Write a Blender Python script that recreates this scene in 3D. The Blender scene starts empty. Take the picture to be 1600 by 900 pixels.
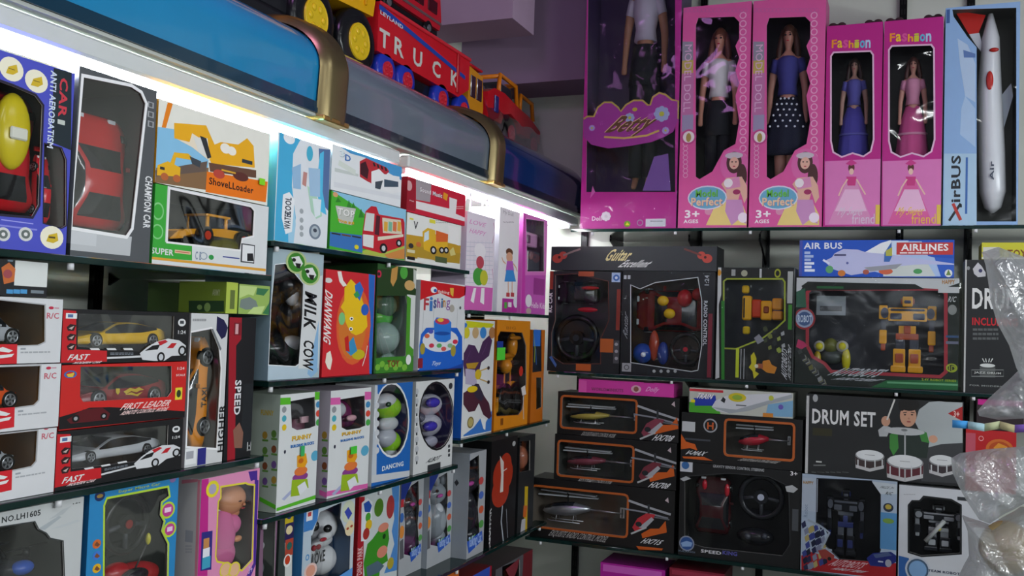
import bpy, math, random
from mathutils import Vector, Matrix, noise, geometry
random.seed(7)
SC = bpy.context.scene
COL = SC.collection

# ------------------------------------------------------------------ camera, world, lamps, exposure
FPX = 1477.93
ROT = Matrix(((0.92308591, -0.0150814, 0.384298), (0.38318768, -0.04930265, -0.92235376), (0.0328573, 0.99867002, -0.03973157)))
CAM = Vector((0, 0, 1.6))
cd = bpy.data.cameras.new('camera'); cam = bpy.data.objects.new('camera', cd); COL.objects.link(cam)
cam.matrix_world = Matrix.Translation(CAM) @ ROT.to_4x4()
cd.sensor_width = 36; cd.lens = 36 * FPX / 1600; cd.clip_start = .02
SC.camera = cam
SC.view_settings.view_transform = 'Standard'; SC.view_settings.look = 'None'
SC.view_settings.gamma = 1; SC.view_settings.use_curve_mapping = False
SC.view_settings.exposure = 0.0
w = bpy.data.worlds.new('world'); SC.world = w; w.use_nodes = True
w.node_tree.nodes['Background'].inputs[0].default_value = (.55, .65, .8, 1)
w.node_tree.nodes['Background'].inputs[1].default_value = .10
def area(name, loc, rot, sx, sy, power, col=(1, 1, 1)):
    l = bpy.data.lights.new(name, 'AREA'); l.shape = 'RECTANGLE'; l.size = sx; l.size_y = sy; l.energy = power * 2.6; l.color = col
    o = bpy.data.objects.new(name, l); COL.objects.link(o); o.location = loc; o.rotation_euler = rot
    return o
# fluorescent ceiling fittings of the shop, behind and above the viewer
area('ceiling_fluorescent', (.9, 1.3, 2.92), (0, 0, 0), .06, 1.2, 3.5, (.93, .97, 1))
area('ceiling_fluorescent', (.2, -.6, 2.92), (0, 0, .3), .06, 1.2, 4, (.95, .98, 1))
area('ceiling_fluorescent', (1.4, -.4, 2.92), (0, 0, 1.2), .06, 1.2, 4, (.95, .98, 1))
# unseen strip light added on the right to brighten back wall and shelves
area('opposite_fill', (1.95, .9, 1.98), (0, math.radians(80), 0), .08, 2.6, 19, (.93, .98, 1))
area('rear_fill', (.6, -2.3, 2.05), (math.radians(-92), 0, 0), 2.8, .06, 19, (.95, .98, 1))  # added behind the viewer for bright streaks on the film, plus fill
area('purple_lamp', (-.95, 1.0, 2.9), (math.radians(35), 0, 0),     .3, .3, 1.1, (.85, .35, 1))

# ------------------------------------------------------------------ materials
def lin(h):
    h = h.lstrip('#'); v = [int(h[i:i + 2], 16) / 255 for i in (0, 2, 4)]
    return [(c / 12.92 if c <= .04045 else ((c + .055) / 1.055) ** 2.4) for c in v]
MC = {}
def M(key):
    """'#rrggbb' printed card / '#rrggbb p' glossy plastic / '#rrggbb m' metal / '#rrggbb w' plaster / named specials"""
    if key in MC: return MC[key]
    m = bpy.data.materials.new(key.replace('#', 'colour_')); m.use_nodes = True
    nt = m.node_tree; N = nt.nodes; L = nt.links; bs = N['Principled BSDF']; out = N['Material Output']
    if key in ('film', 'wrap', 'film_left'):
        N.remove(bs)
        tc = N.new('ShaderNodeTexCoord'); nz = N.new('ShaderNodeTexNoise'); bp = N.new('ShaderNodeBump')
        nz.inputs['Scale'].default_value = {'film': 7, 'wrap': 9, 'film_left': 4}[key]; nz.inputs['Detail'].default_value = 1.0
        nz.inputs['Distortion'].default_value = 1.2
        bp.inputs['Strength'].default_value = .8 if key == 'wrap' else .45 if key == 'film' else .3; bp.inputs['Distance'].default_value = .02 if key == 'wrap' else .012
        gl = N.new('ShaderNodeBsdfGlossy'); gl.inputs['Roughness'].default_value = .04
        tr = N.new('ShaderNodeBsdfTransparent'); tr.inputs[0].default_value = (.93, .94, .95, 1)
        fr = N.new('ShaderNodeFresnel'); fr.inputs['IOR'].default_value = 1.5
        mx = N.new('ShaderNodeMixShader')
        ma = N.new('ShaderNodeMath'); ma.operation = 'MULTIPLY_ADD'; ma.inputs[1].default_value = {'film': .6, 'wrap': .24, 'film_left': .2}[key]; ma.inputs[2].default_value = .0
        L.new(tc.outputs['Object'], nz.inputs['Vector']); L.new(nz.outputs[0], bp.inputs['Height']); L.new(bp.outputs[0], gl.inputs['Normal'])
        L.new(fr.outputs[0], ma.inputs[0]); L.new(ma.outputs[0], mx.inputs[0]); L.new(tr.outputs[0], mx.inputs[1]); L.new(gl.outputs[0], mx.inputs[2])
        L.new(mx.outputs[0], out.inputs[0])
    elif key == 'bag':
        N.remove(bs)
        tr = N.new('ShaderNodeBsdfTransparent'); tr.inputs[0].default_value = (.93, .94, .94, 1)
        tl = N.new('ShaderNodeBsdfTranslucent'); tl.inputs[0].default_value = (.62, .65, .66, 1)
        df = N.new('ShaderNodeBsdfDiffuse'); df.inputs[0].default_value = (.62, .65, .66, 1)
        gl = N.new('ShaderNodeBsdfGlossy'); gl.inputs['Roughness'].default_value = .16
        tc = N.new('ShaderNodeTexCoord'); nz = N.new('ShaderNodeTexNoise'); nz.inputs['Scale'].default_value = 9; nz.inputs['Detail'].default_value = 3
        nz.inputs['Distortion'].default_value = 3
        bp = N.new('ShaderNodeBump'); bp.inputs['Distance'].default_value = .02; bp.inputs['Strength'].default_value = .8
        L.new(tc.outputs['Object'], nz.inputs['Vector']); L.new(nz.outputs[0], bp.inputs['Height'])
        for s in (tl, df, gl): L.new(bp.outputs[0], s.inputs['Normal'])
        a = N.new('ShaderNodeMixShader'); a.inputs[0].default_value = .5; b2 = N.new('ShaderNodeMixShader'); b2.inputs[0].default_value = .45
        c = N.new('ShaderNodeMixShader'); c.inputs[0].default_value = .13
        L.new(tl.outputs[0], a.inputs[1]); L.new(df.outputs[0], a.inputs[2]); L.new(tr.outputs[0], b2.inputs[1]); L.new(a.outputs[0], b2.inputs[2])
        L.new(b2.outputs[0], c.inputs[1]); L.new(gl.outputs[0], c.inputs[2]); L.new(c.outputs[0], out.inputs[0])
    elif key == 'glass_green':
        N.remove(bs)
        tr = N.new('ShaderNodeBsdfTransparent'); tr.inputs[0].default_value = (.25, .42, .38, 1)
        df = N.new('ShaderNodeBsdfDiffuse'); df.inputs[0].default_value = (.006, .035, .03, 1)
        gl = N.new('ShaderNodeBsdfGlossy'); gl.inputs['Roughness'].default_value = .05
        a = N.new('ShaderNodeMixShader'); a.inputs[0].default_value = .6; c = N.new('ShaderNodeMixShader'); fr = N.new('ShaderNodeFresnel')
        L.new(tr.outputs[0], a.inputs[1]); L.new(df.outputs[0], a.inputs[2]); L.new(fr.outputs[0], c.inputs[0])
        L.new(a.outputs[0], c.inputs[1]); L.new(gl.outputs[0], c.inputs[2]); L.new(c.outputs[0], out.inputs[0])
    elif key == 'tube':
        bs.inputs['Emission Color'].default_value = (.93, .98, 1, 1); bs.inputs['Emission Strength'].default_value = TUBE
    else:
        p = key.split(); c = lin(p[0]); k = p[1] if len(p) > 1 else 'c'
        tc = N.new('ShaderNodeTexCoord'); nz = N.new('ShaderNodeTexNoise'); nz.inputs['Scale'].default_value = {'w': 5, 'g': 7}.get(k, 30)
        mx = N.new('ShaderNodeMix'); mx.data_type = 'RGBA'
        v = .12 if k in 'wg' else .04
        mx.inputs[6].default_value = (*[x * (1 - v) for x in c], 1); mx.inputs[7].default_value = (*[min(1, x * (1 + v)) for x in c], 1)
        L.new(tc.outputs['Object'], nz.inputs['Vector']); L.new(nz.outputs[0], mx.inputs[0]); L.new(mx.outputs[2], bs.inputs['Base Color'])
        bs.inputs['Roughness'].default_value = {'c': .42, 'p': .22, 'm': .3, 'w': .8, 'g': .14, 'f': .9}[k]
        if k == 'm': bs.inputs['Metallic'].default_value = .85
        if k == 'g': bs.inputs['Coat Weight'].default_value = .5
        if k in 'cp': bs.inputs['Specular IOR Level'].default_value = .4
    MC[key] = m
    return m
TUBE = 52

# ------------------------------------------------------------------ mesh collector
class MB:
    def __init__(s): s.v = []; s.f = []; s.m = []; s.sm = []; s.mats = []
    def mi(s, k):
        if k not in s.mats: s.mats.append(k)
        return s.mats.index(k)
    def add(s, vs, fs, mat, smooth=False, X=None):
        o = len(s.v)
        s.v += [tuple(X @ Vector(v)) if X is not None else tuple(v) for v in vs]
        i = s.mi(mat)
        for f in fs: s.f.append([o + k for k in f]); s.m.append(i); s.sm.append(smooth)
        return s
    def box(s, lo, hi, mat, X=None, bev=0):
        x0, y0, z0 = lo; x1, y1, z1 = hi
        b = min(bev, (x1 - x0) * .45, (y1 - y0) * .45, (z1 - z0) * .45)
        if b <= 0:
            vs = [(x, y, z) for x in (x0, x1) for y in (y0, y1) for z in (z0, z1)]
            return s.add(vs, [(0, 1, 3, 2), (4, 6, 7, 5), (0, 4, 5, 1), (2, 3, 7, 6), (0, 2, 6, 4), (1, 5, 7, 3)], mat, False, X)
        vs = []; idx = {}
        for ix, x in enumerate((x0, x1)):
            for iy, y in enumerate((y0, y1)):
                for iz, z in enumerate((z0, z1)):
                    sx, sy, sz = (1 if ix == 0 else -1), (1 if iy == 0 else -1), (1 if iz == 0 else -1)
                    idx[ix, iy, iz, 'x'] = len(vs); vs.append((x, y + sy * b, z + sz * b))
                    idx[ix, iy, iz, 'y'] = len(vs); vs.append((x + sx * b, y, z + sz * b))
                    idx[ix, iy, iz, 'z'] = len(vs); vs.append((x + sx * b, y + sy * b, z))
        fs = []
        for i in (0, 1):
            for ax, o in (('x', lambda a, c: (i, a, c)), ('y', lambda a, c: (a, i, c)), ('z', lambda a, c: (a, c, i))):
                fs.append([idx[(*o(a, c), ax)] for a, c in ((0, 0), (1, 0), (1, 1), (0, 1))])
        for a in (0, 1):
            for c in (0, 1):
                fs.append([idx[0, a, c, 'y'], idx[0, a, c, 'z'], idx[1, a, c, 'z'], idx[1, a, c, 'y']])
                fs.append([idx[a, 0, c, 'x'], idx[a, 0, c, 'z'], idx[a, 1, c, 'z'], idx[a, 1, c, 'x']])
                fs.append([idx[a, c, 0, 'x'], idx[a, c, 0, 'y'], idx[a, c, 1, 'y'], idx[a, c, 1, 'x']])
                for e in (0, 1): fs.append([idx[a, c, e, 'x'], idx[a, c, e, 'y'], idx[a, c, e, 'z']])
        return s.add(vs, fs, mat, False, X)
    def loft(s, rings, mat, smooth=True, cap=True, closed=True, X=None):
        n = len(rings[0]); vs = [p for r in rings for p in r]; fs = []
        for i in range(len(rings) - 1):
            for j in range(n if closed else n - 1):
                k = (j + 1) % n
                fs.append((i * n + j, i * n + k, (i + 1) * n + k, (i + 1) * n + j))
        if cap: fs.append(tuple(range(n))[::-1]); fs.append(tuple((len(rings) - 1) * n + j for j in range(n)))
        return s.add(vs, fs, mat, smooth, X)
    def cyl(s, a, b, r, mat, n=16, r2=None, smooth=True, X=None):
        a = Vector(a); b = Vector(b); r2 = r if r2 is None else r2
        q = (b - a).to_track_quat('Z', 'Y')
        rg = [[p + q @ Vector((rr * math.cos(t * 2 * math.pi / n), rr * math.sin(t * 2 * math.pi / n), 0)) for t in range(n)] for p, rr in ((a, r), (b, r2))]
        o = len(s.f); s.loft(rg, mat, smooth, True, True, X); s.sm[-1] = s.sm[-2] = False
        return s
    def tube(s, pts, r, mat, n=8, X=None, closed=False):
        P = [Vector(p) for p in pts]; rg = []; u = None
        for i, p in enumerate(P):
            d = (P[(i + 1) % len(P)] - P[i - 1]) if closed else (P[min(i + 1, len(P) - 1)] - P[max(i - 1, 0)])
            d = d.normalized() if d.length > 1e-9 else Vector((0, 0, 1)); rr = r[i] if isinstance(r, (list, tuple)) else r
            if u is None: u = d.orthogonal()
            u = u - d * u.dot(d); u = u.normalized() if u.length > 1e-6 else d.orthogonal().normalized(); v = d.cross(u)
            rg.append([p + rr * (u * math.cos(t * 2 * math.pi / n) + v * math.sin(t * 2 * math.pi / n)) for t in range(n)])
        if closed: rg.append(rg[0])
        return s.loft(rg, mat, True, not closed, True, X)
    def ell(s, c, r, mat, n=14, m=9, X=None):
        if not hasattr(r, '__len__'): r = (r, r, r)
        rg = []
        for i in range(m + 1):
            a = -math.pi / 2 + math.pi * i / m; a = max(min(a, 1.5), -1.5)
            rg.append([(c[0] + r[0] * math.cos(a) * math.cos(t * 2 * math.pi / n), c[1] + r[1] * math.cos(a) * math.sin(t * 2 * math.pi / n), c[2] + r[2] * math.sin(a)) for t in range(n)])
        return s.loft(rg, mat, True, True, True, X)
    def torus(s, c, ax, R, r, mat, n=28, X=None):
        q = Vector(ax).to_track_quat('Z', 'Y'); c = Vector(c)
        return s.tube([c + q @ Vector((R * math.cos(2 * math.pi * i / n), R * math.sin(2 * math.pi * i / n), 0)) for i in range(n)], r, mat, 8, X, True)
    def prism(s, poly, y0, y1, mat, X=None, plane='xz'):
        """polygon in x,z extruded along y"""
        mp = {'xz': lambda a, b, c: (a, c, b), 'xy': lambda a, b, c: (a, b, c), 'yz': lambda a, b, c: (c, a, b)}[plane]
        n = len(poly); vs = [mp(a, b, y0) for a, b in poly] + [mp(a, b, y1) for a, b in poly]
        tr = geometry.tessellate_polygon([[Vector((a, b, 0)) for a, b in poly]])
        fs = [tuple(t) for t in tr] + [tuple(k + n for k in t) for t in tr] + [(i, (i + 1) % n, (i + 1) % n + n, i + n) for i in range(n)]
        return s.add(vs, fs, mat, False, X)
    def lathe(s, prof, mat, n=20, X=None, sy=1):
        return s.loft([[(r * math.cos(t * 2 * math.pi / n), sy * r * math.sin(t * 2 * math.pi / n), z) for t in range(n)] for r, z in prof], mat, True, True, True, X)
    def build(s, name, parent=None, mw=None):
        me = bpy.data.meshes.new(name); me.from_pydata(s.v, [], s.f)
        for k in s.mats: me.materials.append(M(k))
        me.polygons.foreach_set('material_index', s.m); me.polygons.foreach_set('use_smooth', s.sm)
        me.update()
        o = bpy.data.objects.new(name, me); COL.objects.link(o)
        if parent is not None: o.parent = parent
        if mw is not None: o.matrix_world = mw
        return o
def tag(o, label, cat, group=None):
    o['label'] = label; o['category'] = cat
    if group: o['group'] = group
    return o
def struct(name, mb): o = mb.build(name); o['kind'] = 'structure'; return o

# ------------------------------------------------------------------ text outlines
TC = {}
def glyphs(t, bold=0):
    bold = min(bold, .026)
    if (t, bold) in TC: return TC[t, bold]
    cu = bpy.data.curves.new('lettering', 'FONT'); cu.body = t; cu.resolution_u = 2; cu.offset = bold; cu.space_character = 1.0 + bold * 3
    ob = bpy.data.objects.new('lettering', cu); COL.objects.link(ob)
    me = bpy.data.meshes.new_from_object(ob.evaluated_get(bpy.context.evaluated_depsgraph_get()))
    vs = [(v.co.x, v.co.y) for v in me.vertices]; fs = [tuple(p.vertices) for p in me.polygons]
    bpy.data.objects.remove(ob); bpy.data.meshes.remove(me); bpy.data.curves.remove(cu)
    xs = [v[0] for v in vs]; ys = [v[1] for v in vs]; x0, x1, y0, y1 = min(xs), max(xs), min(ys), max(ys)
    r = ([((x - x0) / (x1 - x0), (y - y0) / max(y1 - y0, 1e-6)) for x, y in vs], fs)
    TC[t, bold] = r
    return r

# ------------------------------------------------------------------ rays through the photograph
def ray(px, py):
    return (ROT @ Vector(((px - 800) / FPX, -(py - 450) / FPX, -1))).normalized()
def onX(px, py, X): d = ray(px, py); return CAM + d * ((X - CAM.x) / d.x)
def onY(px, py, Y): d = ray(px, py); return CAM + d * ((Y - CAM.y) / d.y)
def onZ(px, py, Z): d = ray(px, py); return CAM + d * ((Z - CAM.z) / d.z)
LX, BY = -1.05, 2.8          # front planes of the goods on the two walls

SHELVES = []
# ------------------------------------------------------------------ boxes
class Box:
    """a carton standing on a shelf: local x to the right, y into the wall, z up, origin at the base centre"""
    def __init__(s, name, label, wall, l, r, t, z0, d, off=0, front='#888888', side=None, inn='#222222', after=None, group=None, cat='toy box', yaw=0, under=None, ev=0):
        s.name, s.label, s.wall, s.d, s.front, s.side, s.inn, s.cat, s.group = name, label, wall, d, front, side or front, inn, cat, group
        s.fd = 'film_left' if wall == 'L' else 'film'
        if wall == 'L':
            pl = LX - off; P = lambda q: onX(q[0], q[1], pl); u = lambda q: P(q).y; rz = math.pi / 2
        else:
            pl = BY + off; P = lambda q: onY(q[0], q[1], pl); u = lambda q: P(q).x; rz = 0
        u0, u1 = u(l), u(r); 
        if after is not None: u0 = max(u0, after.u1 + .0015)
        if under is not None: z0 = under.z1 + .001
        s.u0, s.u1, s.z0, s.z1 = u0, u1, z0 + .0005, P(t).z
        for (w_, a_, c_, t_) in SHELVES:
            if w_ == wall and a_ + .03 < u1 and c_ - .03 > u0 and z0 + .04 < t_: s.z1 = min(s.z1, t_ - .0125)
        s.w, s.h = u1 - u0, s.z1 - s.z0
        uc = (u0 + u1) / 2
        loc = Vector((pl - d / 2, uc, s.z0)) if wall == 'L' else Vector((uc, pl + d / 2, s.z0))
        s.mw = Matrix.Translation(loc) @ Matrix.Rotation(rz + yaw, 4, 'Z')
        s.inv = s.mw.inverted()
        s.cl = s.inv @ CAM
        s.art = MB(); s.art_n = 0; s.holes = []; s.face = 'f'; s.kids = []; s.fm = 'film'
    tf = None
    def hit(s, px, py, ax, val):
        if s.tf: px, py = s.tf(px, py)
        dr = s.inv.to_3x3() @ ray(px, py)
        return s.cl + dr * ((val - s.cl[ax]) / dr[ax])
    def F(s, px, py, dep=0):
        p = s.hit(px, py, 1, -s.d / 2 + dep); return p.x, p.z
    def uv(s, px, py):
        if s.face == 'f': p = s.hit(px, py, 1, -s.d / 2); return p.x, p.z
        if s.face == 'l': p = s.hit(px, py, 0, -s.w / 2); return -p.y, p.z
        if s.face == 'r': p = s.hit(px, py, 0, s.w / 2); return p.y, p.z
        if s.face == 't': p = s.hit(px, py, 2, s.h); return p.x, p.y
    def P3(s, a, b, e):
        e = e * .25 + (s.art_n * 2e-6 if e else 0)
        return {'f': (a, -s.d / 2 - e, b), 'l': (-s.w / 2 - e, -a, b), 'r': (s.w / 2 + e, a, b), 't': (a, b, s.h + e)}[s.face]
    def lim(s, a, b):
        if s.face == 'f': A, B0, B1 = s.w / 2, 0, s.h
        elif s.face in 'lr': A, B0, B1 = s.d / 2, 0, s.h
        else: A, B0, B1 = s.w / 2, -s.d / 2, s.d / 2
        return max(-A, min(A, a)), max(B0, min(B1, b))
    def poly2(s, q, col, l):
        s.art_n += 1
        q = [s.lim(*p) for p in q]
        tr = geometry.tessellate_polygon([[Vector((a, b, 0)) for a, b in q]])
        s.art.add([s.P3(a, b, .0003 * l) for a, b in q], tr, col)
    def Q(s, pts, col, l=1): s.poly2([s.uv(*p) for p in pts], col, l); return s
    def R(s, x0, y0, x1, y1, col, l=1):
        a, b = s.uv(x0, y0); c, d = s.uv(x1, y1); s.poly2([(a, b), (c, b), (c, d), (a, d)], col, l); return s
    def C(s, x, y, rx, col, l=2, ry=None, n=20, a0=0):
        a, b = s.uv(x, y); c, _ = s.uv(x + rx, y); _, d = s.uv(x, y + (ry or rx)); ra, rb = abs(c - a), abs(d - b)
        s.poly2([(a + ra * math.cos(a0 + i * 2 * math.pi / n), b + rb * math.sin(a0 + i * 2 * math.pi / n)) for i in range(n)], col, l); return s
    def ring(s, x, y, rx, col, l=2, th=.25, ry=None):
        s.art_n += 1
        a, b = s.uv(x, y); c, _ = s.uv(x + rx, y); _, d = s.uv(x, y + (ry or rx)); ra, rb = abs(c - a), abs(d - b); n = 24
        o = [(a + ra * math.cos(i * 2 * math.pi / n), b + rb * math.sin(i * 2 * math.pi / n)) for i in range(n)]
        q = [(a + (p - a) * (1 - th), b + (r - b) * (1 - th)) for p, r in o]
        s.art.add([s.P3(*s.lim(*p), .0003 * l) for p in o + q], [(i, (i + 1) % n, (i + 1) % n + n, i + n) for i in range(n)], col); return s
    def S(s, pts, wpx, col, l=2, closed=False):
        """a stroke: polyline of width wpx"""
        s.art_n += 1
        q = [Vector(s.uv(*p)) for p in pts]; wd = (s.cl - Vector(s.P3(q[0].x, q[0].y, 0))).length / FPX * wpx / 2
        n = len(q); L_, R_ = [], []
        for i in range(n):
            pa = q[i - 1] if (i or closed) else q[i]; pb = q[(i + 1) % n] if (i < n - 1 or closed) else q[i]
            d = (pb - pa); d = d.normalized() if d.length > 1e-9 else Vector((1, 0)); nn = Vector((-d.y, d.x)) * wd
            L_.append(q[i] + nn); R_.append(q[i] - nn)
        m = n if closed else n - 1
        s.art.add([s.P3(*s.lim(*p), .0003 * l) for p in L_ + R_], [(i, (i + 1) % n, (i + 1) % n + n, i + n) for i in range(m)], col)
        return s
    def T(s, t, x0, y0, x1, y1, col, l=4, rot=0, bold=.02, slant=0, sh=None, wave=0):
        xm, ym = (x0 + x1) / 2, (y0 + y1) / 2
        a, za = s.uv(x0, ym); c, zc = s.uv(x1, ym); b = s.uv(xm, y0)[1]; d = s.uv(xm, y1)[1]; vs, fs = glyphs(t, bold)
        if s.face != 't' and x1 - x0 > y1 - y0:
            raw = b - d; hh = max(raw - abs(za - zc), raw * .5); mz = (b + d) / 2; b, d = mz + hh / 2, mz - hh / 2
        if sh: s.T(t, x0 + sh[1], y0 + sh[2], x1 + sh[1], y1 + sh[2], sh[0], l - 1, rot, bold + .015, slant, None, wave)
        out = []; s.art_n += 1
        for u, v in vs:
            if slant: u = (u + slant * (v - .5) + abs(slant) / 2) / (1 + abs(slant))
            if wave: v = v + wave * math.sin(u * math.pi)
            if rot == 0: p = (a + (c - a) * u, d + (b - d) * v)
            elif rot == 90: p = (c - (c - a) * v, d + (b - d) * u)   # reads upwards
            else: p = (a + (c - a) * v, b - (b - d) * u)              # reads downwards
            out.append(s.P3(*s.lim(*p), .0003 * l))
        s.art.add(out, fs, col); return s
    def lines(s, x0, y0, x1, y1, n, col, l=2, fill=.55, jag=.35):
        """rows of tiny print"""
        for i in range(n):
            ya = y0 + (y1 - y0) * i / n; yb = ya + (y1 - y0) / n * fill; x = x0
            while x < x1 - 1:
                wd = random.uniform(.08, .22) * (x1 - x0); e = min(x + wd, x1 * (1 - 0) - 0 if random.random() > jag else x1)
                e = min(e, x1); s.R(x, ya, e, yb, col, l); x = e + (x1 - x0) * .03
        return s
    def W(s, pts, trim=None, tw=2, film='film'):
        """window: polygon (or x0,y0,x1,y1) cut in the front"""
        if len(pts) == 4 and not hasattr(pts[0], '__len__'):
            a, b = s.uv(pts[0], pts[1]); c, d = s.uv(pts[2], pts[3])
            r = min(abs(c - a), abs(b - d)) * .07; q = []
            for cx, cy, a0 in ((a + r, b - r, 90), (c - r, b - r, 0), (c - r, d + r, -90), (a + r, d + r, 180)):
                st = [a0 + 90, a0 + 45, a0] if True else []
                q += [(cx + r * math.cos(math.radians(k)), cy + r * math.sin(math.radians(k))) for k in st]
        else: q = [s.uv(*p) for p in pts]
        e = .0015
        q = [(max(-s.w / 2 + e, min(s.w / 2 - e, a)), max(e, min(s.h - e, b))) for a, b in q]
        s.holes.append(q); s.fm = s.fd
        if trim:
            s.art_n += 1
            u = s.uv(800, 450); wd = (Vector(s.uv(800 + tw, 450)) - Vector(u)).length if s.wall == 'B' else tw * .0016
            n = len(q); ar = sum(q[i][0] * q[(i + 1) % n][1] - q[(i + 1) % n][0] * q[i][1] for i in range(n)); sg = -1 if ar > 0 else 1; out = []
            for i in range(n):
                p0, p1, p2 = Vector(q[i - 1]), Vector(q[i]), Vector(q[(i + 1) % n]); d1 = (p1 - p0).normalized(); d2 = (p2 - p1).normalized()
                n1 = Vector((-d1.y, d1.x)) * sg; n2 = Vector((-d2.y, d2.x)) * sg; mm = n1 + n2
                mm = mm / max(mm.length_squared, .5) * 2
                p = p1 + mm * wd; out.append((p.x, p.y))
            s.art.add([s.P3(*s.lim(*p), .0006) for p in q + out], [(i, (i + 1) % n, (i + 1) % n + n, i + n) for i in range(n)], trim)
        return s
    def done(s, wrap=False, back=None):
        w, d, h = s.w / 2, s.d / 2, s.h; b = MB(); e = .0012
        sd = s.side; fr = s.front
        if s.holes:
            op = [Vector((-w, 0, 0)), Vector((w, 0, 0)), Vector((w, h, 0)), Vector((-w, h, 0))]
            hs = [[Vector((p[0], p[1], 0)) for p in q] for q in s.holes]
            tr = geometry.tessellate_polygon([op] + hs); al = op + [p for q in hs for p in q]
            b.add([(p.x, -d, p.y) for p in al], tr, fr); b.add([(p.x, -d + e, p.y) for p in al], tr, '#8a8478')
            for q in hs:
                n = len(q); b.add([(p.x, -d, p.y) for p in q] + [(p.x, -d + e, p.y) for p in q], [(i, (i + 1) % n, (i + 1) % n + n, i + n) for i in range(n)], '#c8c4bc')
            i = e * 2
            b.add([(-w + i, -d + e, i), (w - i, -d + e, i), (w - i, -d + e, h - i), (-w + i, -d + e, h - i), (-w + i, d - i, i), (w - i, d - i, i), (w - i, d - i, h - i), (-w + i, d - i, h - i)],
                  [(4, 5, 6, 7), (0, 1, 5, 4), (3, 7, 6, 2), (0, 4, 7, 3), (1, 2, 6, 5)], s.inn)
        else: b.add([(-w, -d, 0), (w, -d, 0), (w, -d, h), (-w, -d, h)], [(0, 1, 2, 3)], fr)
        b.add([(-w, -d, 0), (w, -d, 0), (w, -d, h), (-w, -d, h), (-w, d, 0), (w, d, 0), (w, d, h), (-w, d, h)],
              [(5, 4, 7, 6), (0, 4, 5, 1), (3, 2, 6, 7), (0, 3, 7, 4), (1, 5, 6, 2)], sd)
        a = s.art; off = 0
        for k in range(len(a.f)): b.f.append([i + len(b.v) for i in a.f[k]]); b.m.append(b.mi(a.mats[a.m[k]])); b.sm.append(False)
        b.v += a.v
        o = b.build(s.name); o.matrix_world = s.mw; tag(o, s.label, s.cat, s.group); s.ob = o
        for q in s.kids: s.sticker(*q)
        if s.holes:
            fb = MB()
            for q in s.holes:
                xs = [p[0] for p in q]; zs = [p[1] for p in q]; y = -d + .0022
                fb.add([(p[0], y, p[1]) for p in q], geometry.tessellate_polygon([[Vector((p[0], p[1], 0)) for p in q]]), s.fm)
            fb.build('window_film', o)
        if wrap and s.wall == 'B':
            wb = MB(); nx, nz = 18, 18; g = .004
            for face in ('f',):
                vs = [(-w - g + 2 * (w + g) * i / nx, -d - g - .004 * noise.noise(Vector((i * .7, j * .7, s.u0 * 9))), (h + g) * j / nz) for j in range(nz + 1) for i in range(nx + 1)]
                wb.add(vs, [(j * (nx + 1) + i, j * (nx + 1) + i + 1, (j + 1) * (nx + 1) + i + 1, (j + 1) * (nx + 1) + i) for j in range(nz) for i in range(nx)], 'wrap', True)
            wb.build('plastic_wrap', o)
        return s
    def sticker(s, x0, y0, x1, y1, col, label=None, name='price_sticker'):
        if not hasattr(s, 'ob'): s.kids.append((x0, y0, x1, y1, col, label, name)); return
        a, b = s.F(x0, y0); c, d = s.F(x1, y1); m = MB(); y = -s.d / 2 - .0035
        m.box((min(a, c), y - .0006, min(b, d)), (max(a, c), y, max(b, d)), col)
        o = m.build(name, s.ob)
        if label: o['label'] = label
        return o
    def keep(s, x, z, a, e, i=.004):
        a = min(a, s.w / 2 - i); e = min(e, s.h / 2 - i)
        return max(-s.w / 2 + i + a, min(s.w / 2 - i - a, x)), max(i + e, min(s.h - i - e, z))
    # rectangle of the photo, taken at a depth inside the box
    def at(s, x0, y0, x1, y1, dep):
        a, b = s.F(x0, y0, dep); c, d = s.F(x1, y1, dep); i = .006
        a, c = max(a, -s.w / 2 + i), min(c, s.w / 2 - i); d, b = max(d, i), min(b, s.h - i)
        return a, d, c, b, -s.d / 2 + dep

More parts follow.
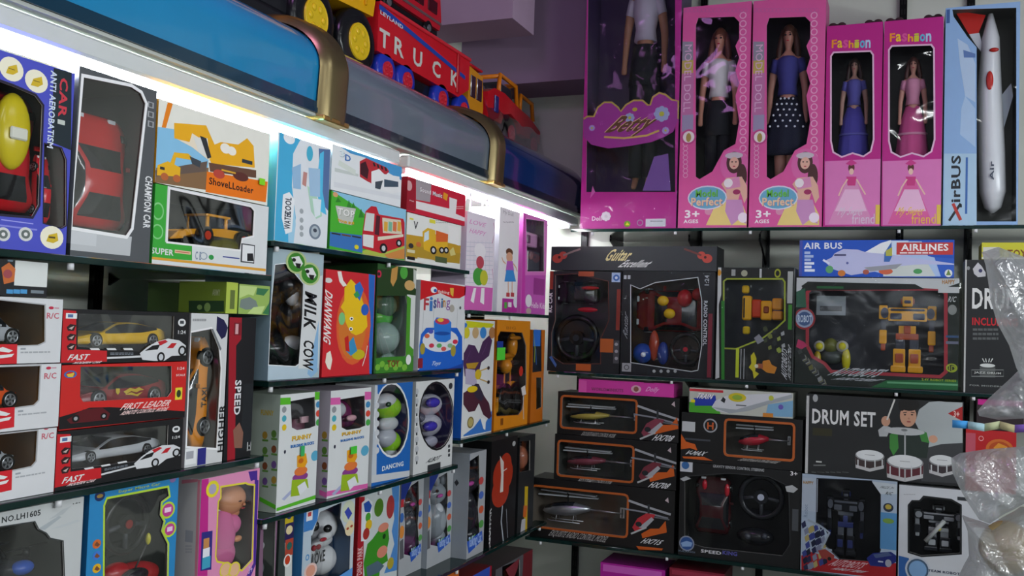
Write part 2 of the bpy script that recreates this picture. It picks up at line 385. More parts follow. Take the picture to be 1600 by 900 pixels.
# ------------------------------------------------------------------ toys packed in the boxes (parts of their box)
def lerp(tab, t):
    for i in range(len(tab) - 1):
        if t <= tab[i + 1][0]:
            a, b = tab[i], tab[i + 1]; k = (t - a[0]) / max(b[0] - a[0], 1e-9)
            return a[1] + (b[1] - a[1]) * k
    return tab[-1][1]
CARS = {  # belt line, roof line, half width along the car from its nose
 'sport': dict(belt=[(0, .28), (.03, .40), (.2, .56), (.38, .56), (.7, .60), (.9, .73), (1, .60)], roof=[(0, 0), (.25, .56), (.48, .96), (.60, 1.0), (.72, .97), (.93, .74), (1, 0)]),
 'sedan': dict(belt=[(0, .35), (.04, .5), (.25, .60), (.7, .62), (.95, .62), (1, .45)], roof=[(0, 0), (.24, .59), (.40, 1.0), (.68, 1.0), (.84, .62), (1, 0)])}
def toy_car(b, x0, y0, x1, y1, dep, col, mode='side', style='sport', name='toy_car', flip=False, rim='#b8bcc0 m', glass='#15181c g', extra=None):
    ax, az, cx, cz, y = b.at(x0, y0, x1, y1, dep)
    W, H = cx - ax, cz - az
    if mode == 'side':
        L, Hc = W, H; Wd = min(L * .42, (b.d - dep - .006)); Wd = max(Wd, .02)
        X = Matrix.Translation(((ax + cx) / 2, y + Wd / 2, az))
        if flip: X = X @ Matrix.Rotation(math.pi, 4, 'Z')
    elif mode == 'up':      # stood on its tail, roof towards the viewer
        L, Wd = H, W; Hc = min(L * .27, b.d - dep - .006)
        X = Matrix.Translation(((ax + cx) / 2, y + Hc, (az + cz) / 2)) @ Matrix(((0, 1, 0, 0), (0, 0, -1, 0), (-1 if not flip else 1, 0, 0, 0), (0, 0, 0, 1)))
    elif mode == 'stand':   # stood on its tail, flank towards the viewer, roof to the left
        L, Hc = H, W; Wd = min(L * .42, b.d - dep - .006)
        X = Matrix.Translation((cx, y + Wd / 2, (az + cz) / 2)) @ Matrix(((0, 0, -1, 0), (0, -1, 0, 0), (-1, 0, 0, 0), (0, 0, 0, 1)))
    elif mode == 'flat':    # lying across, roof towards the viewer
        L, Wd = W, H; Hc = min(L * .27, b.d - dep - .006)
        X = Matrix.Translation(((ax + cx) / 2, y + Hc, (az + cz) / 2)) @ Matrix(((1, 0, 0, 0), (0, 0, -1, 0), (0, 1, 0, 0), (0, 0, 0, 1)))
    st = CARS[style]; m = MB(); n = 24; rings = []
    zb = .14
    for i in range(n + 1):
        t = i / n; be = lerp(st['belt'], t); ro = max(lerp(st['roof'], t), be + .012)
        wd = .5 * (1 - .28 * max(0, 1 - t / .14) ** 2 - .14 * max(0, (t - .88) / .12) ** 2)
        wf = .5 * (1 + .03 * math.sin(t * 12))
        k = min(1, (ro - be) / .35); rw = wd * (1 - .32 * k)
        half = [(wd * .86, zb), (wd * wf * 2, zb + .08), (wd * 1.0, be * .72), (wd * .93, be), (rw * .98, be + (ro - be) * .86), (rw * .8, ro)]
        pts = [(a, z) for a, z in half] + [(-a, z) for a, z in half[::-1]]
        rings.append([((t - .5) * L, a * Wd, z * Hc) for a, z in pts])
    m.loft(rings, col, True, True, True, X); nn = len(rings[0]); gi = m.mi(glass)
    for i in range(n):
        t = (i + .5) / n; k = lerp(st['roof'], t) - lerp(st['belt'], t)
        slope = abs(lerp(st['roof'], t + .02) - lerp(st['roof'], t - .02))
        for j in range(nn):
            f = i * nn + j
            if k > .07 and j in (3, 7): m.m[f] = gi
            if k > .04 and slope > .022 and j == 5: m.m[f] = gi
    m.box((-L * .5, -Wd * .36, Hc * .22), (-L * .475, Wd * .36, Hc * .30), '#101010 p', X)
    for sy in (-1, 1):
        m.box((-L * .487, sy * Wd * .28 - Wd * .07, Hc * .36), (-L * .44, sy * Wd * .28 + Wd * .07, Hc * .43), '#e8ecf0 p', X, Hc * .02)
        m.box((L * .47, sy * Wd * .28 - Wd * .09, Hc * .5), (L * .492, sy * Wd * .28 + Wd * .09, Hc * .58), '#a01010 p', X, Hc * .02)
        m.box((-L * .08, sy * Wd * .5 - Wd * .02, Hc * .62), (-L * .04, sy * Wd * .58 + Wd * .02, Hc * .70), col, X, Hc * .02) if sy > 0 else None
    if extra == 'stripe': m.box((-L * .28, -Wd * .12, Hc * .5), (-L * .2, Wd * .12, Hc * .62), '#111111 p', X)
    body = m.build(name, b.ob)
    R = Hc * .29
    for t in (.185, .81):
        for sy in (-1, 1):
            k = MB(); x = (t - .5) * L; ya, yb = sy * Wd * .40, sy * Wd * .515
            k.cyl((x, ya, R), (x, yb, R), R, '#0c0c0d p', 20, None, True, X)
            yc = sy * Wd * .522
            k.cyl((x, yb, R), (x, yc, R), R * .70, '#26282a p', 18, None, True, X)
            for q in range(5):
                a = q * 2 * math.pi / 5 + .3; c, s_ = math.cos(a), math.sin(a); wq = R * .10
                k.add([(x - s_ * wq, yc + sy * .0004, R + c * wq), (x + s_ * wq, yc + sy * .0004, R - c * wq), (x + c * R * .66 + s_ * wq * 1.5, yc + sy * .0004, R + s_ * R * .66 - c * wq * 1.5), (x + c * R * .66 - s_ * wq * 1.5, yc + sy * .0004, R + s_ * R * .66 + c * wq * 1.5)], [(0, 1, 2, 3)], rim, False, X)
            k.torus((x, yc, R), (0, 1, 0), R * .66, R * .07, rim, 18, X)
            k.build('wheel', body)
    return body, X, L, Wd, Hc

def helicopter(b, x0, y0, x1, y1, dep, col, nose='l'):
    ax, az, cx, cz, y = b.at(x0, y0, x1, y1, dep); L, H = cx - ax, cz - az; s = -1 if nose == 'l' else 1
    X = Matrix.Translation(((ax + cx) / 2, y + .025, az)) @ Matrix.Diagonal((-s, 1, 1, 1))
    m = MB(); W = .028
    tab = [(-.48, .05, .30), (-.44, .45, .33), (-.34, .85, .38), (-.22, 1, .42), (-.1, .95, .45), (0, .6, .48), (.08, .3, .50)]
    m.loft([[(t * L, W * .9 * r * math.cos(a * math.pi / 6), H * (c + .24 * r * math.sin(a * math.pi / 6))) for a in range(12)] for t, r, c in tab], col, True, True, True, X)
    m.loft([[(t * L, W * .8 * r * math.cos(a * math.pi / 6), H * (c + .08 + .16 * r * math.sin(a * math.pi / 6))) for a in range(12)] for t, r, c in tab[1:5]], '#20242a g', True, True, True, X)
    m.tube([(.05 * L, 0, H * .48), (.46 * L, 0, H * .46)], [.004, .0022], '#c8cacc m', 8, X)
    m.box((.42 * L, -.001, H * .32), (.47 * L, .001, H * .66), '#c8cacc m', X)
    m.cyl((-.18 * L, 0, H * .55), (-.18 * L, 0, H * .98), .0022, '#1a1a1a p', 8, None, True, X)
    for sy in (-1, 1):
        m.tube([(-.40 * L, sy * .018, H * .06), (-.36 * L, sy * .018, H * .02), (-.02 * L, sy * .018, H * .02)], .0016, '#b8babc m', 6, X)
        for t in (-.3, -.1): m.tube([(t * L, sy * .018, H * .02), (t * L, sy * .008, H * .28)], .0014, '#b8babc m', 6, X)
    o = m.build('toy_helicopter', b.ob)
    r = MB()
    for z, a in ((.84, .10), (.95, -.14)):
        for sg in (-1, 1):
            r.box((.01 * L, -.008, H * z), (.34 * L, .008, H * z + .004), '#c8ccd0 p', X @ Matrix.Translation((-.18 * L, 0, 0)) @ Matrix.Rotation(a + (math.pi if sg < 0 else 0), 4, 'Z') , .0005)
    r.build('rotor', o)
    t = MB(); t.box((.44 * L, -.004, H * .34), (.452 * L, -.003, H * .62), '#303234 p', X); t.build('tail_rotor', o)

def toy_robot(b, x0, y0, x1, y1, dep, c1, c2='#1c1e22 p', c3='#8a8e94 m'):
    ax, az, cx, cz, y = b.at(x0, y0, x1, y1, dep); W, H = cx - ax, cz - az; D = min(.05, b.d - dep - .008)
    X = Matrix.Translation(((ax + cx) / 2, y + D / 2, az)) @ Matrix.Diagonal((W, D, H, 1)); bv = .012
    def bx(m, xa, xb, za, zb, ya=-.4, yb=.4, c=c1): m.box((xa, ya, za), (xb, yb, zb), c, X, bv)
    t = MB(); bx(t, -.34, .34, .66, .83, -.45, .3); bx(t, -.30, .30, .79, .82, -.5, -.4, c2); bx(t, -.2, .2, .60, .68, -.35, .3, c2); bx(t, -.15, .15, .48, .62, -.3, .3, c1)
    bx(t, -.06, .06, .5, .6, -.42, -.3, c3); bx(t, -.2, .2, .42, .5, -.35, .3, c3); bx(t, -.30, -.10, .68, .76, -.52, -.44, c2); bx(t, .10, .30, .68, .76, -.52, -.44, c2)
    o = t.build('toy_robot', b.ob)
    h = MB(); bx(h, -.09, .09, .85, .98, -.35, .3); bx(h, -.06, .06, .89, .93, -.42, -.34, c2); bx(h, -.12, -.09, .88, .96, -.2, .2, c3); bx(h, .09, .12, .88, .96, -.2, .2, c3); bx(h, -.05, .05, .82, .86, -.2, .2, c2); h.build('head', o)
    for s in (-1, 1):
        def sx(m, xa, xb, *r, **k): bx(m, min(s * xa, s * xb), max(s * xa, s * xb), *r, **k)
        a = MB(); sx(a, .35, .5, .68, .86, -.4, .4); sx(a, .38, .47, .52, .69, -.25, .25, c=c2); sx(a, .36, .49, .36, .54, -.35, .35); sx(a, .38, .46, .27, .37, -.25, .25, c=c3)
        a.cyl((s * .40, -.45, .76), (s * .40, .45, .76), .07, c2, 16, None, True, X) ; a.build('arm', o)
        l = MB(); sx(l, .04, .2, .28, .45, -.3, .3, c=c2); sx(l, .03, .24, .06, .3, -.4, .4); sx(l, .06, .2, .12, .24, -.48, -.38, c=c3); sx(l, .02, .28, 0, .08, -.5, .45); l.build('leg', o)
    return o

def wheel_toy(b, cx, cy, r, dep, hub='#c03030 p', col='#141416 p'):
    x, z = b.F(cx, cy, dep); x2, _ = b.F(cx + r, cy, dep); R = abs(x2 - x); y = -b.d / 2 + dep + R * .3
    m = MB(); m.torus((x, y, z), (0, 1, 0), R * .86, R * .13, col, 36)
    m.cyl((x, y - R * .12, z), (x, y + R * .2, z), R * .3, col, 20); m.cyl((x, y - R * .16, z), (x, y - R * .12, z), R * .14, hub, 16)
    for a in (-.15, math.pi + .15, -math.pi / 2): m.tube([(x, y, z), (x + R * .8 * math.cos(a), y, z + R * .8 * math.sin(a))], R * .09, '#3a3d42 p', 8)
    m.box((x - R * .5, y + R * .15, z - R * 1.0), (x + R * .5, y + R * .5, z - R * .6), col, None, R * .06)
    return m.build('toy_steering_wheel', b.ob)

def loader(b, x0, y0, x1, y1, dep, col='#e8a018 p', hub='#c83c20 p', boom='bucket', arms=True):
    """wheel loader seen from its side, bucket to the left"""
    ax, az, cx, cz, y = b.at(x0, y0, x1, y1, dep); L, H = cx - ax, cz - az; Wd = min(.07, b.d - dep - .006)
    X = Matrix.Translation(((ax + cx) / 2, y + Wd / 2, az)) @ Matrix.Diagonal((L, Wd, H, 1))
    m = MB(); m.prism([(-.12, .25), (.48, .25), (.5, .52), (.28, .58), (.12, .58), (-.1, .5)], -.34, .34, col, X)
    m.box((.18, -.3, .56), (.46, .3, .6), '#2a2a2c p', X); m.box((-.06, -.38, .2), (.44, .38, .3), '#2a2a2c p', X)
    o = m.build('toy_loader', b.ob)
    c = MB(); 
    for px in (-.06, .16):
        for py in (-.3, .26): c.box((px, py, .5), (px + .03, py + .04, .94), col, X)
    c.box((-.08, -.34, .92), (.21, .34, 1.0), col, X, .01); c.box((-.05, -.27, .5), (.17, .27, .92), '#20262c g', X); c.build('cab', o)
    a = MB()
    for sy in (-.3, .22): a.prism([(-.08, .42), (-.04, .52), (-.3, .40), (-.36, .22), (-.42, .2), (-.33, .16)], sy, sy + .08, col, X)
    a.prism([(-.36, .10), (-.5, .02), (-.5, .05), (-.42, .30), (-.34, .34)], -.42, .42, col, X); a.build('bucket', o)
    for px in (-.12, .32):
        for sy in (-1, 1):
            k = MB(); r = .28; q = Matrix.Translation(((ax + cx) / 2 + px * L, y + Wd / 2, az + r * H)); rr = r * H
            k.cyl((0, sy * Wd * .3, 0), (0, sy * Wd * .5, 0), rr, '#161616 p', 20, None, True, q); k.cyl((0, sy * Wd * .5, 0), (0, sy * Wd * .52, 0), rr * .5, hub, 16, None, True, q)
            k.build('wheel', o)
    return o

def skin(name, pts, edges, rad, mat, parent, X=None, sub=2):
    me = bpy.data.meshes.new(name); me.from_pydata([tuple(X @ Vector(p)) if X else p for p in pts], edges, [])
    me.materials.append(M(mat)); o = bpy.data.objects.new(name, me); COL.objects.link(o); o.parent = parent
    sk = o.modifiers.new('skin', 'SKIN'); lay = me.skin_vertices[0] if me.skin_vertices else None
    if lay is None:
        import bmesh
        bm = bmesh.new(); bm.from_mesh(me); bm.verts.layers.skin.verify(); bm.to_mesh(me); bm.free(); lay = me.skin_vertices[0]
    for i, r in enumerate(rad): lay.data[i].radius = r if hasattr(r, '__len__') else (r, r); lay.data[i].use_root = (i == 0)
    o.modifiers.new('subdivision', 'SUBSURF').levels = sub; o.modifiers[-1].render_levels = sub
    sk.use_smooth_shade = True
    return o
def doll(b, x0, y0, x1, y1, dep, kind, hair='#3a2214', top='#e8e6ea f', bottom='#14161c f', skinc='#d8a080', lname='toy_doll'):
    ax, az, cx, cz, y = b.at(x0, y0, x1, y1, dep); H = cz - az; cxm = (ax + cx) / 2
    yy = y + .035; s = H
    hp = .035 * s
    if kind == 'gown': s = s
    P = [(0, 0, .53), (0, 0, .60), (0, 0, .66), (0, 0, .74), (0, 0, .80), (0, 0, .845), (0, 0, .865), (0, -.004, .91), (0, 0, .955),
         (-.075, 0, .795), (-.10, .005, .66), (-.105, -.01, .54), (-.105, -.015, .49), (.075, 0, .795), (.10, .005, .66), (.105, -.01, .54), (.105, -.015, .49),
         (-.035, 0, .48), (-.035, -.004, .28), (-.035, .004, .05), (-.035, -.03, .01), (.035, 0, .48), (.035, -.004, .28), (.035, .004, .05), (.035, -.03, .01)]
    R = [(.055, .04), (.042, .034), (.045, .035), (.055, .042), (.045, .034), (.016, .016), (.018, .018), (.036, .040), (.026, .032),
         (.024, .024), (.017, .017), (.012, .012), (.009, .014), (.024, .024), (.017, .017), (.012, .012), (.009, .014),
         (.040, .040), (.028, .028), (.014, .014), (.012, .012), (.040, .040), (.028, .028), (.014, .014), (.012, .012)]
    E = [(0, 1), (1, 2), (2, 3), (3, 4), (4, 5), (5, 6), (6, 7), (7, 8), (4, 9), (9, 10), (10, 11), (11, 12), (4, 13), (13, 14), (14, 15), (15, 16), (0, 17), (17, 18), (18, 19), (19, 20), (0, 21), (21, 22), (22, 23), (23, 24)]
    X = Matrix.Translation((cxm, yy, az)) @ Matrix.Diagonal((s * .80, s, s, 1))
    o = skin(lname, P, E, [(a * s * .84, c * s) for a, c in R], skinc, b.ob, X)
    f = MB()
    for sx in (-1, 1): f.ell((sx * .014, -.040, .915), (.007, .004, .0045), '#1a1a22 p', 8, 5, X); f.ell((sx * .014, -.041, .925), (.009, .003, .002), hair, 8, 4, X)
    f.ell((0, -.043, .903), (.003, .005, .006), skinc, 8, 5, X); f.ell((0, -.038, .888), (.009, .004, .003), '#c03048 p', 8, 5, X); f.build('face', o)
    h = MB()
    h.ell((0, .012, .93), (.043, .045, .05), hair, 14, 9, X)
    for sx in (-1, 1): h.tube([(sx * .03, .005, .95), (sx * .045, .004, .90), (sx * .055, .004, .84), (sx * .05, -.01, .78)], [.014, .018, .02, .012], hair, 8, X)
    h.tube([(0, .03, .95), (0, .045, .88), (0, .045, .78)], [.03, .035, .03], hair, 8, X); h.build('hair', o)
    t = MB()
    t.loft([[(r * math.cos(a * math.pi / 8), ry * math.sin(a * math.pi / 8), z) for a in range(16)] for r, ry, z in ((.060, .048, .63), (.052, .046, .68), (.068, .058, .75), (.070, .052, .80), (.045, .04, .815))], top, True, True, True, X)
    for sx in (-1, 1): t.tube([(sx * .065, 0, .80), (sx * .085, 0, .74)], [.031, .026], top, 8, X)
    t.build('blouse', o)
    if kind == 'trousers':
        q = MB(); q.loft([[(r * math.cos(a * math.pi / 8), r * .75 * math.sin(a * math.pi / 8), z) for a in range(16)] for r, z in ((.085, .44), (.072, .54), (.06, .61))], bottom, True, True, True, X)
        for sx in (-1, 1): q.tube([(sx * .035, 0, .48), (sx * .037, 0, .28), (sx * .038, 0, .06)], [.046, .038, .034], bottom, 10, X)
        q.build('trousers', o)
    else:
        zz, rr = {'skirt': (.34, .15), 'gown': (.02, .165), 'big': (.36, .21)}[kind]; q = MB(); n = 40; rings = []
        for k in range(7):
            u = k / 6; r = .058 + (rr - .058) * u ** .6; z = .62 + (zz - .62) * u
            rings.append([((r * (1 + .07 * u * math.sin(a * 2 * math.pi / n * 10))) * math.cos(a * 2 * math.pi / n), min(.5, .05 / (s * r) if s * r > .05 else .8) * r * (1 + .07 * u * math.sin(a * 20 * math.pi / n)) * math.sin(a * 2 * math.pi / n), z) for a in range(n)])
        q.loft(rings, bottom, True, True, True, X)
        if kind == 'gown':
            for k in (2, 4, 6):
                r = rings[k]; q.tube([(p[0] * 1.02, p[1] * 1.02, p[2]) for p in r[::2]], .010, top, 6, X, True)
        q.build('skirt', o)
    return o
def figure(b, name, parts, dep, parent=None):
    """rounded toy: list of (cx,cy,rx,ry,colour[,dy]) ellipsoids in the photo's pixels, as one mesh"""
    m = MB(); ry0 = None
    for p in parts:
        cx, cy, rx, ry, c = p[:5]; dy = p[5] if len(p) > 5 else 0
        x, z = b.F(cx, cy, dep); x2, _ = b.F(cx + rx, cy, dep); _, z2 = b.F(cx, cy + ry, dep); a, e = abs(x2 - x), abs(z2 - z); x, z = b.F(cx, cy, dep + min(a, e) * .6 + max(dy, -dep + .002)); x, z = b.keep(x, z, a, e)
        m.ell((x, -b.d / 2 + dep + min(a, e) * .6 + max(dy, -dep + .002), z), (a, min(a, e, .045), e), c, 18, 12)
    return m.build(name, parent or b.ob)

# ------------------------------------------------------------------ the room
WALLC = '#ccd0c6 w'
XW, YW = -1.45, 3.15
def slab(lo, hi, c): m = MB(); m.box(lo, hi, c); return m
struct('wall_left', slab((XW - .1, -2.5, 0), (XW, YW + .1, 3.0), WALLC))
struct('wall_back', slab((XW, YW, 0), (2.4, YW + .1, 3.0), WALLC))
struct('wall_right', slab((2.4, -2.5, 0), (2.5, YW + .1, 3.0), '#8d8f92 w'))
struct('wall_front', slab((XW - .1, -2.6, 0), (2.5, -2.5, 3.0), '#8d8f92 w'))
struct('floor', slab((XW - .1, -2.6, -.1), (2.5, YW + .1, 0), '#6b6a68 w'))
struct('ceiling', slab((XW - .1, -2.6, 2.96), (2.5, YW + .1, 3.06), '#8c8894 w'))
# boxed-in beams under the ceiling: a near stub from the left wall and one along the back wall
struct('beam_left', slab((XW, 2.62, 2.537), (-1.12, 2.80, 2.955), '#a88fa8 w'))
struct('beam_back', slab((XW, 2.95, 2.425), (-.955, YW, 2.955), '#98809c w'))
struct('trim_1', slab((-.955, YW - .012, 2.75), (2.4, YW, 2.955), '#8f949a w'))

# slotted uprights on the walls
def upright(x, y, wall, z0, z1, label):
    m = MB(); w = .011
    if wall == 'B':
        m.box((x - w, y - .014, z0), (x + w, y, z1), '#1a1c1c m')
        z = z0 + .03
        while z < z1 - .03:
            for k in (-.004, .004): m.box((x + k - .0016, y - .0146, z), (x + k + .0016, y - .0139, z + .016), '#050505'); 
            z += .032
    else:
        m.box((x, y - w, z0), (x + .014, y + w, z1), '#1a1c1c m'); z = z0 + .03
        while z < z1 - .03:
            for k in (-.004, .004): m.box((x + .0139, y + k - .0016, z), (x + .0146, y + k + .0016, z + .016), '#050505')
            z += .032
    tag(m.build('slotted_upright'), label, 'shelf upright', 'slotted uprights of the back wall' if wall == 'B' else 'slotted uprights of the left wall')
UPB = [(-1.04, 'end slotted upright of the back wall, next to the corner'), (-.64, 'black slotted upright behind the helicopter boxes'), (-.42, 'black slotted upright above the packed guitar box and between doll boxes'),
       (-.02, 'black slotted upright behind the two narrow pink doll boxes'), (.17, 'black slotted upright behind the airliner box'), (.62, 'slotted upright behind the hanging plastic bags')]
for x, l in UPB: upright(x, YW - .001, 'B', .4, 2.74, l)
UPL = [(.95, 'black slotted upright of the left wall behind the toy car boxes'), (1.375, 'black slotted upright of the left wall behind the shovel loader box'), (2.2, 'black slotted upright of the left wall behind the bus and truck boxes'), (2.84, 'last black slotted upright of the left wall near the corner')]
for y, l in UPL: upright(XW + .001, y, 'L', .6, 1.93, l)

# glass shelves with their brackets
def shelf(wall, a, b, top, depth, label, ups):
    th = .010; e = .012; m = MB(); SHELVES.append((wall, a, b, top))
    if wall == 'L': m.box((LX + e - depth - e, a, top - th), (LX + e, b, top), 'glass_green', None, .001)
    else: m.box((a, BY - e, top - th), (b, BY - e + depth, top), 'glass_green', None, .001)
    o = m.build('glass_shelf'); tag(o, label, 'shelf', 'glass shelves of the left wall' if wall == 'L' else 'glass shelves of the back wall')
    for u in ups:
        if not a - .01 < u < b + .01: continue
        k = MB(); t = .003; zt = top - th - .0005
        if wall == 'L':
            k.prism([(XW + .016, zt), (LX - .22, zt), (LX - .22, zt - .01), (XW + .1, zt - .03), (XW + .016, zt - .075)], u - t, u + t, '#15171a m')
            pass
        else:
            k.prism([(YW - .016, zt), (BY + .19, zt), (BY + .19, zt - .01), (YW - .1, zt - .03), (YW - .016, zt - .075)], u - t, u + t, '#15171a m', None, 'yz')
            pass
        k.build('bracket', o)
        k = MB(); p = (LX + .0065, u, zt - .009) if wall == 'L' else (u, BY - .0065, zt - .009)
        k.cyl(p, (p[0], p[1], zt), .0045, '#d8dadc p', 10); k.build('rubber_foot', o)
S = dict(a1=1.675, a2=1.357, a3=1.02, b1=1.738, b2=1.487, b3=1.245, b4=.985, c1=1.637, c2=1.305, c3=.945, t1=1.908, t2=1.462, t3=.942, t4=.62)
DL = .385; DB = .33
uy = [.95, 1.37, 1.40, 2.19, 2.22, 2.79]
shelf('L', .45, 1.383, S['a1'], DL, 'thick green glass shelf under the blue car box and the loader boxes', [.95])
shelf('L', .45, 1.383, S['a2'], DL, 'glass shelf carrying the stacked toy car boxes', [.95, 1.37])
shelf('L', .45, 1.383, S['a3'], DL, 'glass shelf below the drone box and the pink baby doll box', [.95, 1.37])
shelf('L', 1.387, 2.204, S['b1'], DL, 'glass shelf under the water dispenser box and the bus boxes', [1.40, 1.8, 2.19])
shelf('L', 1.387, 2.175, S['b2'], DL, 'glass shelf under the milk cow box and the fishing game box', [1.40, 1.8, 2.16])
shelf('L', 1.387, 2.175, S['b3'], DL, 'glass shelf under the four boxes with building blocks and dancing robots', [1.40, 1.8, 2.16])
shelf('L', 1.387, 2.84, S['b4'], DL, 'glass shelf under the puppy box, dinosaur box, cat boxes and guitar boxes', [1.40, 1.8, 2.2, 2.79])
shelf('L', 2.208, 2.84, S['c1'], DL, 'glass shelf under the three pink and white gift boxes near the corner', [2.22, 2.5, 2.82])
shelf('L', 2.18, 2.84, S['c2'], DL, 'glass shelf under the butterfly box and the orange loader box', [2.2, 2.5, 2.82])
shelf('B', -.97, .75, S['t1'], DB, 'long green glass shelf carrying the tall doll boxes', [x for x, _ in UPB] + [-.9])
shelf('B', -1.03, .75, S['t2'], DB, 'glass shelf carrying the steering wheel boxes and robot boxes', [x for x, _ in UPB] + [-1.0])
shelf('B', -1.09, .75, S['t3'], DB, 'glass shelf carrying the helicopter boxes and the robot boxes', [x for x, _ in UPB])
shelf('B', -1.09, .75, S['t4'], DB, 'lowest glass shelf carrying the magenta box at the bottom edge', [x for x, _ in UPB])

# cornice above the left shelves: curved coloured panels between brass trims
def prof(t0, t1, n, dx=0):
    r = [(-1.05 + dx, 2.0), (-1.05 + dx, 2.04)] if t0 == 0 else []
    return [(-1.055 + dx, 2.0)] + [(-1.2 + (.15 + dx) * math.cos(math.radians(a)), 2.085 + (.1 + dx) * math.sin(math.radians(a))) for a in [i * 90 / n for i in range(n + 1)]]
def cornice(y0, y1, c, shade_strip):
    m = MB(); P = prof(0, 90, 16); vs = [(x, y, z) for y in (y0, y1) for x, z in P]; n = len(P)
    m.add(vs, [(i, i + 1, i + 1 + n, i + n) for i in range(n - 1)], c, True)
    m.box((XW + .001, y0, 2.175), (-1.2, y1, 2.185), c); m.box((-1.075, y0, 1.996), (-1.048, y1, 2.006), shade_strip)  # dark strip at the bottom edge paints in the shade of the underside
    m.box((-1.06, y0, 2.0), (-1.0495, y1, 2.018), shade_strip)
    return m
struct('trim_2', cornice(.2, 1.52, '#1f86b8 g', '#16384c g'))
struct('trim_3', cornice(1.60, 2.33, '#66727e g', '#22303a g'))
struct('trim_4', cornice(2.40, YW - .002, '#0d2f66 g', '#0a1830 g'))
struct('trim_5', slab((XW + .001, .2, 1.990), (-1.052, YW - .002, 1.9955), '#b9bdb6 w'))
for k, (ya, yb) in enumerate(((1.515, 1.605), (2.325, 2.405))):
    m = MB(); n = 14; secs = [(0, 0.0), (.08, .012), (.25, .020), (.5, .014), (.7, .022), (.9, .014), (1, 0)]
    vs = []; N_ = 0
    for t, h in secs:
        P = prof(0, 90, n, .004 + h); P[0] = (P[0][0], 1.985); N_ = len(P); vs += [(x, ya + (yb - ya) * t, z) for x, z in P]
    m.add(vs, [(j * N_ + i, j * N_ + i + 1, (j + 1) * N_ + i + 1, (j + 1) * N_ + i) for j in range(len(secs) - 1) for i in range(N_ - 1)], '#8a7c58 m', True)
    m.box((-1.078, ya, 1.982), (-1.032, yb, 1.992), '#c8a860 m', None, .002)
    struct('trim_%d' % (6 + k), m)
# fluorescent fittings below the cornice
def batten(y0, y1, label):
    m = MB(); m.box((-1.085, y0, 1.955), (-1.058, y1, 1.985), '#d4d8d8 p', None, .004)
    o = m.build('fluorescent_lamp'); tag(o, label, 'lamp', 'fluorescent lamps under the cornice')
    t = MB(); t.cyl((-1.105, y0 + .03, 1.957), (-1.105, y1 - .03, 1.957), .0135, 'tube', 16); t.build('tube', o)
    for y in (y0 + .012, y1 - .027): e = MB(); e.box((-1.12, y, 1.944), (-1.08, y + .015, 1.985), '#c8ccd0 p', None, .003); e.build('socket', o)
batten(.55, 1.86, 'white fluorescent tube lamp under the blue cornice, nearer the viewer')
batten(1.90, 3.12, 'white fluorescent tube lamp under the dark cornice, running into the corner')


# ================================================================== LEFT WALL, first bay, top shelf
WH = '#e4e6e4'; BK = '#101113'; RD = '#c81e24'; YE = '#f2c414'; OR = '#f08010'; GN = '#2f9a28'; BL = '#1c50c0'; PK = '#e060b0'; MG = '#c81e88'; GY = '#8a8f94'
b = Box('toy_car_box', 'blue violet box with a big red and yellow toy car, leftmost under the lamp', 'L', (-75, 300), (110, 250), (0, 78), S['a1'], .20, front='#4b52c4', inn='#2a1214')
b.W([(-45, 112), (20, 135), (55, 150), (66, 165), (64, 215), (60, 320), (50, 338), (-45, 330)], '#1a1430', 2)
b.W([(70, 225), (96, 232), (103, 250), (103, 352), (96, 356), (68, 348)], '#1a1430', 1)
b.R(-10, 352, 58, 358, '#8a8ee0').R(2, 344, 52, 349, '#a8aaf0')
for x, y, r in ((18, 108, 19), (57, 127, 18), (81, 371, 18)): b.C(x, y, r, '#f6f2d8', 2); b.Q([(x - 9, y + 6), (x - 5, y - 4), (x + 8, y - 7), (x + 10, y + 5), (x + 2, y + 9)], '#d8b828', 3); b.R(x - 5, y - 2, x + 5, y + 2, '#5a4a20', 4)
for x in (5, 40): b.C(x, 366, 11, '#d8dad8', 2); b.C(x, 366, 7, '#66706c', 3); b.C(x, 366, 3, '#e8e8e8', 4)
b.Q([(84, 106), (112, 113), (112, 235), (80, 222)], '#182830', 1)
b.T('CAR', 92, 122, 105, 184, '#d03848', 4, -90, .05, sh=('#f0d8dc', 0, 0)).T('ANTI AEROBATISM', 76, 110, 86, 232, '#d8e4f4', 4, -90, .03)
b.R(90, 186, 101, 196, '#c8d0c8', 3)
b.done(); A1 = b
toy_car(b, -40, 120, 62, 334, .02, '#c01420 p', 'up', extra='stripe'); toy_car(b, 68, 240, 102, 352, .02, '#d81428 p', 'up')
x, z = b.F(22, 205, .016); m = MB(); m.ell((x, -b.d / 2 + .020, z), (.026, .014, .05), '#d8c41c p', 20, 12); m.box((x - .014, -b.d / 2 + .0035, z - .012), (x + .012, -b.d / 2 + .008, z + .004), '#e8e8d8 p', None, .002); m.build('toy_hood', b.ob)

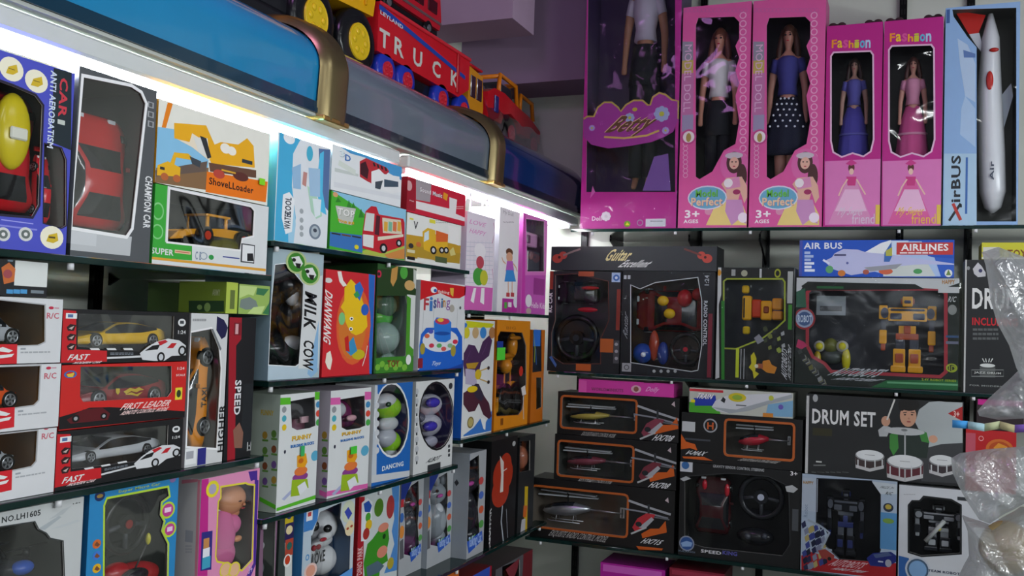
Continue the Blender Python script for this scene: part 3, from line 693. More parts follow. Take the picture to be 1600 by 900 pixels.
b = Box('toy_car_box', 'tall dark grey box with a red sports car stood on end', 'L', (117, 250), (240, 260), (130, 104), S['a1'], .17, front='#55595c', side='#3c4042', inn='#55504e', after=A1)
b.W([(131, 121), (205, 136), (220, 146), (227, 162), (205, 356), (197, 368), (112, 354), (113, 300)], '#f4f6f6', 3)
b.Q([(108, 356), (206, 370), (203, 400), (105, 390)], '#c2c6c8', 1).R(110, 360, 150, 385, '#d0d4d6', 2)
b.T('CHAMPION CAR', 225, 275, 236, 357, '#f0f2f2', 4, -90, .03)
for i in range(3): b.R(231, 158 + i * 15, 240, 170 + i * 15, '#a8acae', 2); b.R(233, 160 + i * 15, 238, 168 + i * 15, '#55595c', 3)
b.face = 'l'; b.R(108, 100, 114, 118, '#d8dada', 1).R(106, 118, 112, 380, '#6a6e70', 1); b.face = 'f'
b.done(wrap=True); A2 = b; toy_car(b, 126, 165, 206, 362, .03, '#c81018 p', 'up')

b = Box('loader_box', 'green and white box with a yellow wheel loader, under the orange loader box', 'L', (240, 350), (418, 370), (259, 290), S['a1'], .15, front='#e2e6e6', side='#2f9a34', inn='#2c2a28', after=A2)
b.Q([(240, 286), (262, 290), (258, 378), (300, 383), (300, 407), (234, 402), (232, 380)], '#3cae3c', 1)
b.W([(266, 296), (392, 324), (397, 330), (395, 368), (378, 372), (375, 390), (262, 377)], '#f4f4f4', 2)
b.ring(247, 330, 9, '#8ad48a', 2, .2, 14).ring(246, 362, 9, '#8ad48a', 2, .2, 12)
b.T('SUPER', 236, 386, 271, 400, WH, 4, 0, .03).R(273, 390, 298, 398, '#e8c8a0', 2).R(274, 392, 296, 396, '#d06050', 3)
b.T('C E', 305, 393, 314, 406, '#8090a8', 3).ring(318, 400, 6, '#9aa8b8', 2).C(330, 402, 4, '#2c9a48', 2).R(348, 400, 374, 405, '#2c3a90', 2)
b.R(377, 380, 397, 412, '#303438', 2).R(379, 382, 396, 410, '#eef0f0', 3).Q([(386, 408), (386, 396), (395, 396), (396, 408)], '#202224', 4)
b.Q([(236, 405), (415, 424), (415, 420), (236, 401)], '#e8a838', 3)
b.done(wrap=True); A3 = b; loader(b, 272, 322, 402, 392, .012); b.z1 = b.z1

b = Box('loader_box', 'yellow, orange and sky blue box with an excavator picture, on the green loader box', 'L', (245, 225), (420, 260), (268, 160), 0, .14, front='#f0f0e4', side='#e0a020', inn='#b08030', after=A2, under=A3)
b.Q([(262, 160), (270, 162), (250, 232), (244, 232)], '#f08818', 1).Q([(246, 198), (300, 206), (326, 240), (324, 296), (240, 284)], '#8cc8ea', 1)
b.Q([(244, 262), (326, 262), (324, 297), (240, 286)], '#8a6a48', 2).Q([(243, 266), (324, 252), (322, 268), (243, 276)], '#6a5a50', 2)
b.Q([(246, 258), (262, 252), (282, 262), (281, 276), (245, 274)], '#f0b820', 3).Q([(266, 254), (272, 238), (294, 240), (300, 246), (298, 250), (275, 246), (272, 258)], '#f0b820', 3).Q([(296, 244), (314, 252), (312, 262), (300, 256)], '#404850', 4)
b.C(257, 276, 6, '#c06838', 4).C(276, 279, 6, '#c06838', 4).R(250, 260, 257, 266, '#303438', 4)
b.Q([(272, 194), (322, 200), (328, 252), (300, 230), (274, 216)], '#f4e8d0', 2)
b.Q([(272, 192), (322, 196), (335, 226), (345, 222), (372, 226), (386, 216), (396, 228), (398, 262), (330, 256), (318, 220), (300, 208), (296, 222), (272, 216)], '#f4b41c', 3)
b.Q([(302, 214), (324, 216), (328, 248), (310, 238)], '#e8e8e0', 4).Q([(312, 212), (322, 216), (330, 246), (324, 248)], '#303438', 5).C(352, 232, 8, '#f8f4e8', 5).C(362, 236, 7, '#f8f4e8', 5).R(378, 248, 394, 258, '#303a40', 5)
b.Q([(326, 254), (400, 266), (400, 278), (328, 268)], '#6a4a38', 4).C(342, 272, 9, '#c04838', 5, 7).C(376, 276, 12, '#603028', 5, 7).R(346, 264, 368, 272, '#e8b030', 5)
b.Q([(323, 268), (418, 284), (415, 316), (321, 300)], '#f47c14', 4).T('ShoveLLoader', 326, 279, 396, 301, '#3a1a10', 6, 0, .03)
b.sticker(403, 278, 411, 290, '#8ae020', 'small lime green price sticker')
b.done(); A4 = b

# ------------------------------------------------------------------ first bay, middle shelf: toy cars
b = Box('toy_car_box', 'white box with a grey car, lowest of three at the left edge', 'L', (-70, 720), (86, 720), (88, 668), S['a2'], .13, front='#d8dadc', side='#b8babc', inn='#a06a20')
def rcbox(b, y, col):
    k = (y - 470) * .04; b.tf = lambda px, py: (px - k, py + (529 - py) / (1414 - px) * px)
    b.W([(-60, y - 6), (70, y + 4), (70, y + 64), (60, y + 69), (-60, y + 72)] if y < 500 else [(-60, y + 4), (67, y + 4), (64, y + 60), (57, y + 67), (-60, y + 74)], '#b0b2b4', 1)
    yb = y + 66
    b.Q([(-70, yb + 2), (27, yb + 2), (26, yb + 34), (-70, yb + 40)], '#d01c28', 2)
    b.Q([(-10, yb + 12), (4, yb + 6), (20, yb + 12), (14, yb + 15)], WH, 3).Q([(-10, yb + 20), (22, yb + 17), (18, yb + 22), (-10, yb + 25)], WH, 3)
    b.T('R/C', 73, y + 16, 92, y + 26, '#c86070', 3, 0, .02).C(80, y + 8, 4, '#c02848', 3, 2.5).R(85, y + 7, 92, y + 9, '#c890a0', 3)
    b.R(32, yb + 8, 40, yb + 11, '#9aa0a6', 3).lines(32, yb + 14, 78, yb + 17, 1, '#a8acb0', 3, .8)
    b.done(); toy_car(b, -48, y + 22, 33, yb + 4, .03, col, 'side', 'sedan', flip=True)
rcbox(b, 670, '#9a9ea2 p'); R3 = b
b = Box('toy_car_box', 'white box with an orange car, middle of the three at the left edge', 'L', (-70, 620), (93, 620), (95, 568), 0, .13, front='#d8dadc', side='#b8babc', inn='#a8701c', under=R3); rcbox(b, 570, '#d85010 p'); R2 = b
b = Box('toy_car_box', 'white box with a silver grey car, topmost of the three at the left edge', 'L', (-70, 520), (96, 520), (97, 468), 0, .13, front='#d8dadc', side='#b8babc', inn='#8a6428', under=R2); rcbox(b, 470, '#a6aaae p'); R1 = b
b = Box('game_box', 'small black box with a blank white panel, on the white car boxes', 'L', (-40, 440), (74, 440), (74, 404), 0, .12, front='#181a1e', side='#121316', under=R1)
b.R(24, 405, 73, 449, '#dfe3e0', 2).Q([(2, 418), (14, 410), (24, 420), (22, 440), (6, 444)], '#c86a30', 2).C(12, 428, 7, '#a04850', 3).R(12, 402, 20, 409, '#7a90a0', 3)
for i in range(3): b.R(10 + i * 11, 452, 20 + i * 11, 459, '#4a98d0', 3)
b.R(48, 453, 68, 459, '#78848c', 3); b.done()

def fastbox(b, y, col, lead=False):
    b.Q([(88, y), (119, y + 2), (119, y + 62), (167, y + 64), (167, y + 81), (86, y + 83)], '#c81c24', 1)
    b.W([(123, y + 6), (272, y + 10), (270, y + 70), (122, y + 58), (121, y + 55)], None)
    b.R(103, y + 5, 120, y + 14, '#e8ecec', 3); b.R(106, y + 7, 114, y + 12, '#5070a0', 4)
    for i in range(3): b.Q([(104, y + 27 + i * 15), (110, y + 22 + i * 15), (119, y + 24 + i * 15), (115, y + 33 + i * 15), (106, y + 33 + i * 15)], '#30181c', 3); b.Q([(107, y + 29 + i * 15), (116, y + 25 + i * 15), (112, y + 31 + i * 15)], '#c8b8b0', 4)
    b.T('FAST', 105, y + 69, 141, y + 79, WH, 5, 0, .05, .15).T('MODERN CAR', 112, y + 80, 161, y + 85, '#f0d8d8', 5, 0, .04, .15)
    b.Q([(167, y + 74), (290, y + 68), (290, y + 71), (167, y + 77)], '#d8dadc', 3).lines(172, y + 67, 208, y + 71, 2, '#88909a', 3)
    b.C(284, y + 20, 6, '#e4e6e6', 4).R(281, y + 17, 287, y + 22, '#404448', 5); b.T('1:24', 278, y + 32, 290, y + 38, '#d8dada', 4)
    # printed white racer over the lower right corner
    b.Q([(218, y + 68), (230, y + 58), (244, y + 50), (262, y + 45), (280, y + 48), (290, y + 56), (289, y + 66), (280, y + 70), (268, y + 72), (256, y + 80), (240, y + 80), (222, y + 78)], '#d8dadc', 6)
    b.Q([(226, y + 64), (238, y + 56), (250, y + 54), (246, y + 62)], '#16181a', 7).Q([(246, y + 50), (258, y + 47), (262, y + 50), (250, y + 56)], '#c02028', 7).Q([(260, y + 60), (268, y + 52), (276, y + 52), (270, y + 60)], '#c02028', 7)
    for x, yy in ((251, y + 74), (284, y + 64)): b.C(x, yy, 6, '#101010', 8, 8); b.C(x, yy, 3.5, '#c8ccd0', 9, 5)
    for i in range(3): b.Q([(140 + i * 26, y + 60), (154 + i * 26, y + 60), (156 + i * 26, y + 63), (142 + i * 26, y + 63)], '#dfe1e1', 3)
    b.done(wrap=True); toy_car(b, 123, y + 18, 262, y + 59, .022, col, 'side')
C3 = b = Box('toy_car_box', 'red and black box with a white sports car, lowest of its stack', 'L', (86, 720), (284, 700), (90, 675), S['a2'], .12, front='#17181a', side='#8a1218', inn='#3a3634', after=R3); b.tf = lambda px, py: (px - 9, py + (529 - py) / (1414 - px) * (px - 95)); fastbox(b, 679, '#c4c8cc p')
C2 = b = Box('toy_car_box', 'all red box with a dark red sports car, middle of its stack', 'L', (90, 620), (290, 610), (95, 571), 0, .12, front='#cc2420', side='#9a1418', inn='#2c2624', after=R2, under=C3)
b.W([(126, 573), (268, 572), (268, 612), (262, 620), (130, 628), (125, 620)], None)
b.ring(110, 585, 10, '#3a6ab0', 3, .3, 6).Q([(104, 585), (116, 582), (114, 589), (106, 589)], '#e0c040', 4)
b.T('FIRST LEADER', 187, 624, 270, 641, '#f0d0cc', 5, 0, .03, .1).T('REMOTE CONTROL MODEL', 187, 636, 266, 648, '#f0d0cc', 5, 0, .03, .1)
b.R(274, 606, 284, 624, '#e8d838', 4).C(279, 615, 3.5, '#303820', 5, 6); b.T('1:24', 277, 573, 288, 578, '#f0d8d4', 4).T('SCALE', 275, 584, 289, 588, '#f0d8d4', 4)
b.Q([(90, 652), (120, 644), (140, 637), (172, 636), (292, 642), (290, 668), (88, 672)], '#141114', 2).Q([(104, 656), (130, 640), (160, 637), (172, 646), (168, 656), (110, 662)], '#5a1018', 3).C(118, 654, 6, '#0a0a0a', 4).C(162, 650, 5, '#0a0a0a', 4).C(118, 654, 3, '#a0a4a8', 5).C(162, 650, 2.6, '#a0a4a8', 5)
b.done(wrap=True)
body = toy_car(b, 128, 588, 264, 630, .022, '#8a1420 p', 'side')[0]
m = MB(); y = -b.d / 2 + .0205
for pts in ([(194, 612), (204, 606), (212, 608), (218, 605), (226, 609), (220, 610), (214, 613), (206, 611), (198, 616)], [(196, 617), (206, 613), (214, 616), (224, 612), (216, 619), (206, 617)], [(182, 607), (188, 607), (188, 613), (185, 617), (182, 613)]):
    q = [b.F(*p, .0195) for p in pts]; m.add([(p[0], y, p[1]) for p in q] , geometry.tessellate_polygon([[Vector((p[0], p[1], 0)) for p in q]]), '#d8b820')
m.build('printed_flame', body)
C1 = b = Box('toy_car_box', 'red and black box with a yellow sports car, topmost of its stack', 'L', (97, 520), (295, 520), (97, 482), 0, .12, front='#17181a', side='#8a1218', inn='#44403c', after=R1, under=C2); fastbox(b, 484, '#e8b810 p')
for q in (C1, C2, C3): pass
mx = max(C1.u1, C2.u1, C3.u1)
class _U: u1 = mx
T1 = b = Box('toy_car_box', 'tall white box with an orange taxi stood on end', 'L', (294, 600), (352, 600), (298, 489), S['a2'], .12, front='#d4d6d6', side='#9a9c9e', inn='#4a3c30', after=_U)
b.W([(297, 520), (330, 514), (342, 544), (345, 575), (338, 700), (292, 697)], '#f0f0f0', 2)
b.Q([(339, 494), (350, 500), (356, 512), (352, 526), (346, 530), (338, 516)], '#1c1c48', 3).lines(301, 498, 322, 505, 1, '#a0a2a4', 3)
b.T('HIGHER', 341, 632, 351, 706, '#181a1c', 5, 90, .05)
b.R(289, 702, 306, 724, '#eceeee', 2).R(291, 706, 302, 716, '#a8aab0', 3).R(309, 701, 321, 725, '#2a2c80', 3)
b.Q([(330, 514), (333, 514), (346, 545), (344, 548)], '#707478', 3)
b.done(wrap=True); body, X, L, Wd, Hc = toy_car(b, 299, 526, 338, 696, .022, '#e89020 p', 'stand')
m = MB(); a, c = b.F(318, 606, .018), b.F(324, 636, .018); vs, fs = glyphs('TAXI', .03)
m.add([(a[0] + (c[0] - a[0]) * (1 - v), -b.d / 2 + .0205, c[1] + (a[1] - c[1]) * u) for u, v in vs], fs, '#181818'); m.build('door_lettering', body)
T2 = b = Box('toy_car_box', 'narrow black and red box with vertical white lettering, beside the taxi box', 'L', (354, 600), (396, 600), (368, 496), S['a2'], .12, front='#16171b', side='#101114', inn='#181a1e', after=T1)
b.Q([(358, 492), (378, 496), (377, 530), (369, 540), (367, 720), (355, 722)], '#a01828', 1).R(366, 504, 376, 524, '#7a1420', 2).R(368, 506, 372, 522, '#d8a8ac', 3)
b.T('SPEED', 366, 594, 376, 648, '#e6e6e8', 5, -90, .05).Q([(364, 672), (374, 660), (380, 676), (378, 700), (366, 700)], '#8a6050', 3).T('1:12', 386, 690, 397, 704, WH, 3)
b.R(380, 600, 396, 700, '#1e2226', 2).done()
# camouflage boxes standing on the taxi box and SPEED box
G1 = b = Box('camouflage_box', 'olive and lime green box with camouflage print, left of the two camouflage boxes', 'L', (353, 470), (371, 470), (360, 441), 0, .10, off=.0, front='#b4c850', side='#7c9430', under=T1)
b.R(360, 453, 366, 483, '#66763a', 2).face = 'l'
b.Q([(295, 470), (350, 470), (350, 487), (295, 489)], '#2c4a2a', 2).C(324, 480, 5, '#8aa860', 3, 7).C(312, 480, 4, '#8aa860', 3).T('ARMY', 332, 452, 344, 462, '#c8d0a0', 3); b.face = 'f'; b.done()
G2 = b = Box('camouflage_box', 'camouflage printed box in green and grey, right of the two camouflage boxes', 'L', (373, 470), (421, 470), (380, 444), 0, .20, front='#9cbc60', side='#5a7a3c', after=G1, under=T1)
b.Q([(374, 446), (402, 448), (396, 462), (388, 460), (374, 466)], '#c4dc8c', 2).Q([(376, 468), (390, 464), (400, 470), (404, 482), (384, 484), (374, 480)], '#7c8a84', 2).Q([(402, 450), (420, 452), (412, 462), (400, 460)], '#3c7a50', 2).Q([(410, 490), (420, 474), (434, 470), (434, 494)], '#3a7c4c', 2).Q([(386, 490), (396, 480), (414, 478), (408, 491)], '#c4dc8c', 3).Q([(424, 468), (428, 464), (431, 470), (427, 474)], '#7a4a28', 3).done()

# ------------------------------------------------------------------ first bay, lower shelf
b = Box('drone_box', 'white marbled box with a quadcopter drone behind a notched window', 'L', (-60, 850), (129, 820), (130, 776), S['a3'], .16, front='#c2c6c6', side='#b0b4b4', inn='#5c605c')
b.W([(-50, 832), (54, 816), (60, 828), (72, 834), (78, 842), (98, 846), (100, 900), (-50, 940)], '#3c4040', 1)
b.T('NO.LH1605', 3, 797, 63, 816, '#2c3032', 4, 0, .02).T('14+', 114, 784, 126, 788, '#303436', 4)
b.Q([(76, 812), (98, 796), (112, 790), (98, 804)], '#b4babc', 2).Q([(80, 826), (120, 812), (126, 814), (90, 826)], '#bcc2c4', 2).Q([(60, 826), (92, 806), (96, 808), (70, 828)], '#a8b0b4', 2)
b.done(); m = MB(); o = None
x, z = b.F(25, 888, .05); x = min(x, b.w / 2 - .05); y = -b.d / 2 + .06
m.ell((x, y, z), (.030, .03, .014), '#2a2e34 p'); m.ell((x + .0, y - .02, z + .002), (.018, .012, .01), '#3058b0 p')
arms = [b.F(-20, 870, .05), b.F(40, 870, .05), b.F(5, 850, .07), b.F(62, 884, .06)]
arms = [(max(-b.w / 2 + .045, min(b.w / 2 - .045, q[0])), q[1]) for q in arms]
for i, (ax_, az_) in enumerate(arms): m.tube([(x, y, z), (ax_, y + (.03 if i > 1 else -.01), az_)], .004, '#202428 p', 6)
o = m.build('toy_drone', b.ob)
for i, (ax_, az_) in enumerate(arms):
    k = MB(); yy = y + (.03 if i > 1 else -.01); k.cyl((ax_, yy, az_), (ax_, yy, az_ + .012), .005, '#101214 p', 10); k.ell((ax_ - .018, yy, az_ + .013), (.018, .004, .0015), '#181c20 p', 10, 5); k.ell((ax_ + .018, yy, az_ + .013), (.018, .004, .0015), '#181c20 p', 10, 5); k.build('propeller', o)
D1 = b
b = Box('toy_car_box', 'sky blue box with a lime edged dark window and pink badges', 'L', (138, 820), (277, 800), (140, 763), S['a3'], .14, front='#2a86c0', side='#1c6498', inn='#17191c', after=D1)
b.W([(168, 780), (262, 762), (264, 775), (252, 784), (250, 805), (256, 815), (252, 830), (258, 842), (262, 850), (260, 960), (163, 960), (164, 790)], '#b8d83c', 2)
b.T('Super Micro Car', 185, 757, 250, 768, '#b8cc60', 4, 0, .02)
b.C(156, 775, 8, '#1c3060', 3).C(156, 775, 5, '#a08040', 4, 3).C(270, 748, 5, '#8a70a8', 3, 6)
b.C(262, 797, 11, '#b8d83c', 4, 13).C(262, 797, 8.5, '#c04090', 5, 10).R(257, 794, 267, 799, '#f0d0e8', 6).C(265, 827, 10, '#b8d83c', 4, 12).C(265, 827, 7.5, '#c04090', 5, 9).R(261, 824, 269, 829, '#f0d0e8', 6)
for y, c in ((850, '#d06a30'), (868, '#3c7ad0'), (888, '#e0b020')): b.C(151, y, 6.5, c, 3, 7); b.Q([(147, y + 2), (151, y - 4), (156, y + 1), (152, y + 4)], '#7a4a30', 4)
b.done(wrap=True); wheel_toy(b, 208, 820, 36, .03, '#8a2020 p'); figure(b, 'toy_car_body', [(205, 900, 44, 22, '#b01420 p'), (180, 895, 20, 16, '#b01420 p'), (235, 893, 22, 18, '#a01018 p'), (210, 900, 20, 12, '#202024 p', -.02)], .02)
m = MB(); a = b.F(208, 895, .02); c = b.F(225, 850, .02); m.tube([(a[0], -b.d / 2 + .02, a[1]), (c[0], -b.d / 2 + .015, c[1])], .0015, '#404040 p', 6); m.ell((c[0] + .003, -b.d / 2 + .015, c[1] + .008), (.004, .004, .009), '#c8c030 p'); m.build('toy_antenna', b.ob)
D2 = b
b = Box('baby_doll_box', 'pink and purple box with a sleeping baby doll behind a yellow edged window', 'L', (312, 820), (403, 800), (316, 749), S['a3'], .17, front='#e090b8', side='#c8c4c0', inn='#74706c')
b.Q([(312, 750), (326, 748), (324, 900), (308, 900)], '#c02888', 1).Q([(388, 737), (402, 735), (402, 750), (396, 750), (392, 752)], '#4a2a90', 2)
b.Q([(398, 750), (404, 750), (404, 880), (392, 900), (385, 900), (396, 880)], '#4a2a90', 1)
b.W([(346, 762), (384, 756), (387, 758), (397, 759), (393, 874), (378, 890), (370, 886), (360, 880), (340, 876), (338, 870), (342, 784), (346, 778)], '#e4d440', 2)
b.C(332, 764, 10, '#e8d830', 4, 13).C(332, 764, 6, '#b0a8c0', 5, 8)
b.Q([(315, 832), (332, 829), (330, 890), (313, 892)], '#2c2a80', 3).Q([(318, 842), (327, 840), (326, 868), (317, 868)], '#c88a50', 4).R(317, 858, 327, 870, '#e8e8f0', 5).R(316, 872, 328, 886, '#40a0c0', 5)
for x in (352, 366): b.C(x, 890, 9, '#e8b890', 4, 12).ring(x, 890, 9, '#e4d440', 5, .2, 12)
b.T('3+', 388, 884, 394, 896, '#d0b8e0', 4)
b.face = 'l'; b.Q([(284, 750), (310, 748), (308, 753), (284, 756)], '#e08898', 1).Q([(309, 750), (313, 750), (308, 900), (304, 900)], '#e08898', 1).R(290, 828, 301, 848, '#a8a8ac', 2).lines(290, 852, 300, 866, 3, '#b0aeb0', 2); b.face = 'f'
b.done()
def baby(b):
    m = MB(); 
    def E(cx, cy, rx, ry, c, dy=0, k=.8):
        x, z = b.F(cx, cy, .015); x2, _ = b.F(cx + rx, cy, .015); _, z2 = b.F(cx, cy + ry, .015); a, e = abs(x2 - x), abs(z2 - z); x, z = b.F(cx, cy, .02); x, z = b.keep(x, z, a, e); m.ell((x, -b.d / 2 + .030 + dy * .6, z), (a, min(min(a, e) * k, .02), e), c, 20, 14)
    E(372, 780, 20, 23, '#d8966c', .0); E(372, 776, 21, 21, '#c88a60', .012); E(360, 790, 4, 5, '#d08a64', -.014); E(389, 784, 4, 5, '#d08a64', -.006)
    for ex in (368, 380): E(ex, 782, 2.6, 1.2, '#5a3020', -.034)
    E(374, 787, 2, 2.4, '#d08a64', -.034); E(374, 793, 3.2, 1.2, '#b04048', -.030); E(372, 802, 8, 8, '#d08a64')
    o = m.build('baby_doll', b.ob); m = MB(); E(360, 795, 12, 8, '#d8dce4 f', .0); m.build('collar', o)
    m = MB(); E(352, 838, 18, 42, '#d870a0 f'); E(350, 868, 20, 26, '#d06898 f'); E(366, 820, 12, 16, '#d870a0 f', -.005); E(374, 842, 6, 5, '#d8966c', -.01); E(350, 896, 10, 9, '#d870a0 f'); m.build('romper', o)
baby(b)

# ================================================================== LEFT WALL, second bay, top shelf
b = Box('dispenser_toy_box', 'tall sky blue and white box picturing a water dispenser toy', 'L', (431, 300), (514, 300), (460, 214), S['b1'], .12, front='#e8eef2', side='#58c4ec')
b.Q([(425, 204), (440, 208), (432, 388), (420, 386)], '#dce8ec', 1).Q([(437, 206), (470, 214), (458, 240), (456, 290), (462, 340), (458, 392), (428, 386)], '#48b4e0', 1).Q([(450, 350), (459, 320), (462, 350), (458, 392), (450, 390)], '#a8d8f0', 2)
b.Q([(498, 232), (516, 234), (514, 330), (505, 320), (500, 280)], '#5878a8', 1).C(452, 216, 9, '#f4f8fa', 2)
b.C(484, 240, 5, '#48b8d8', 3, 12).Q([(500, 240), (506, 236), (504, 300), (510, 336), (500, 330), (494, 290)], '#58c8f0', 3)
b.Q([(456, 262), (470, 256), (470, 296), (458, 294)], '#9cc4e4', 3).Q([(482, 262), (500, 264), (500, 308), (484, 306)], '#a8cce8', 3).Q([(474, 268), (480, 270), (478, 292), (472, 288)], '#c89088', 3)
b.Q([(480, 290), (492, 300), (502, 326), (503, 338), (494, 342), (486, 330)], '#b8e0c8', 2).Q([(488, 310), (502, 312), (500, 336), (492, 340)], '#e8f4f8', 3)
b.C(492, 362, 9, '#788898', 3, 12).C(492, 362, 6, '#b8c4cc', 4, 9).C(492, 360, 3, '#404a58', 5)
for y in (330, 344, 356, 366): b.C(471, y, 3, '#a8b0b4', 3, 4)
b.Q([(442, 304), (452, 300), (460, 312), (456, 362), (446, 366), (440, 340)], '#f4f8fa', 3).T('COOL', 445, 308, 455, 336, '#283848', 5, 90, .03).T('WATER', 444, 330, 454, 358, '#283848', 5, 90, .03)
b.done(); B1 = b
b = Box('bus_toy_box', 'grassy green box with a red tour bus picture', 'L', (516, 350), (633, 370), (516, 297), S['b1'], .16, front='#48b830', side='#3a9a28', after=B1)
b.Q([(517, 297), (640, 326), (632, 400), (578, 390), (576, 340), (560, 325)], '#90cdea', 1).Q([(515, 362), (568, 368), (566, 395), (514, 384)], '#3878c0', 2)
for x, c in ((518, '#303030'), (534, '#704a30'), (550, '#303030')): b.R(x, 363 + (x - 518) * .15, x + 14, 368 + (x - 518) * .15, c, 3)
for x, y, h in ((545, 312, 14), (552, 316, 12), (528, 308, 8), (564, 326, 14)): b.Q([(x - 4, y + h), (x, y), (x + 5, y + h)], '#2c8a28', 2)
b.Q([(524, 321), (556, 326), (550, 352), (530, 348)], '#c8ccc4', 3).T('TOP', 527, 324, 554, 341, '#f4f4f0', 6, 0, .05, sh=('#607058', .6, .6)).T('TOUR BUS', 527, 342, 553, 350, '#e8c020', 6, 0, .05, wave=-.3, sh=('#b03020', .5, .5))
b.C(524, 304, 4, '#e0a878', 3).C(557, 386, 3.5, '#e8d820', 3)
b.Q([(566, 392), (598, 384), (632, 380), (634, 404), (590, 404), (566, 398)], '#b8c850', 3).Q([(600, 398), (632, 388), (632, 405), (606, 405)], '#d89048', 4)
b.Q([(571, 330), (580, 322), (588, 323), (592, 335), (630, 342), (632, 348), (632, 384), (596, 396), (566, 388), (566, 364)], '#c82430', 4)
b.Q([(572, 332), (585, 334), (583, 362), (568, 360)], '#d8e0dc', 5).Q([(588, 336), (594, 338), (592, 368), (585, 366)], '#502028', 5).Q([(597, 340), (626, 344), (628, 366), (598, 364)], '#e0d8c0', 5)
for i, c in enumerate(('#e8b040', '#7ac0a0', '#e07848', '#e8b040')): b.R(600 + i * 7, 346, 605 + i * 7, 362, c, 6)
b.Q([(567, 366), (584, 368), (583, 388), (567, 384)], '#e8e8e4', 5).Q([(590, 370), (630, 366), (630, 370), (590, 376)], '#e8e0c8', 6)
for x, y, r in ((599, 388, 6), (623, 380, 4.5)): b.C(x, y, r, '#181818', 7, r * 1.3).C(x, y, r * .5, '#d0d4d4', 8, r * .7)
b.done(); B2 = b
b = Box('train_toy_box', 'white and light blue train box, on the green bus box', 'L', (518, 260), (627, 290), (518, 224), 0, .16, front='#eef2f4', side='#d0d8dc', after=B1, under=B2)
b.Q([(530, 224), (628, 258), (628, 282), (600, 266), (570, 246), (548, 240)], '#48a0d8', 1).T('3', 530, 235, 538, 245, '#e8f4f8', 5, 0, .04, sh=('#306890', .5, .5)).T('D', 539, 242, 548, 252, '#3878c0', 5, 0, .04)
b.Q([(523, 262), (560, 272), (560, 276), (523, 268)], '#d0d8d4', 2).Q([(530, 250), (556, 266), (555, 274), (528, 258)], '#e0e8e0', 2)
b.Q([(562, 252), (572, 247), (604, 262), (608, 268), (596, 280), (588, 290), (575, 284), (562, 276)], '#c03038', 3).Q([(563, 256), (571, 252), (576, 266), (574, 280), (563, 272)], '#401820', 4)
b.Q([(580, 268), (592, 264), (600, 272), (624, 276), (626, 300), (612, 302), (592, 296), (580, 286)], '#f4f6f6', 5).Q([(586, 284), (598, 282), (594, 296), (586, 294)], '#405058', 6).Q([(600, 280), (622, 284), (622, 292), (600, 292)], '#405868', 6)
for i in range(4): b.Q([(582 + i * 6, 254 + i * 2.4), (585 + i * 6, 254 + i * 2.4), (587 + i * 6, 260 + i * 2.4), (584 + i * 6, 260 + i * 2.4)], '#202428', 5)
b.Q([(522, 284), (626, 306), (626, 312), (522, 292)], '#e4e8ec', 2).done()
b = Box('truck_toy_box', 'white and sandy box with a yellow dump truck picture', 'L', (635, 370), (720, 380), (635, 331), S['b1'], .15, front='#eef0ea', side='#b8b8a8', after=B2)
b.Q([(635, 366), (662, 370), (720, 384), (718, 412), (634, 402)], '#c89c28', 1).Q([(634, 382), (720, 396), (718, 412), (634, 402)], '#b8952c', 2)
b.Q([(660, 362), (668, 356), (680, 360), (680, 366), (700, 370), (699, 388), (684, 388), (676, 396), (662, 390)], '#e8b828', 4).Q([(681, 360), (700, 366), (699, 378), (681, 378)], '#e06828', 5).Q([(663, 364), (670, 360), (670, 374), (662, 378)], '#d8e8ec', 5)
for x, r in ((677, 5), (690, 4), (697, 4)): b.C(x, 391, r, '#181818', 6, r * 1.3).C(x, 391, r * .5, '#d8d8d8', 7, r * .7)
b.T('V', 646, 346, 653, 358, '#303438', 4).lines(681, 344, 700, 350, 2, '#a0a49c', 3).R(640, 340, 646, 344, '#e8e040', 3).R(671, 342, 680, 350, '#e8e040', 3)
b.Q([(700, 352), (718, 356), (717, 384), (702, 378)], '#f4f4f0', 3).C(642, 384, 4, '#303030', 4).C(654, 382, 4, '#d07038', 4).R(636, 389, 648, 396, '#e0d8b0', 4).Q([(702, 392), (708, 386), (712, 398), (704, 400)], '#d8cc80', 4)
b.R(636, 400, 648, 407, '#1c1c1c', 4).R(652, 402, 678, 408, '#e8e4d8', 4).R(680, 400, 698, 412, '#506038', 4).done(); B3 = b
b = Box('game_box', 'crimson box with white lettering, lying on the yellow truck box', 'L', (628, 300), (727, 320), (628, 272), 0, .16, front='#d02038', side='#a01828', after=B2, under=B3)
b.Q([(628, 275), (650, 276), (649, 330), (627, 326)], '#a01828', 1).Q([(650, 276), (674, 284), (672, 316), (650, 312)], '#a8a0a4', 2).C(639, 290, 5, '#d8a8a8', 3, 8).T('PIA', 640, 312, 647, 316, '#e8c8c8', 4)
b.T('Sound Music', 656, 294, 691, 308, '#f4f4f4', 5, 0, .04, sh=('#703040', .6, .6)).Q([(693, 300), (700, 304), (698, 314), (692, 310)], '#e8a020', 4)
b.Q([(650, 314), (702, 326), (702, 308), (714, 312), (712, 334), (726, 340), (726, 346), (650, 326)], '#f0ecec', 3).lines(713, 322, 724, 328, 2, '#f0c0c0', 4).done()

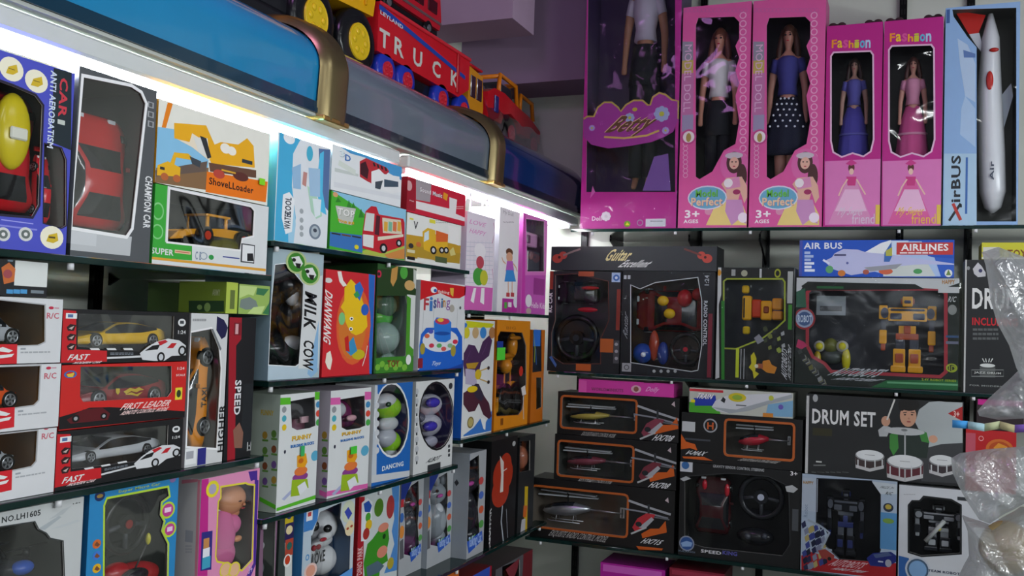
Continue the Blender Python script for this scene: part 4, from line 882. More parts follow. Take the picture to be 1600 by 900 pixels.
# ------------------------------------------------------------------ third bay, top shelf: gift boxes in the corner
b = Box('gift_bag', 'white and pink gift bag with white ribbon handles, leftmost of the three gift boxes', 'L', (728, 400), (772, 400), (735, 331), S['c1'], .10, front='#ece4ee', side='#d0c0d4', cat='gift bag')
b.Q([(726, 446), (770, 450), (768, 492), (724, 490)], '#d868b8', 1).T('LOVE', 733, 342, 760, 356, '#e08cc8', 4, 0, .0, .1).T('HAPPY', 733, 356, 760, 370, '#e08cc8', 4, 0, 0, .1)
for i in range(7): b.S([(729 + i * 6, 376), (728 + i * 6, 444)], .8, '#c8c8d8', 2)
for i in range(10): b.S([(728, 378 + i * 7), (770, 380 + i * 7)], .8, '#c8c8d8', 2)
b.S([(771, 348), (774, 362), (769, 380)], 1.5, '#c04088', 3).S([(769, 420), (775, 440), (768, 458)], 1.5, '#c04088', 3)
b.C(748, 432, 9, '#48a040', 4, 14).C(756, 434, 6, '#c8c838', 5, 12).C(750, 410, 6, '#c04858', 6, 10).C(750, 392, 9, '#f4f0f4', 5, 12).Q([(740, 450), (744, 450), (740, 474), (735, 470)], '#f4f0f2', 4).Q([(752, 450), (757, 450), (756, 476), (750, 472)], '#f4f0f2', 4)
b.done(); G = b
for k in (-.3, .3):
    m = MB(); x = k * b.w; m.tube([(x - .02, -.03, b.h), (x - .016, -.035, b.h + .035), (x, -.04, b.h + .05), (x + .016, -.035, b.h + .035), (x + .02, -.03, b.h)], .003, '#f0eef2 f', 8); m.build('ribbon_handle', b.ob)
b = Box('doll_box', 'plain white box with a small printed doll in a blue skirt', 'L', (779, 400), (810, 400), (781, 322), S['c1'], .09, front='#f0eef0', side='#d8d8e0', after=G)
b.T('My Doll', 786, 328, 802, 340, '#b0a8b0', 4, 0, 0).lines(786, 346, 804, 350, 1, '#b8b4b8', 3)
b.Q([(785, 466), (812, 468), (812, 491), (784, 489)], '#b8309a', 1).R(788, 472, 792, 482, '#58b048', 3).R(794, 472, 799, 480, '#f0e8f0', 3).C(806, 472, 4, '#e8e8f0', 3, 9)
b.C(796, 402, 5, '#e0a888', 4, 8).C(796, 394, 5.5, '#6a4028', 3, 6).Q([(792, 408), (801, 408), (803, 424), (790, 424)], '#c060c0', 5).Q([(791, 422), (802, 422), (806, 440), (788, 440)], '#3c90d8', 6)
b.S([(790, 412), (786, 408), (784, 402)], 2.4, '#e0a888', 4).S([(802, 412), (806, 418), (808, 424)], 2.4, '#e0a888', 4).S([(794, 440), (794, 458)], 3, '#e0a888', 5).S([(800, 440), (800, 458)], 3, '#e0a888', 5).R(791, 457, 796, 464, '#c04048', 6).R(798, 457, 803, 464, '#c04048', 6)
b.done(); H = b
b = Box('kitchen_set_box', 'pink box with a small toy kitchen behind its window, rightmost of the gift boxes', 'L', (816, 400), (854, 400), (818, 332), S['c1'], .12, front='#e078c8', side='#d060b8', inn='#5a3450', after=H)
b.W([(822, 342), (850, 346), (850, 424), (824, 424)], '#f0b0e0', 1)
b.Q([(816, 333), (821, 333), (820, 490), (814, 490)], '#d040b0', 2).Q([(820, 430), (853, 430), (853, 492), (820, 490)], '#c858b8', 1).R(834, 434, 850, 462, '#a03890', 2).T('Hello Kids', 830, 472, 852, 483, '#f8d8f0', 4, 0, .02)
b.C(826, 470, 5, '#f0e8f0', 3, 10).C(826, 486, 4, '#c8b0a8', 3, 5)
for i in range(5): b.S([(827 + i * 5, 346), (827 + i * 5, 352)], 1.5, '#902070', 5)
b.done()
m = MB(); x0, z0 = b.F(824, 424, .02); x1, z1 = b.F(848, 350, .02); z0 = z0; x1 = min(x1, b.w / 2 - .004); y = -b.d / 2 + .02
m.box((x0, y, z0), (x1, y + .05, z0 + (z1 - z0) * .42), '#50505c p', None, .004); m.box((x0, y + .01, z0 + (z1 - z0) * .5), (x1, y + .05, z0 + (z1 - z0) * .78), '#e8a8d8 p', None, .004)
m.box((x0 + .01, y + .006, z0 + (z1 - z0) * .56), (x0 + .035, y + .012, z0 + (z1 - z0) * .72), '#805878 p', None, .002); m.cyl((x0 + .02, y - .004, z0 + .05), (x0 + .02, y, z0 + .05), .012, '#c8c8d0 m', 14)
m.build('toy_kitchen', b.ob)

# ------------------------------------------------------------------ second bay, middle shelf
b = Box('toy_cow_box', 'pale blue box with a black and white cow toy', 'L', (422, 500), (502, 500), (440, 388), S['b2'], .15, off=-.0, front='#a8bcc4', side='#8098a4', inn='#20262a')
b.W([(430, 414), (446, 412), (454, 420), (474, 444), (470, 566), (462, 572), (412, 570), (412, 480)], '#e8eef0', 1)
b.Q([(408, 572), (466, 572), (490, 566), (488, 594), (405, 594)], '#b8ccd8', 1).Q([(476, 440), (504, 430), (497, 575), (466, 576)], '#d8dcdc', 2).Q([(494, 520), (498, 500), (496, 580), (486, 590), (480, 584)], '#8cb8dc', 3)
for x, y in ((463, 410), (484, 428)): b.C(x, y, 16, '#b8cc8c', 5, 18).C(x, y, 13, '#3c8a28', 6, 15); b.Q([(x - 8, y - 8), (x + 4, y - 10), (x + 10, y + 2), (x + 4, y + 10), (x - 4, y + 4)], '#e8eae8', 7).Q([(x - 2, y + 1), (x + 7, y + 2), (x + 5, y + 10), (x, y + 8)], '#181a18', 8).C(x - 4, y - 4, 3, '#181a18', 8)
b.T('MILK', 475, 455, 494, 518, '#16181a', 6, -90, .06, .1, sh=('#f0f4f4', -.6, .6)).T('COW', 473, 530, 490, 580, '#16181a', 6, -90, .06, .1, sh=('#f0f4f4', -.6, .6))
b.face = 'l'; b.R(436, 388, 441, 406, '#c89858', 2); b.face = 'f'
b.done(); M1 = b; figure(b, 'toy_cow', [(446, 446, 14, 26, '#1a1c1e p', .0), (456, 462, 7, 16, '#d8dadc p', -.004), (452, 500, 12, 34, '#17181a p', .01), (444, 545, 26, 24, '#141618 p', .01), (458, 536, 16, 12, '#cfd3d6 p', .0)], .03)
b = Box('board_game_box', 'red box with a yellow dragon and vertical white lettering, beside the cow box', 'L', (506, 500), (584, 500), (508, 420), S['b2'], .10, front='#d02830', side='#b01c24', after=M1)
b.Q([(576, 428), (586, 430), (584, 584), (577, 584)], '#2868c0', 1).C(553, 508, 26, '#e06030', 2, 62).C(551, 506, 21, '#d8782c', 3, 56)
b.Q([(538, 450), (548, 436), (560, 448), (566, 470), (572, 486), (574, 510), (566, 520), (556, 524), (548, 520), (540, 504), (538, 488), (532, 480), (538, 470)], '#f0c418', 4)
for x, y in ((549, 498), (548, 514)): b.C(x, y, 3, '#f8f8f0', 6).C(x, y, 1.6, '#181818', 7)
b.Q([(554, 446), (562, 440), (568, 452), (562, 470), (556, 462)], '#3070c8', 5).C(570, 484, 6, '#2860c0', 5, 9).Q([(544, 536), (552, 526), (558, 548), (548, 556), (540, 548)], '#3890c0', 5).Q([(538, 528), (544, 524), (546, 550), (540, 548)], '#c82020', 6).C(560, 554, 10, '#c8b820', 4, 8).Q([(552, 460), (558, 454), (562, 462), (556, 466)], '#38a050', 6).C(534, 498, 5, '#80c880', 5, 10)
b.T('DIANWANG', 506, 452, 518, 540, '#f0e8e4', 6, -90, .05, .1, sh=('#902028', .5, .5)).Q([(510, 552), (516, 548), (519, 562), (516, 578), (512, 576), (508, 566)], '#f0e8d8', 4).Q([(527, 424), (533, 424), (536, 438), (542, 446), (536, 448), (530, 440)], '#f0e8e0', 4).C(513, 438, 6, '#e0dcd8', 4, 4)
b.S([(566, 572), (571, 556), (574, 540)], 2, '#e8d8d0', 5).done(); M2 = b
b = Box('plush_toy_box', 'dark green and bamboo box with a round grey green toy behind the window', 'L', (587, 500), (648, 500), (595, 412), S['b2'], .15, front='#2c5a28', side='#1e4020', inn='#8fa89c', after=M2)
b.W([(589, 462), (634, 462), (637, 480), (634, 556), (620, 560), (588, 560)], None)
b.Q([(590, 420), (655, 412), (653, 462), (588, 462)], '#24401c', 1).Q([(636, 460), (652, 462), (650, 580), (634, 580)], '#d8dcd8', 1).Q([(636, 462), (642, 466), (640, 540), (646, 546), (646, 580), (634, 570), (634, 544)], '#4c9828', 2)
b.Q([(587, 560), (600, 558), (648, 556), (648, 580), (587, 584)], '#3c8428', 2).T('TOY', 605, 562, 624, 574, '#803020', 4, 0, .03).C(638, 562, 4, '#e8ece8', 4, 8)
b.Q([(612, 420), (622, 414), (620, 436), (614, 448), (610, 440)], '#c8944c', 3).C(631, 426, 6, '#50a840', 3, 10).C(640, 446, 8, '#d0a868', 4, 8).C(592, 428, 4, '#c8284c', 3, 6).C(592, 428, 2, '#181818', 4, 3).Q([(646, 420), (653, 424), (650, 452), (646, 448)], '#c8ccc4', 3)
for i in range(7): b.C(590 + i * 7, 574 - (i % 2) * 5, 4, '#78b83c', 3, 5)
b.done(); M3 = b; figure(b, 'toy_turtle', [(600, 496, 14, 15, '#58b04c p', .02), (614, 478, 14, 20, '#5a7460 p', .01), (598, 528, 16, 26, '#9ab0a8 p', .0), (610, 560, 10, 10, '#8ca89c p', .01)], .03)
b = Box('fishing_game_box', 'white, red and blue box with a tiered fishing game', 'L', (655, 510), (726, 510), (657, 437), S['b2'], .09, front='#dcdfe0', side='#b8bcc0', after=M3)
b.Q([(655, 437), (728, 448), (727, 461), (718, 466), (706, 466), (688, 458), (668, 464), (655, 469)], '#d01c24', 1)
b.T('fishing', 684, 453, 702, 461, '#f0d8d0', 4, 0, .02).Q([(703, 450), (709, 450), (708, 464), (704, 460)], '#e8b840', 3).C(678, 453, 5, '#f0f0f0', 3).C(680, 454, 2.6, '#2858b0', 4)
b.T('F', 662, 466, 670, 485, '#b83840', 5, 0, .05).T('i', 671, 464, 676, 486, '#3878c0', 5, 0, .05).T('s', 677, 468, 682, 482, '#485890', 5, 0, .05).T('h', 683, 466, 688, 481, '#a04898', 5, 0, .05).T('i', 689, 466, 692, 481, '#4878a8', 5, 0, .05).T('n', 692, 469, 696, 480, '#c88838', 5, 0, .05).T('g', 697, 469, 703, 485, '#9050a8', 6, 0, .0)
for x in (662, 678, 715): b.S([(x, 482), (x - 2, 520)], .9, '#a8acb0', 3)
b.C(706, 482, 4, '#b0aca0', 3, 6).C(719, 481, 1.5, '#404448', 4, 2.5)
b.Q([(655, 540), (658, 522), (666, 512), (714, 512), (722, 526), (722, 568), (700, 582), (655, 580)], '#1c64cc', 3).C(689, 532, 27, '#e0e4e8', 4, 18)
b.Q([(678, 502), (682, 496), (700, 498), (705, 504), (704, 530), (696, 535), (684, 534), (678, 528)], '#2c7ad8', 5).C(691, 502, 11, '#c83858', 6, 5).C(688, 500, 5, '#e8c840', 7, 3).C(691, 521, 12, '#1850a8', 6, 3)
for x, y, c in ((667, 525, '#d86848'), (673, 518, '#5058b8'), (674, 540, '#d03850'), (693, 545, '#d85858'), (686, 540, '#60b068'), (711, 534, '#d83050'), (703, 540, '#88b890')): b.C(x, y, 4, c, 6, 3.5)
b.C(660, 545, 4, '#a89838', 5, 9).C(708, 548, 4, '#a89838', 5, 9).T('Toys', 672, 564, 690, 573, '#c8d8f0', 6, 0, .02, .3).R(651, 560, 660, 575, '#8a2030', 5)
b.Q([(650, 578), (728, 562), (728, 584), (650, 584)], '#1848a8', 2).done(); M4 = b

# ------------------------------------------------------------------ third bay, middle shelf
b = Box('butterfly_toy_box', 'white and blue box with a big purple butterfly picture', 'L', (723, 600), (770, 600), (728, 500), S['c2'], .12, front='#dfe1e0', side='#1c5cb8')
b.Q([(728, 501), (772, 506), (768, 512), (730, 512)], '#d0d020', 1).Q([(724, 504), (730, 506), (726, 530), (722, 530)], '#2c78d0', 2)
for x, c in ((729, '#d8cc30'), (743, '#c8a878'), (755, '#3c88d0'), (769, '#b07848')): b.C(x, 520, 5, c, 3, 9)
b.Q([(724, 552), (732, 538), (742, 540), (748, 552), (754, 534), (764, 524), (769, 532), (764, 556), (752, 566), (746, 590), (738, 592), (726, 588), (723, 570)], '#4a2c54', 4)
b.Q([(724, 614), (740, 604), (748, 610), (756, 618), (764, 630), (768, 650), (764, 655), (755, 648), (748, 630), (742, 642), (732, 644), (724, 632)], '#4c2434', 4).Q([(736, 598), (748, 600), (756, 618), (752, 628), (742, 620)], '#302c40', 5)
for x, y in ((732, 556), (758, 544)): b.S([(x - 5, y + 10), (x, y), (x + 3, y - 8)], 1.2, '#6a4878', 5)
b.Q([(727, 576), (742, 578), (745, 598), (740, 602), (727, 600)], '#b8b0c8', 6).C(747, 585, 5, '#d8b828', 7, 8).Q([(728, 568), (748, 566), (742, 576), (730, 576)], '#b89028', 6).C(738, 608, 8, '#e0c418', 6, 5)
b.S([(749, 580), (762, 575)], 2, '#c8a860', 7).S([(749, 592), (762, 597)], 2, '#c8a860', 7).C(763, 575, 2, '#302820', 8, 3).C(763, 597, 2, '#302820', 8, 3)
b.Q([(724, 680), (740, 668), (752, 652), (757, 664), (772, 640), (772, 672), (724, 682)], '#3878c8', 3).C(735, 660, 5, '#b8a868', 5, 9).ring(735, 660, 5, '#807040', 6, .25, 9).Q([(750, 652), (759, 655), (758, 672), (755, 670)], '#e8ecec', 6)
b.done(); N1 = b
b = Box('loader_box', 'orange framed box with a loader toy behind its window, beside the butterfly box', 'L', (774, 590), (826, 590), (785, 500), S['c2'], .13, front='#e08a14', side='#c06c10', inn='#3c3028', after=N1)
b.W([(778, 526), (782, 518), (816, 520), (822, 540), (822, 600), (816, 640), (810, 648), (776, 650), (774, 640)], '#a85c10', 1)
b.T('BIG', 791, 510, 806, 515, '#b86a18', 4).S([(817, 604), (818, 655)], 2, '#e0dcd8', 4).Q([(814, 606), (820, 602), (822, 616), (816, 618)], '#e8e4e0', 5).C(814, 580, 3, '#c83020', 5, 8).R(782, 654, 786, 664, '#8a4c10', 3)
b.sticker(775, 543, 787, 562, '#58e040', 'bright green price sticker'); b.sticker(775, 533, 784, 543, '#1c3c98', 'dark blue price sticker')
b.done(); N2 = b; loader(b, 778, 560, 815, 645, .015, '#e09018 p', '#303030 p'); figure(b, 'toy_digger_arm', [(800, 540, 3.5, 20, '#d88a18 p', .01), (794, 556, 10, 4, '#c87c14 p', .0), (806, 528, 9, 3.5, '#c87c14 p', .0), (790, 572, 4, 12, '#d88a18 p', .0), (804, 566, 8, 6, '#2a2622 p', .01)], .012)
b = Box('toy_tool_box', 'narrow orange and blue box with lime print, right of the orange loader box', 'L', (830, 600), (849, 600), (833, 515), S['c2'], .15, front='#c86c14', side='#a85810', inn='#403828', after=N2)
b.W([(838, 590), (846, 590), (846, 636), (838, 640)], None).Q([(830, 516), (846, 515), (846, 580), (832, 582)], '#161c28', 1).R(834, 514, 844, 541, '#2c70d0', 2).S([(832, 516), (836, 544), (835, 566)], 2.5, '#a8b828', 3).S([(837, 545), (838, 570)], 2, '#3c78c8', 3).done(); figure(b, 'toy_saw', [(842, 615, 3, 16, '#807860 m')], .02)

# ------------------------------------------------------------------ second bay, third shelf
def blocks(b, x, pk):
    c = '#d860a8' if pk else '#58b828'; dx = x
    b.W([(dx + 18, 627 - (3 if pk else 0)), (dx + 56, 620 - (2 if pk else 0)), (dx + 57, 665), (dx + 48, 669), (dx + 28, 672), (dx + 20, 668)], None)
    b.Q([(dx, 622), (dx + 18, 621), (dx + 18, 632), (dx, 633)], c, 1).Q([(dx + 56, 612), (dx + 66, 612), (dx + 66, 624), (dx + 56, 625)], c, 1).Q([(dx - 4, 794), (dx + 62, 772), (dx + 62, 778), (dx - 4, 799)] if not pk else [(dx - 4, 768), (dx + 80, 750), (dx + 80, 760), (dx - 4, 776)], c, 1)
    for i, cc in enumerate(('#909498', '#48a8b8', '#e0c020')): b.C(dx + 8, 640 + i * 14, 3.5, cc, 3, 5)
    for i, cc in enumerate(('#4088b8', '#d84838', '#48a848')): b.C(dx + 61, 632 + i * 14, 3.5, cc, 3, 5)
    b.T('FUNNY', dx + 20, 677 - (6 if pk else 0), dx + 50, 689 - (8 if pk else 0), '#e8c020', 6, 0, .06, sh=('#8a4018', .6, .6)).T('BUILDING BLOCKS', dx + 18, 690 - (8 if pk else 0), dx + 54, 699 - (10 if pk else 0), '#4888d0', 6, 0, .06, sh=('#284878', .5, .5))
    o = -8 if pk else 0
    b.Q([(dx + 28, 712 + o), (dx + 42, 708 + o), (dx + 44, 722 + o), (dx + 40, 730 + o), (dx + 28, 730 + o)], '#e8a018', 5).C(dx + 34, 736 + o, 10, '#e07838', 4, 7).C(dx + 33, 745 + o, 12, '#8a3c88', 3, 7).Q([(dx + 20, 750 + o), (dx + 44, 748 + o), (dx + 46, 762 + o), (dx + 36, 764 + o), (dx + 32, 774 + o), (dx + 18, 776 + o)], '#98b820', 4).C(dx + 34, 720 + o, 4, '#c86818', 6)
    b.Q([(dx + 28, 760 + o), (dx + 40, 752 + o), (dx + 44, 762 + o), (dx + 32, 774 + o)], '#e0e4e8', 7).C(dx + 56, 712 + o, 6, '#58a8c8', 4, 8).Q([(dx + 4, 780 + o), (dx + 20, 764 + o), (dx + 22, 768 + o), (dx + 8, 782 + o)], '#a8b0d0', 3)
    b.C(dx + 9, 706 + o, 1.5, '#202438', 4, 3)
    b.sticker(dx + 32, 697 + o, dx + 37, 712 + o, '#38b060', 'green price sticker') if not pk else b.sticker(dx + 32, 706 + o, dx + 41, 716 + o, '#48c838', 'green price sticker')
    b.face = 'l'
    xa = 406 if not pk else 499
    for i in range(4):
        for j in range(2 if not pk else 1): X_ = xa + 4 + j * 14; Y_ = 680 + i * 24 - j * 2; b.C(X_ + 4, Y_, 4, ('#a08030', '#5a8038', '#80482c', '#705090')[(i + j) % 4], 2, 6).R(X_, Y_ + 6, X_ + 9, Y_ + 10, '#5c8a3c', 3)
    b.T('FUNNY', xa + 2, 640, xa + 22, 650, '#c8a820', 5, 0, .05) if not pk else None
    b.Q([(xa, 776), (xa + 30, 790), (xa + 30, 797), (xa, 783)] if not pk else [(xa, 765), (xa + 12, 770), (xa + 12, 778), (xa, 773)], c, 2); b.face = 'f'
b = Box('building_block_box', 'white building block box with green edges', 'L', (435, 700), (496, 700), (440, 617), S['b3'], .125, front='#d8dcdc', side='#a8b4a8', inn='#5c5c60')
blocks(b, 436, False); b.done(); Q1 = b; m = MB(); x, z = b.F(470, 655, .03); m.box((x - .012, -b.d / 2 + .02, z - .006), (x + .012, -b.d / 2 + .024, z + .006), '#d8b0b8'); m.box((x - .02, -b.d / 2 + .03, z - .06), (x + .02, -b.d / 2 + .07, z + .0), '#805060 p', None, .006); m.build('toy_blocks', b.ob)
b = Box('building_block_box', 'white building block box with pink edges', 'L', (514, 690), (577, 690), (516, 611), S['b3'], .125, front='#d8dcdc', side='#b0a8b4', inn='#5c5c60', after=Q1)
blocks(b, 514, True); b.done(); Q2 = b; figure(b, 'toy_blocks', [(534, 645, 14, 22, '#702858 p', .01), (548, 655, 12, 12, '#5c2450 p'), (528, 640, 8, 12, '#c8ccd0 p'), (549, 653, 7, 5, '#d8a8b0 p', -.02)], .03)
b = Box('robot_toy_box', 'blue and white box with a green dancing robot in an oval window', 'L', (583, 680), (642, 680), (593, 601), S['b3'], .10, front='#1c64b4', side='#d0d4d4', inn='#22306a', after=Q2)
import math as _m
ov = lambda cx, cy, rx, ry, n=24: [(cx + rx * _m.cos(i * 2 * _m.pi / n), cy + ry * _m.sin(i * 2 * _m.pi / n)) for i in range(n)]
b.W(ov(612, 656, 26, 56), '#dfe3e6', 3)
b.T('DANCING', 597, 721, 630, 736, '#e0e8ec', 6, 0, .06, wave=.1).Q([(576, 744), (644, 734), (642, 746), (576, 756)], '#c8ccd0', 2)
for i in range(7): b.C(589, 620 + i * 14, 3.5, '#c8ccd0', 2, 5)
b.Q([(583, 602), (590, 602), (588, 750), (580, 752)], '#c0c8d0', 1)
b.done(); Q3 = b; figure(b, 'toy_robot', [(608, 636, 16, 19, '#8cc828 p'), (602, 628, 14, 14, '#c8ccd0 p', .0), (607, 632, 3, 4, '#204028 p', -.03), (606, 662, 13, 12, '#c8ccd0 p'), (608, 690, 12, 18, '#8cc828 p'), (602, 684, 12, 16, '#b8bcc4 p'), (610, 708, 8, 8, '#b8bcc4 p')], .02)
b = Box('robot_toy_box', 'white box with a white and violet robot in a black oval window', 'L', (648, 660), (708, 660), (657, 596), S['b3'], .10, front='#d4d7d6', side='#a8acac', inn='#201c50', after=Q3)
b.W(ov(682, 650, 26, 51), '#16181c', 3)
b.T('ALBOT', 665, 711, 690, 724, '#303438', 5, 0, .06, .3).R(668, 727, 688, 731, '#303438', 4).C(704, 603, 3, '#303438', 4, 5)
for y in (695, 702, 709): b.R(700, y, 703, y + 4, '#404448', 4)
for i in range(8): b.C(651, 612 + i * 15, 3, '#b8bcc0', 2, 5).R(650, 616 + i * 15, 652, 620 + i * 15, '#303438', 3)
b.done(); Q4 = b; figure(b, 'toy_robot', [(670, 632, 15, 17, '#c0c0cc p'), (676, 629, 9, 8, '#3830a0 p', -.02), (668, 664, 16, 18, '#b8b8c4 p', .0), (672, 666, 9, 8, '#3830a0 p', -.02), (672, 690, 9, 9, '#a8a8b8 p'), (656, 652, 5, 8, '#505060 p', -.005)], .02)

# ------------------------------------------------------------------ second and third bay, lowest shelf
b = Box('toy_watch_card_box', 'narrow dark box with a vertical strip of coloured pictures, beside the puppy box', 'L', (436, 850), (458, 850), (440, 800), S['b4'], .12, front='#303a38', side='#2a3230', inn='#46504c')
b.Q([(446, 797), (458, 796), (460, 900), (445, 905)], '#c8ccc8', 1).R(446, 798, 458, 818, '#c8b020', 2).C(452, 806, 4, '#283878', 3, 5).R(446, 819, 458, 844, '#241c50', 2).C(452, 828, 5, '#d8c898', 3, 7).R(446, 844, 458, 866, '#a8402c', 2).C(452, 853, 4, '#286058', 3, 6).C(449, 876, 6, '#e0e0dc', 3, 10).C(449, 875, 4, '#c03c1c', 4, 7)
b.done(); V0 = b
b = Box('baby_toy_box', 'dark window box with a grey round toy, right beside the baby doll box', 'L', (406, 850), (432, 850), (409, 800), S['b4'], .12, front='#7c5c74', side='#40484c', inn='#343c3a')
b.u0 = b.u0
b.W([(412, 812), (431, 806), (431, 930), (410, 930)], None); b.done(); figure(b, 'toy_rattle', [(420, 848, 9, 8, '#a8a8ac p'), (420, 880, 9, 16, '#707478 p')], .02) 
b = Box('puppy_toy_box', 'blue window box with a white puppy wearing a red bow and the word LOVE', 'L', (474, 830), (553, 830), (486, 790), S['b4'], .14, front='#c0ccd4', side='#3878b0', inn='#24507c', after=V0)
b.W([(488, 836), (500, 800), (534, 785), (532, 810), (540, 830), (548, 838), (546, 900), (530, 912), (478, 940), (478, 842)], None)
b.Q([(474, 794), (498, 789), (496, 812), (488, 828), (474, 836)], '#3c7cc0', 3).Q([(472, 790), (498, 788), (497, 792), (474, 797)], '#e0e8ec', 4).R(479, 797, 488, 812, '#e0e0e4', 5).R(481, 801, 486, 806, '#c04040', 6)
b.Q([(474, 832), (486, 828), (485, 905), (472, 905)], '#b4c4d0', 3).C(544, 799, 10, '#c8d0b8', 5, 17).Q([(538, 800), (544, 792), (550, 802), (544, 812)], '#3848a8', 6).C(546, 825, 7, '#e0d0a8', 5, 12).C(543, 826, 2, '#b04828', 6).C(549, 822, 2, '#b04828', 6)
b.C(485, 892, 10, '#e0c0b8', 5, 12).C(485, 892, 7, '#d89880', 6, 9).Q([(530, 900), (552, 886), (552, 904)], '#5898d8', 3)
b.T('O', 477, 866, 483, 876, '#4888c0', 6, 0, .04)
b.done(); V1 = b
ob = figure(b, 'toy_puppy', [(500, 822, 17, 26, '#d8dadc p'), (508, 836, 9, 9, '#d8dadc p', -.01), (503, 846, 15, 9, '#c8cacc p', -.004), (492, 822, 4, 8, '#16181a p', -.012), (512, 826, 4.5, 6, '#101214 p', -.026), (505, 843, 5, 3, '#b02838 p', -.02), (500, 874, 17, 24, '#d0d2d4 p'), (482, 862, 6, 12, '#c8cacc p')], .03)
k = MB(); x, z = b.F(498, 856, .02)
for s_ in (-1, 1): k.ell((x + s_ * .008, -b.d / 2 + .026, z), (.008, .004, .006), '#901c28 f', 10, 6)
k.ell((x, -b.d / 2 + .024, z), (.003, .003, .003), '#901c28 f', 8, 5); k.build('bow', ob)
k = MB(); vs, fs = glyphs('LOVE', .03); a, c = b.F(492, 866, .015), b.F(512, 877, .015); k.add([(a[0] + (c[0] - a[0]) * u, -b.d / 2 + .0215, c[1] + (a[1] - c[1]) * v) for u, v in vs], fs, '#181a1c'); k.build('printed_word', ob)
b = Box('dinosaur_toy_box', 'white, red and blue box with a green dinosaur picture', 'L', (559, 840), (622, 840), (560, 776), S['b4'], .12, off=.06, front='#c8d0d0', side='#a02028', after=V1)
b.Q([(556, 778), (570, 776), (567, 905), (554, 905)], '#a81c28', 1).T('DINO PARK', 558, 855, 566, 898, '#e0c0c0', 4, 90, .02)
b.Q([(612, 762), (624, 758), (622, 890), (600, 896), (610, 870), (616, 850), (612, 830), (616, 810)], '#4c88c8', 2)
b.Q([(565, 786), (574, 778), (582, 784), (580, 820), (572, 845), (564, 846)], '#e0e4e8', 3).Q([(568, 787), (576, 782), (581, 790), (578, 800), (570, 800)], '#2454b0', 4).C(575, 808, 4, '#48a030', 5, 7).C(576, 820, 5, '#e0b820', 5, 8).C(572, 834, 5, '#a83028', 5, 9)
b.C(592, 793, 7, '#4c7c20', 3, 14).C(610, 792, 6, '#a83838', 3, 18).C(610, 880, 5, '#b0a030', 3, 9)
b.Q([(596, 822), (606, 824), (608, 842), (604, 860), (606, 876), (594, 884), (592, 905), (570, 905), (568, 880), (574, 850), (582, 842)], '#389020', 4).C(599, 824, 8, '#d88870', 5, 7).C(597, 862, 8, '#d88870', 5, 9).C(600, 838, 2.5, '#104010', 6, 4)
b.Q([(572, 886), (590, 876), (600, 884), (592, 894), (574, 902)], '#506878', 5).done(); V2 = b
def catbox(b, x, y, w, h, c):
    """y: top of the box, x: its left edge, all in the photo's pixels"""
    b.W([(x + w * u, y + h * v) for u, v in ((.2, .27), (.3, .12), (.5, .02), (.82, -.05), (.84, .3), (.79, .5), (.84, .78), (.5, .9), (.22, .88), (.26, .5))], None)
    b.Q([(x, y), (x + w * .55, y - h * .08), (x + w * .35, y + h * .1), (x + w * .2, y + h * .22), (x, y + h * .26)], '#1c3484', 3)
    b.R(x + w * .02, y + h * .2, x + w * .2, y + h * .28, '#b83038', 5).C(x + w * .12, y + h * .42, w * .09, '#3868b0', 5, h * .06).C(x + w * .12, y + h * .6, w * .1, '#d88838', 5, h * .08).Q([(x + w * .04, y + h * .72), (x + w * .18, y + h * .68), (x + w * .2, y + h * .92), (x + w * .04, y + h * .95)], '#585c60', 5)
    for i, cc in enumerate(('#c04848', '#4868b8', '#c85838', '#509848')): b.C(x + w * .88, y + h * (.22 + .15 * i), w * .07, cc, 5, h * .04)
    b.Q([(x + w * .45, y + h * .86), (x + w * .9, y + h * .74), (x + w * .92, y + h * .84), (x + w * .5, y + h * .98)], '#2458b8', 6).T('Talking Cat', x + w * .5, y + h * .78, x + w * .88, y + h * .92, '#a8c0e8', 8, 0, .04)
    b.S([(x + w * .5, y + h * .84), (x + w * .7, y + h * .78)], 1.6, '#60a068', 7)
    b.done()
    pale = c == '#8c949a p'
    figure(b, 'toy_cat', [(x + w * .52, y + h * .20, w * .26, h * .14, c), (x + w * .42, y + h * .07, w * .06, h * .07, c), (x + w * .66, y + h * .04, w * .06, h * .07, c), (x + w * .46, y + h * .19, w * .035, h * .02, '#101214 p', -.018), (x + w * .56, y + h * .25, w * .09, h * .025, '#a84890 p', -.018), (x + w * .53, y + h * .52, w * .24, h * .26, c), (x + w * .46, y + h * .44, w * .10, h * .1, '#c8ccd0 p' if pale else c, -.004), (x + w * .46, y + h * .78, w * .16, h * .12, c)], .014)
b = Box('talking_cat_box', 'box with a dark cat toy, next to the dinosaur box', 'L', (625, 820), (660, 820), (626, 757), S['b4'], .11, off=.06, front='#a8acb0', side='#8a9096', inn='#14181c', after=V2); catbox(b, 623, 757, 38, 124, '#3c4046 p'); V3 = b
b = Box('talking_cat_box', 'box with a pale grey cat toy, middle of the cat boxes', 'L', (663, 810), (706, 810), (666, 744), S['b4'], .11, off=.045, front='#a8acb0', side='#8a9096', inn='#1c2024', after=V3); catbox(b, 663, 744, 44, 122, '#8c949a p'); V4 = b
b = Box('talking_cat_box', 'box with a black cat toy, next to the black guitar box', 'L', (707, 800), (757, 800), (712, 715), S['b4'], .11, off=.0, front='#a4a8ac', side='#8a9096', inn='#14181c', after=V4); catbox(b, 706, 718, 52, 150, '#26282e p'); V5 = b
b = Box('guitar_toy_box', 'tall black box with an orange red guitar picture, beside the cat boxes', 'L', (766, 770), (806, 770), (770, 690), S['b4'], .10, front='#131416', side='#0e0f10', after=V5)
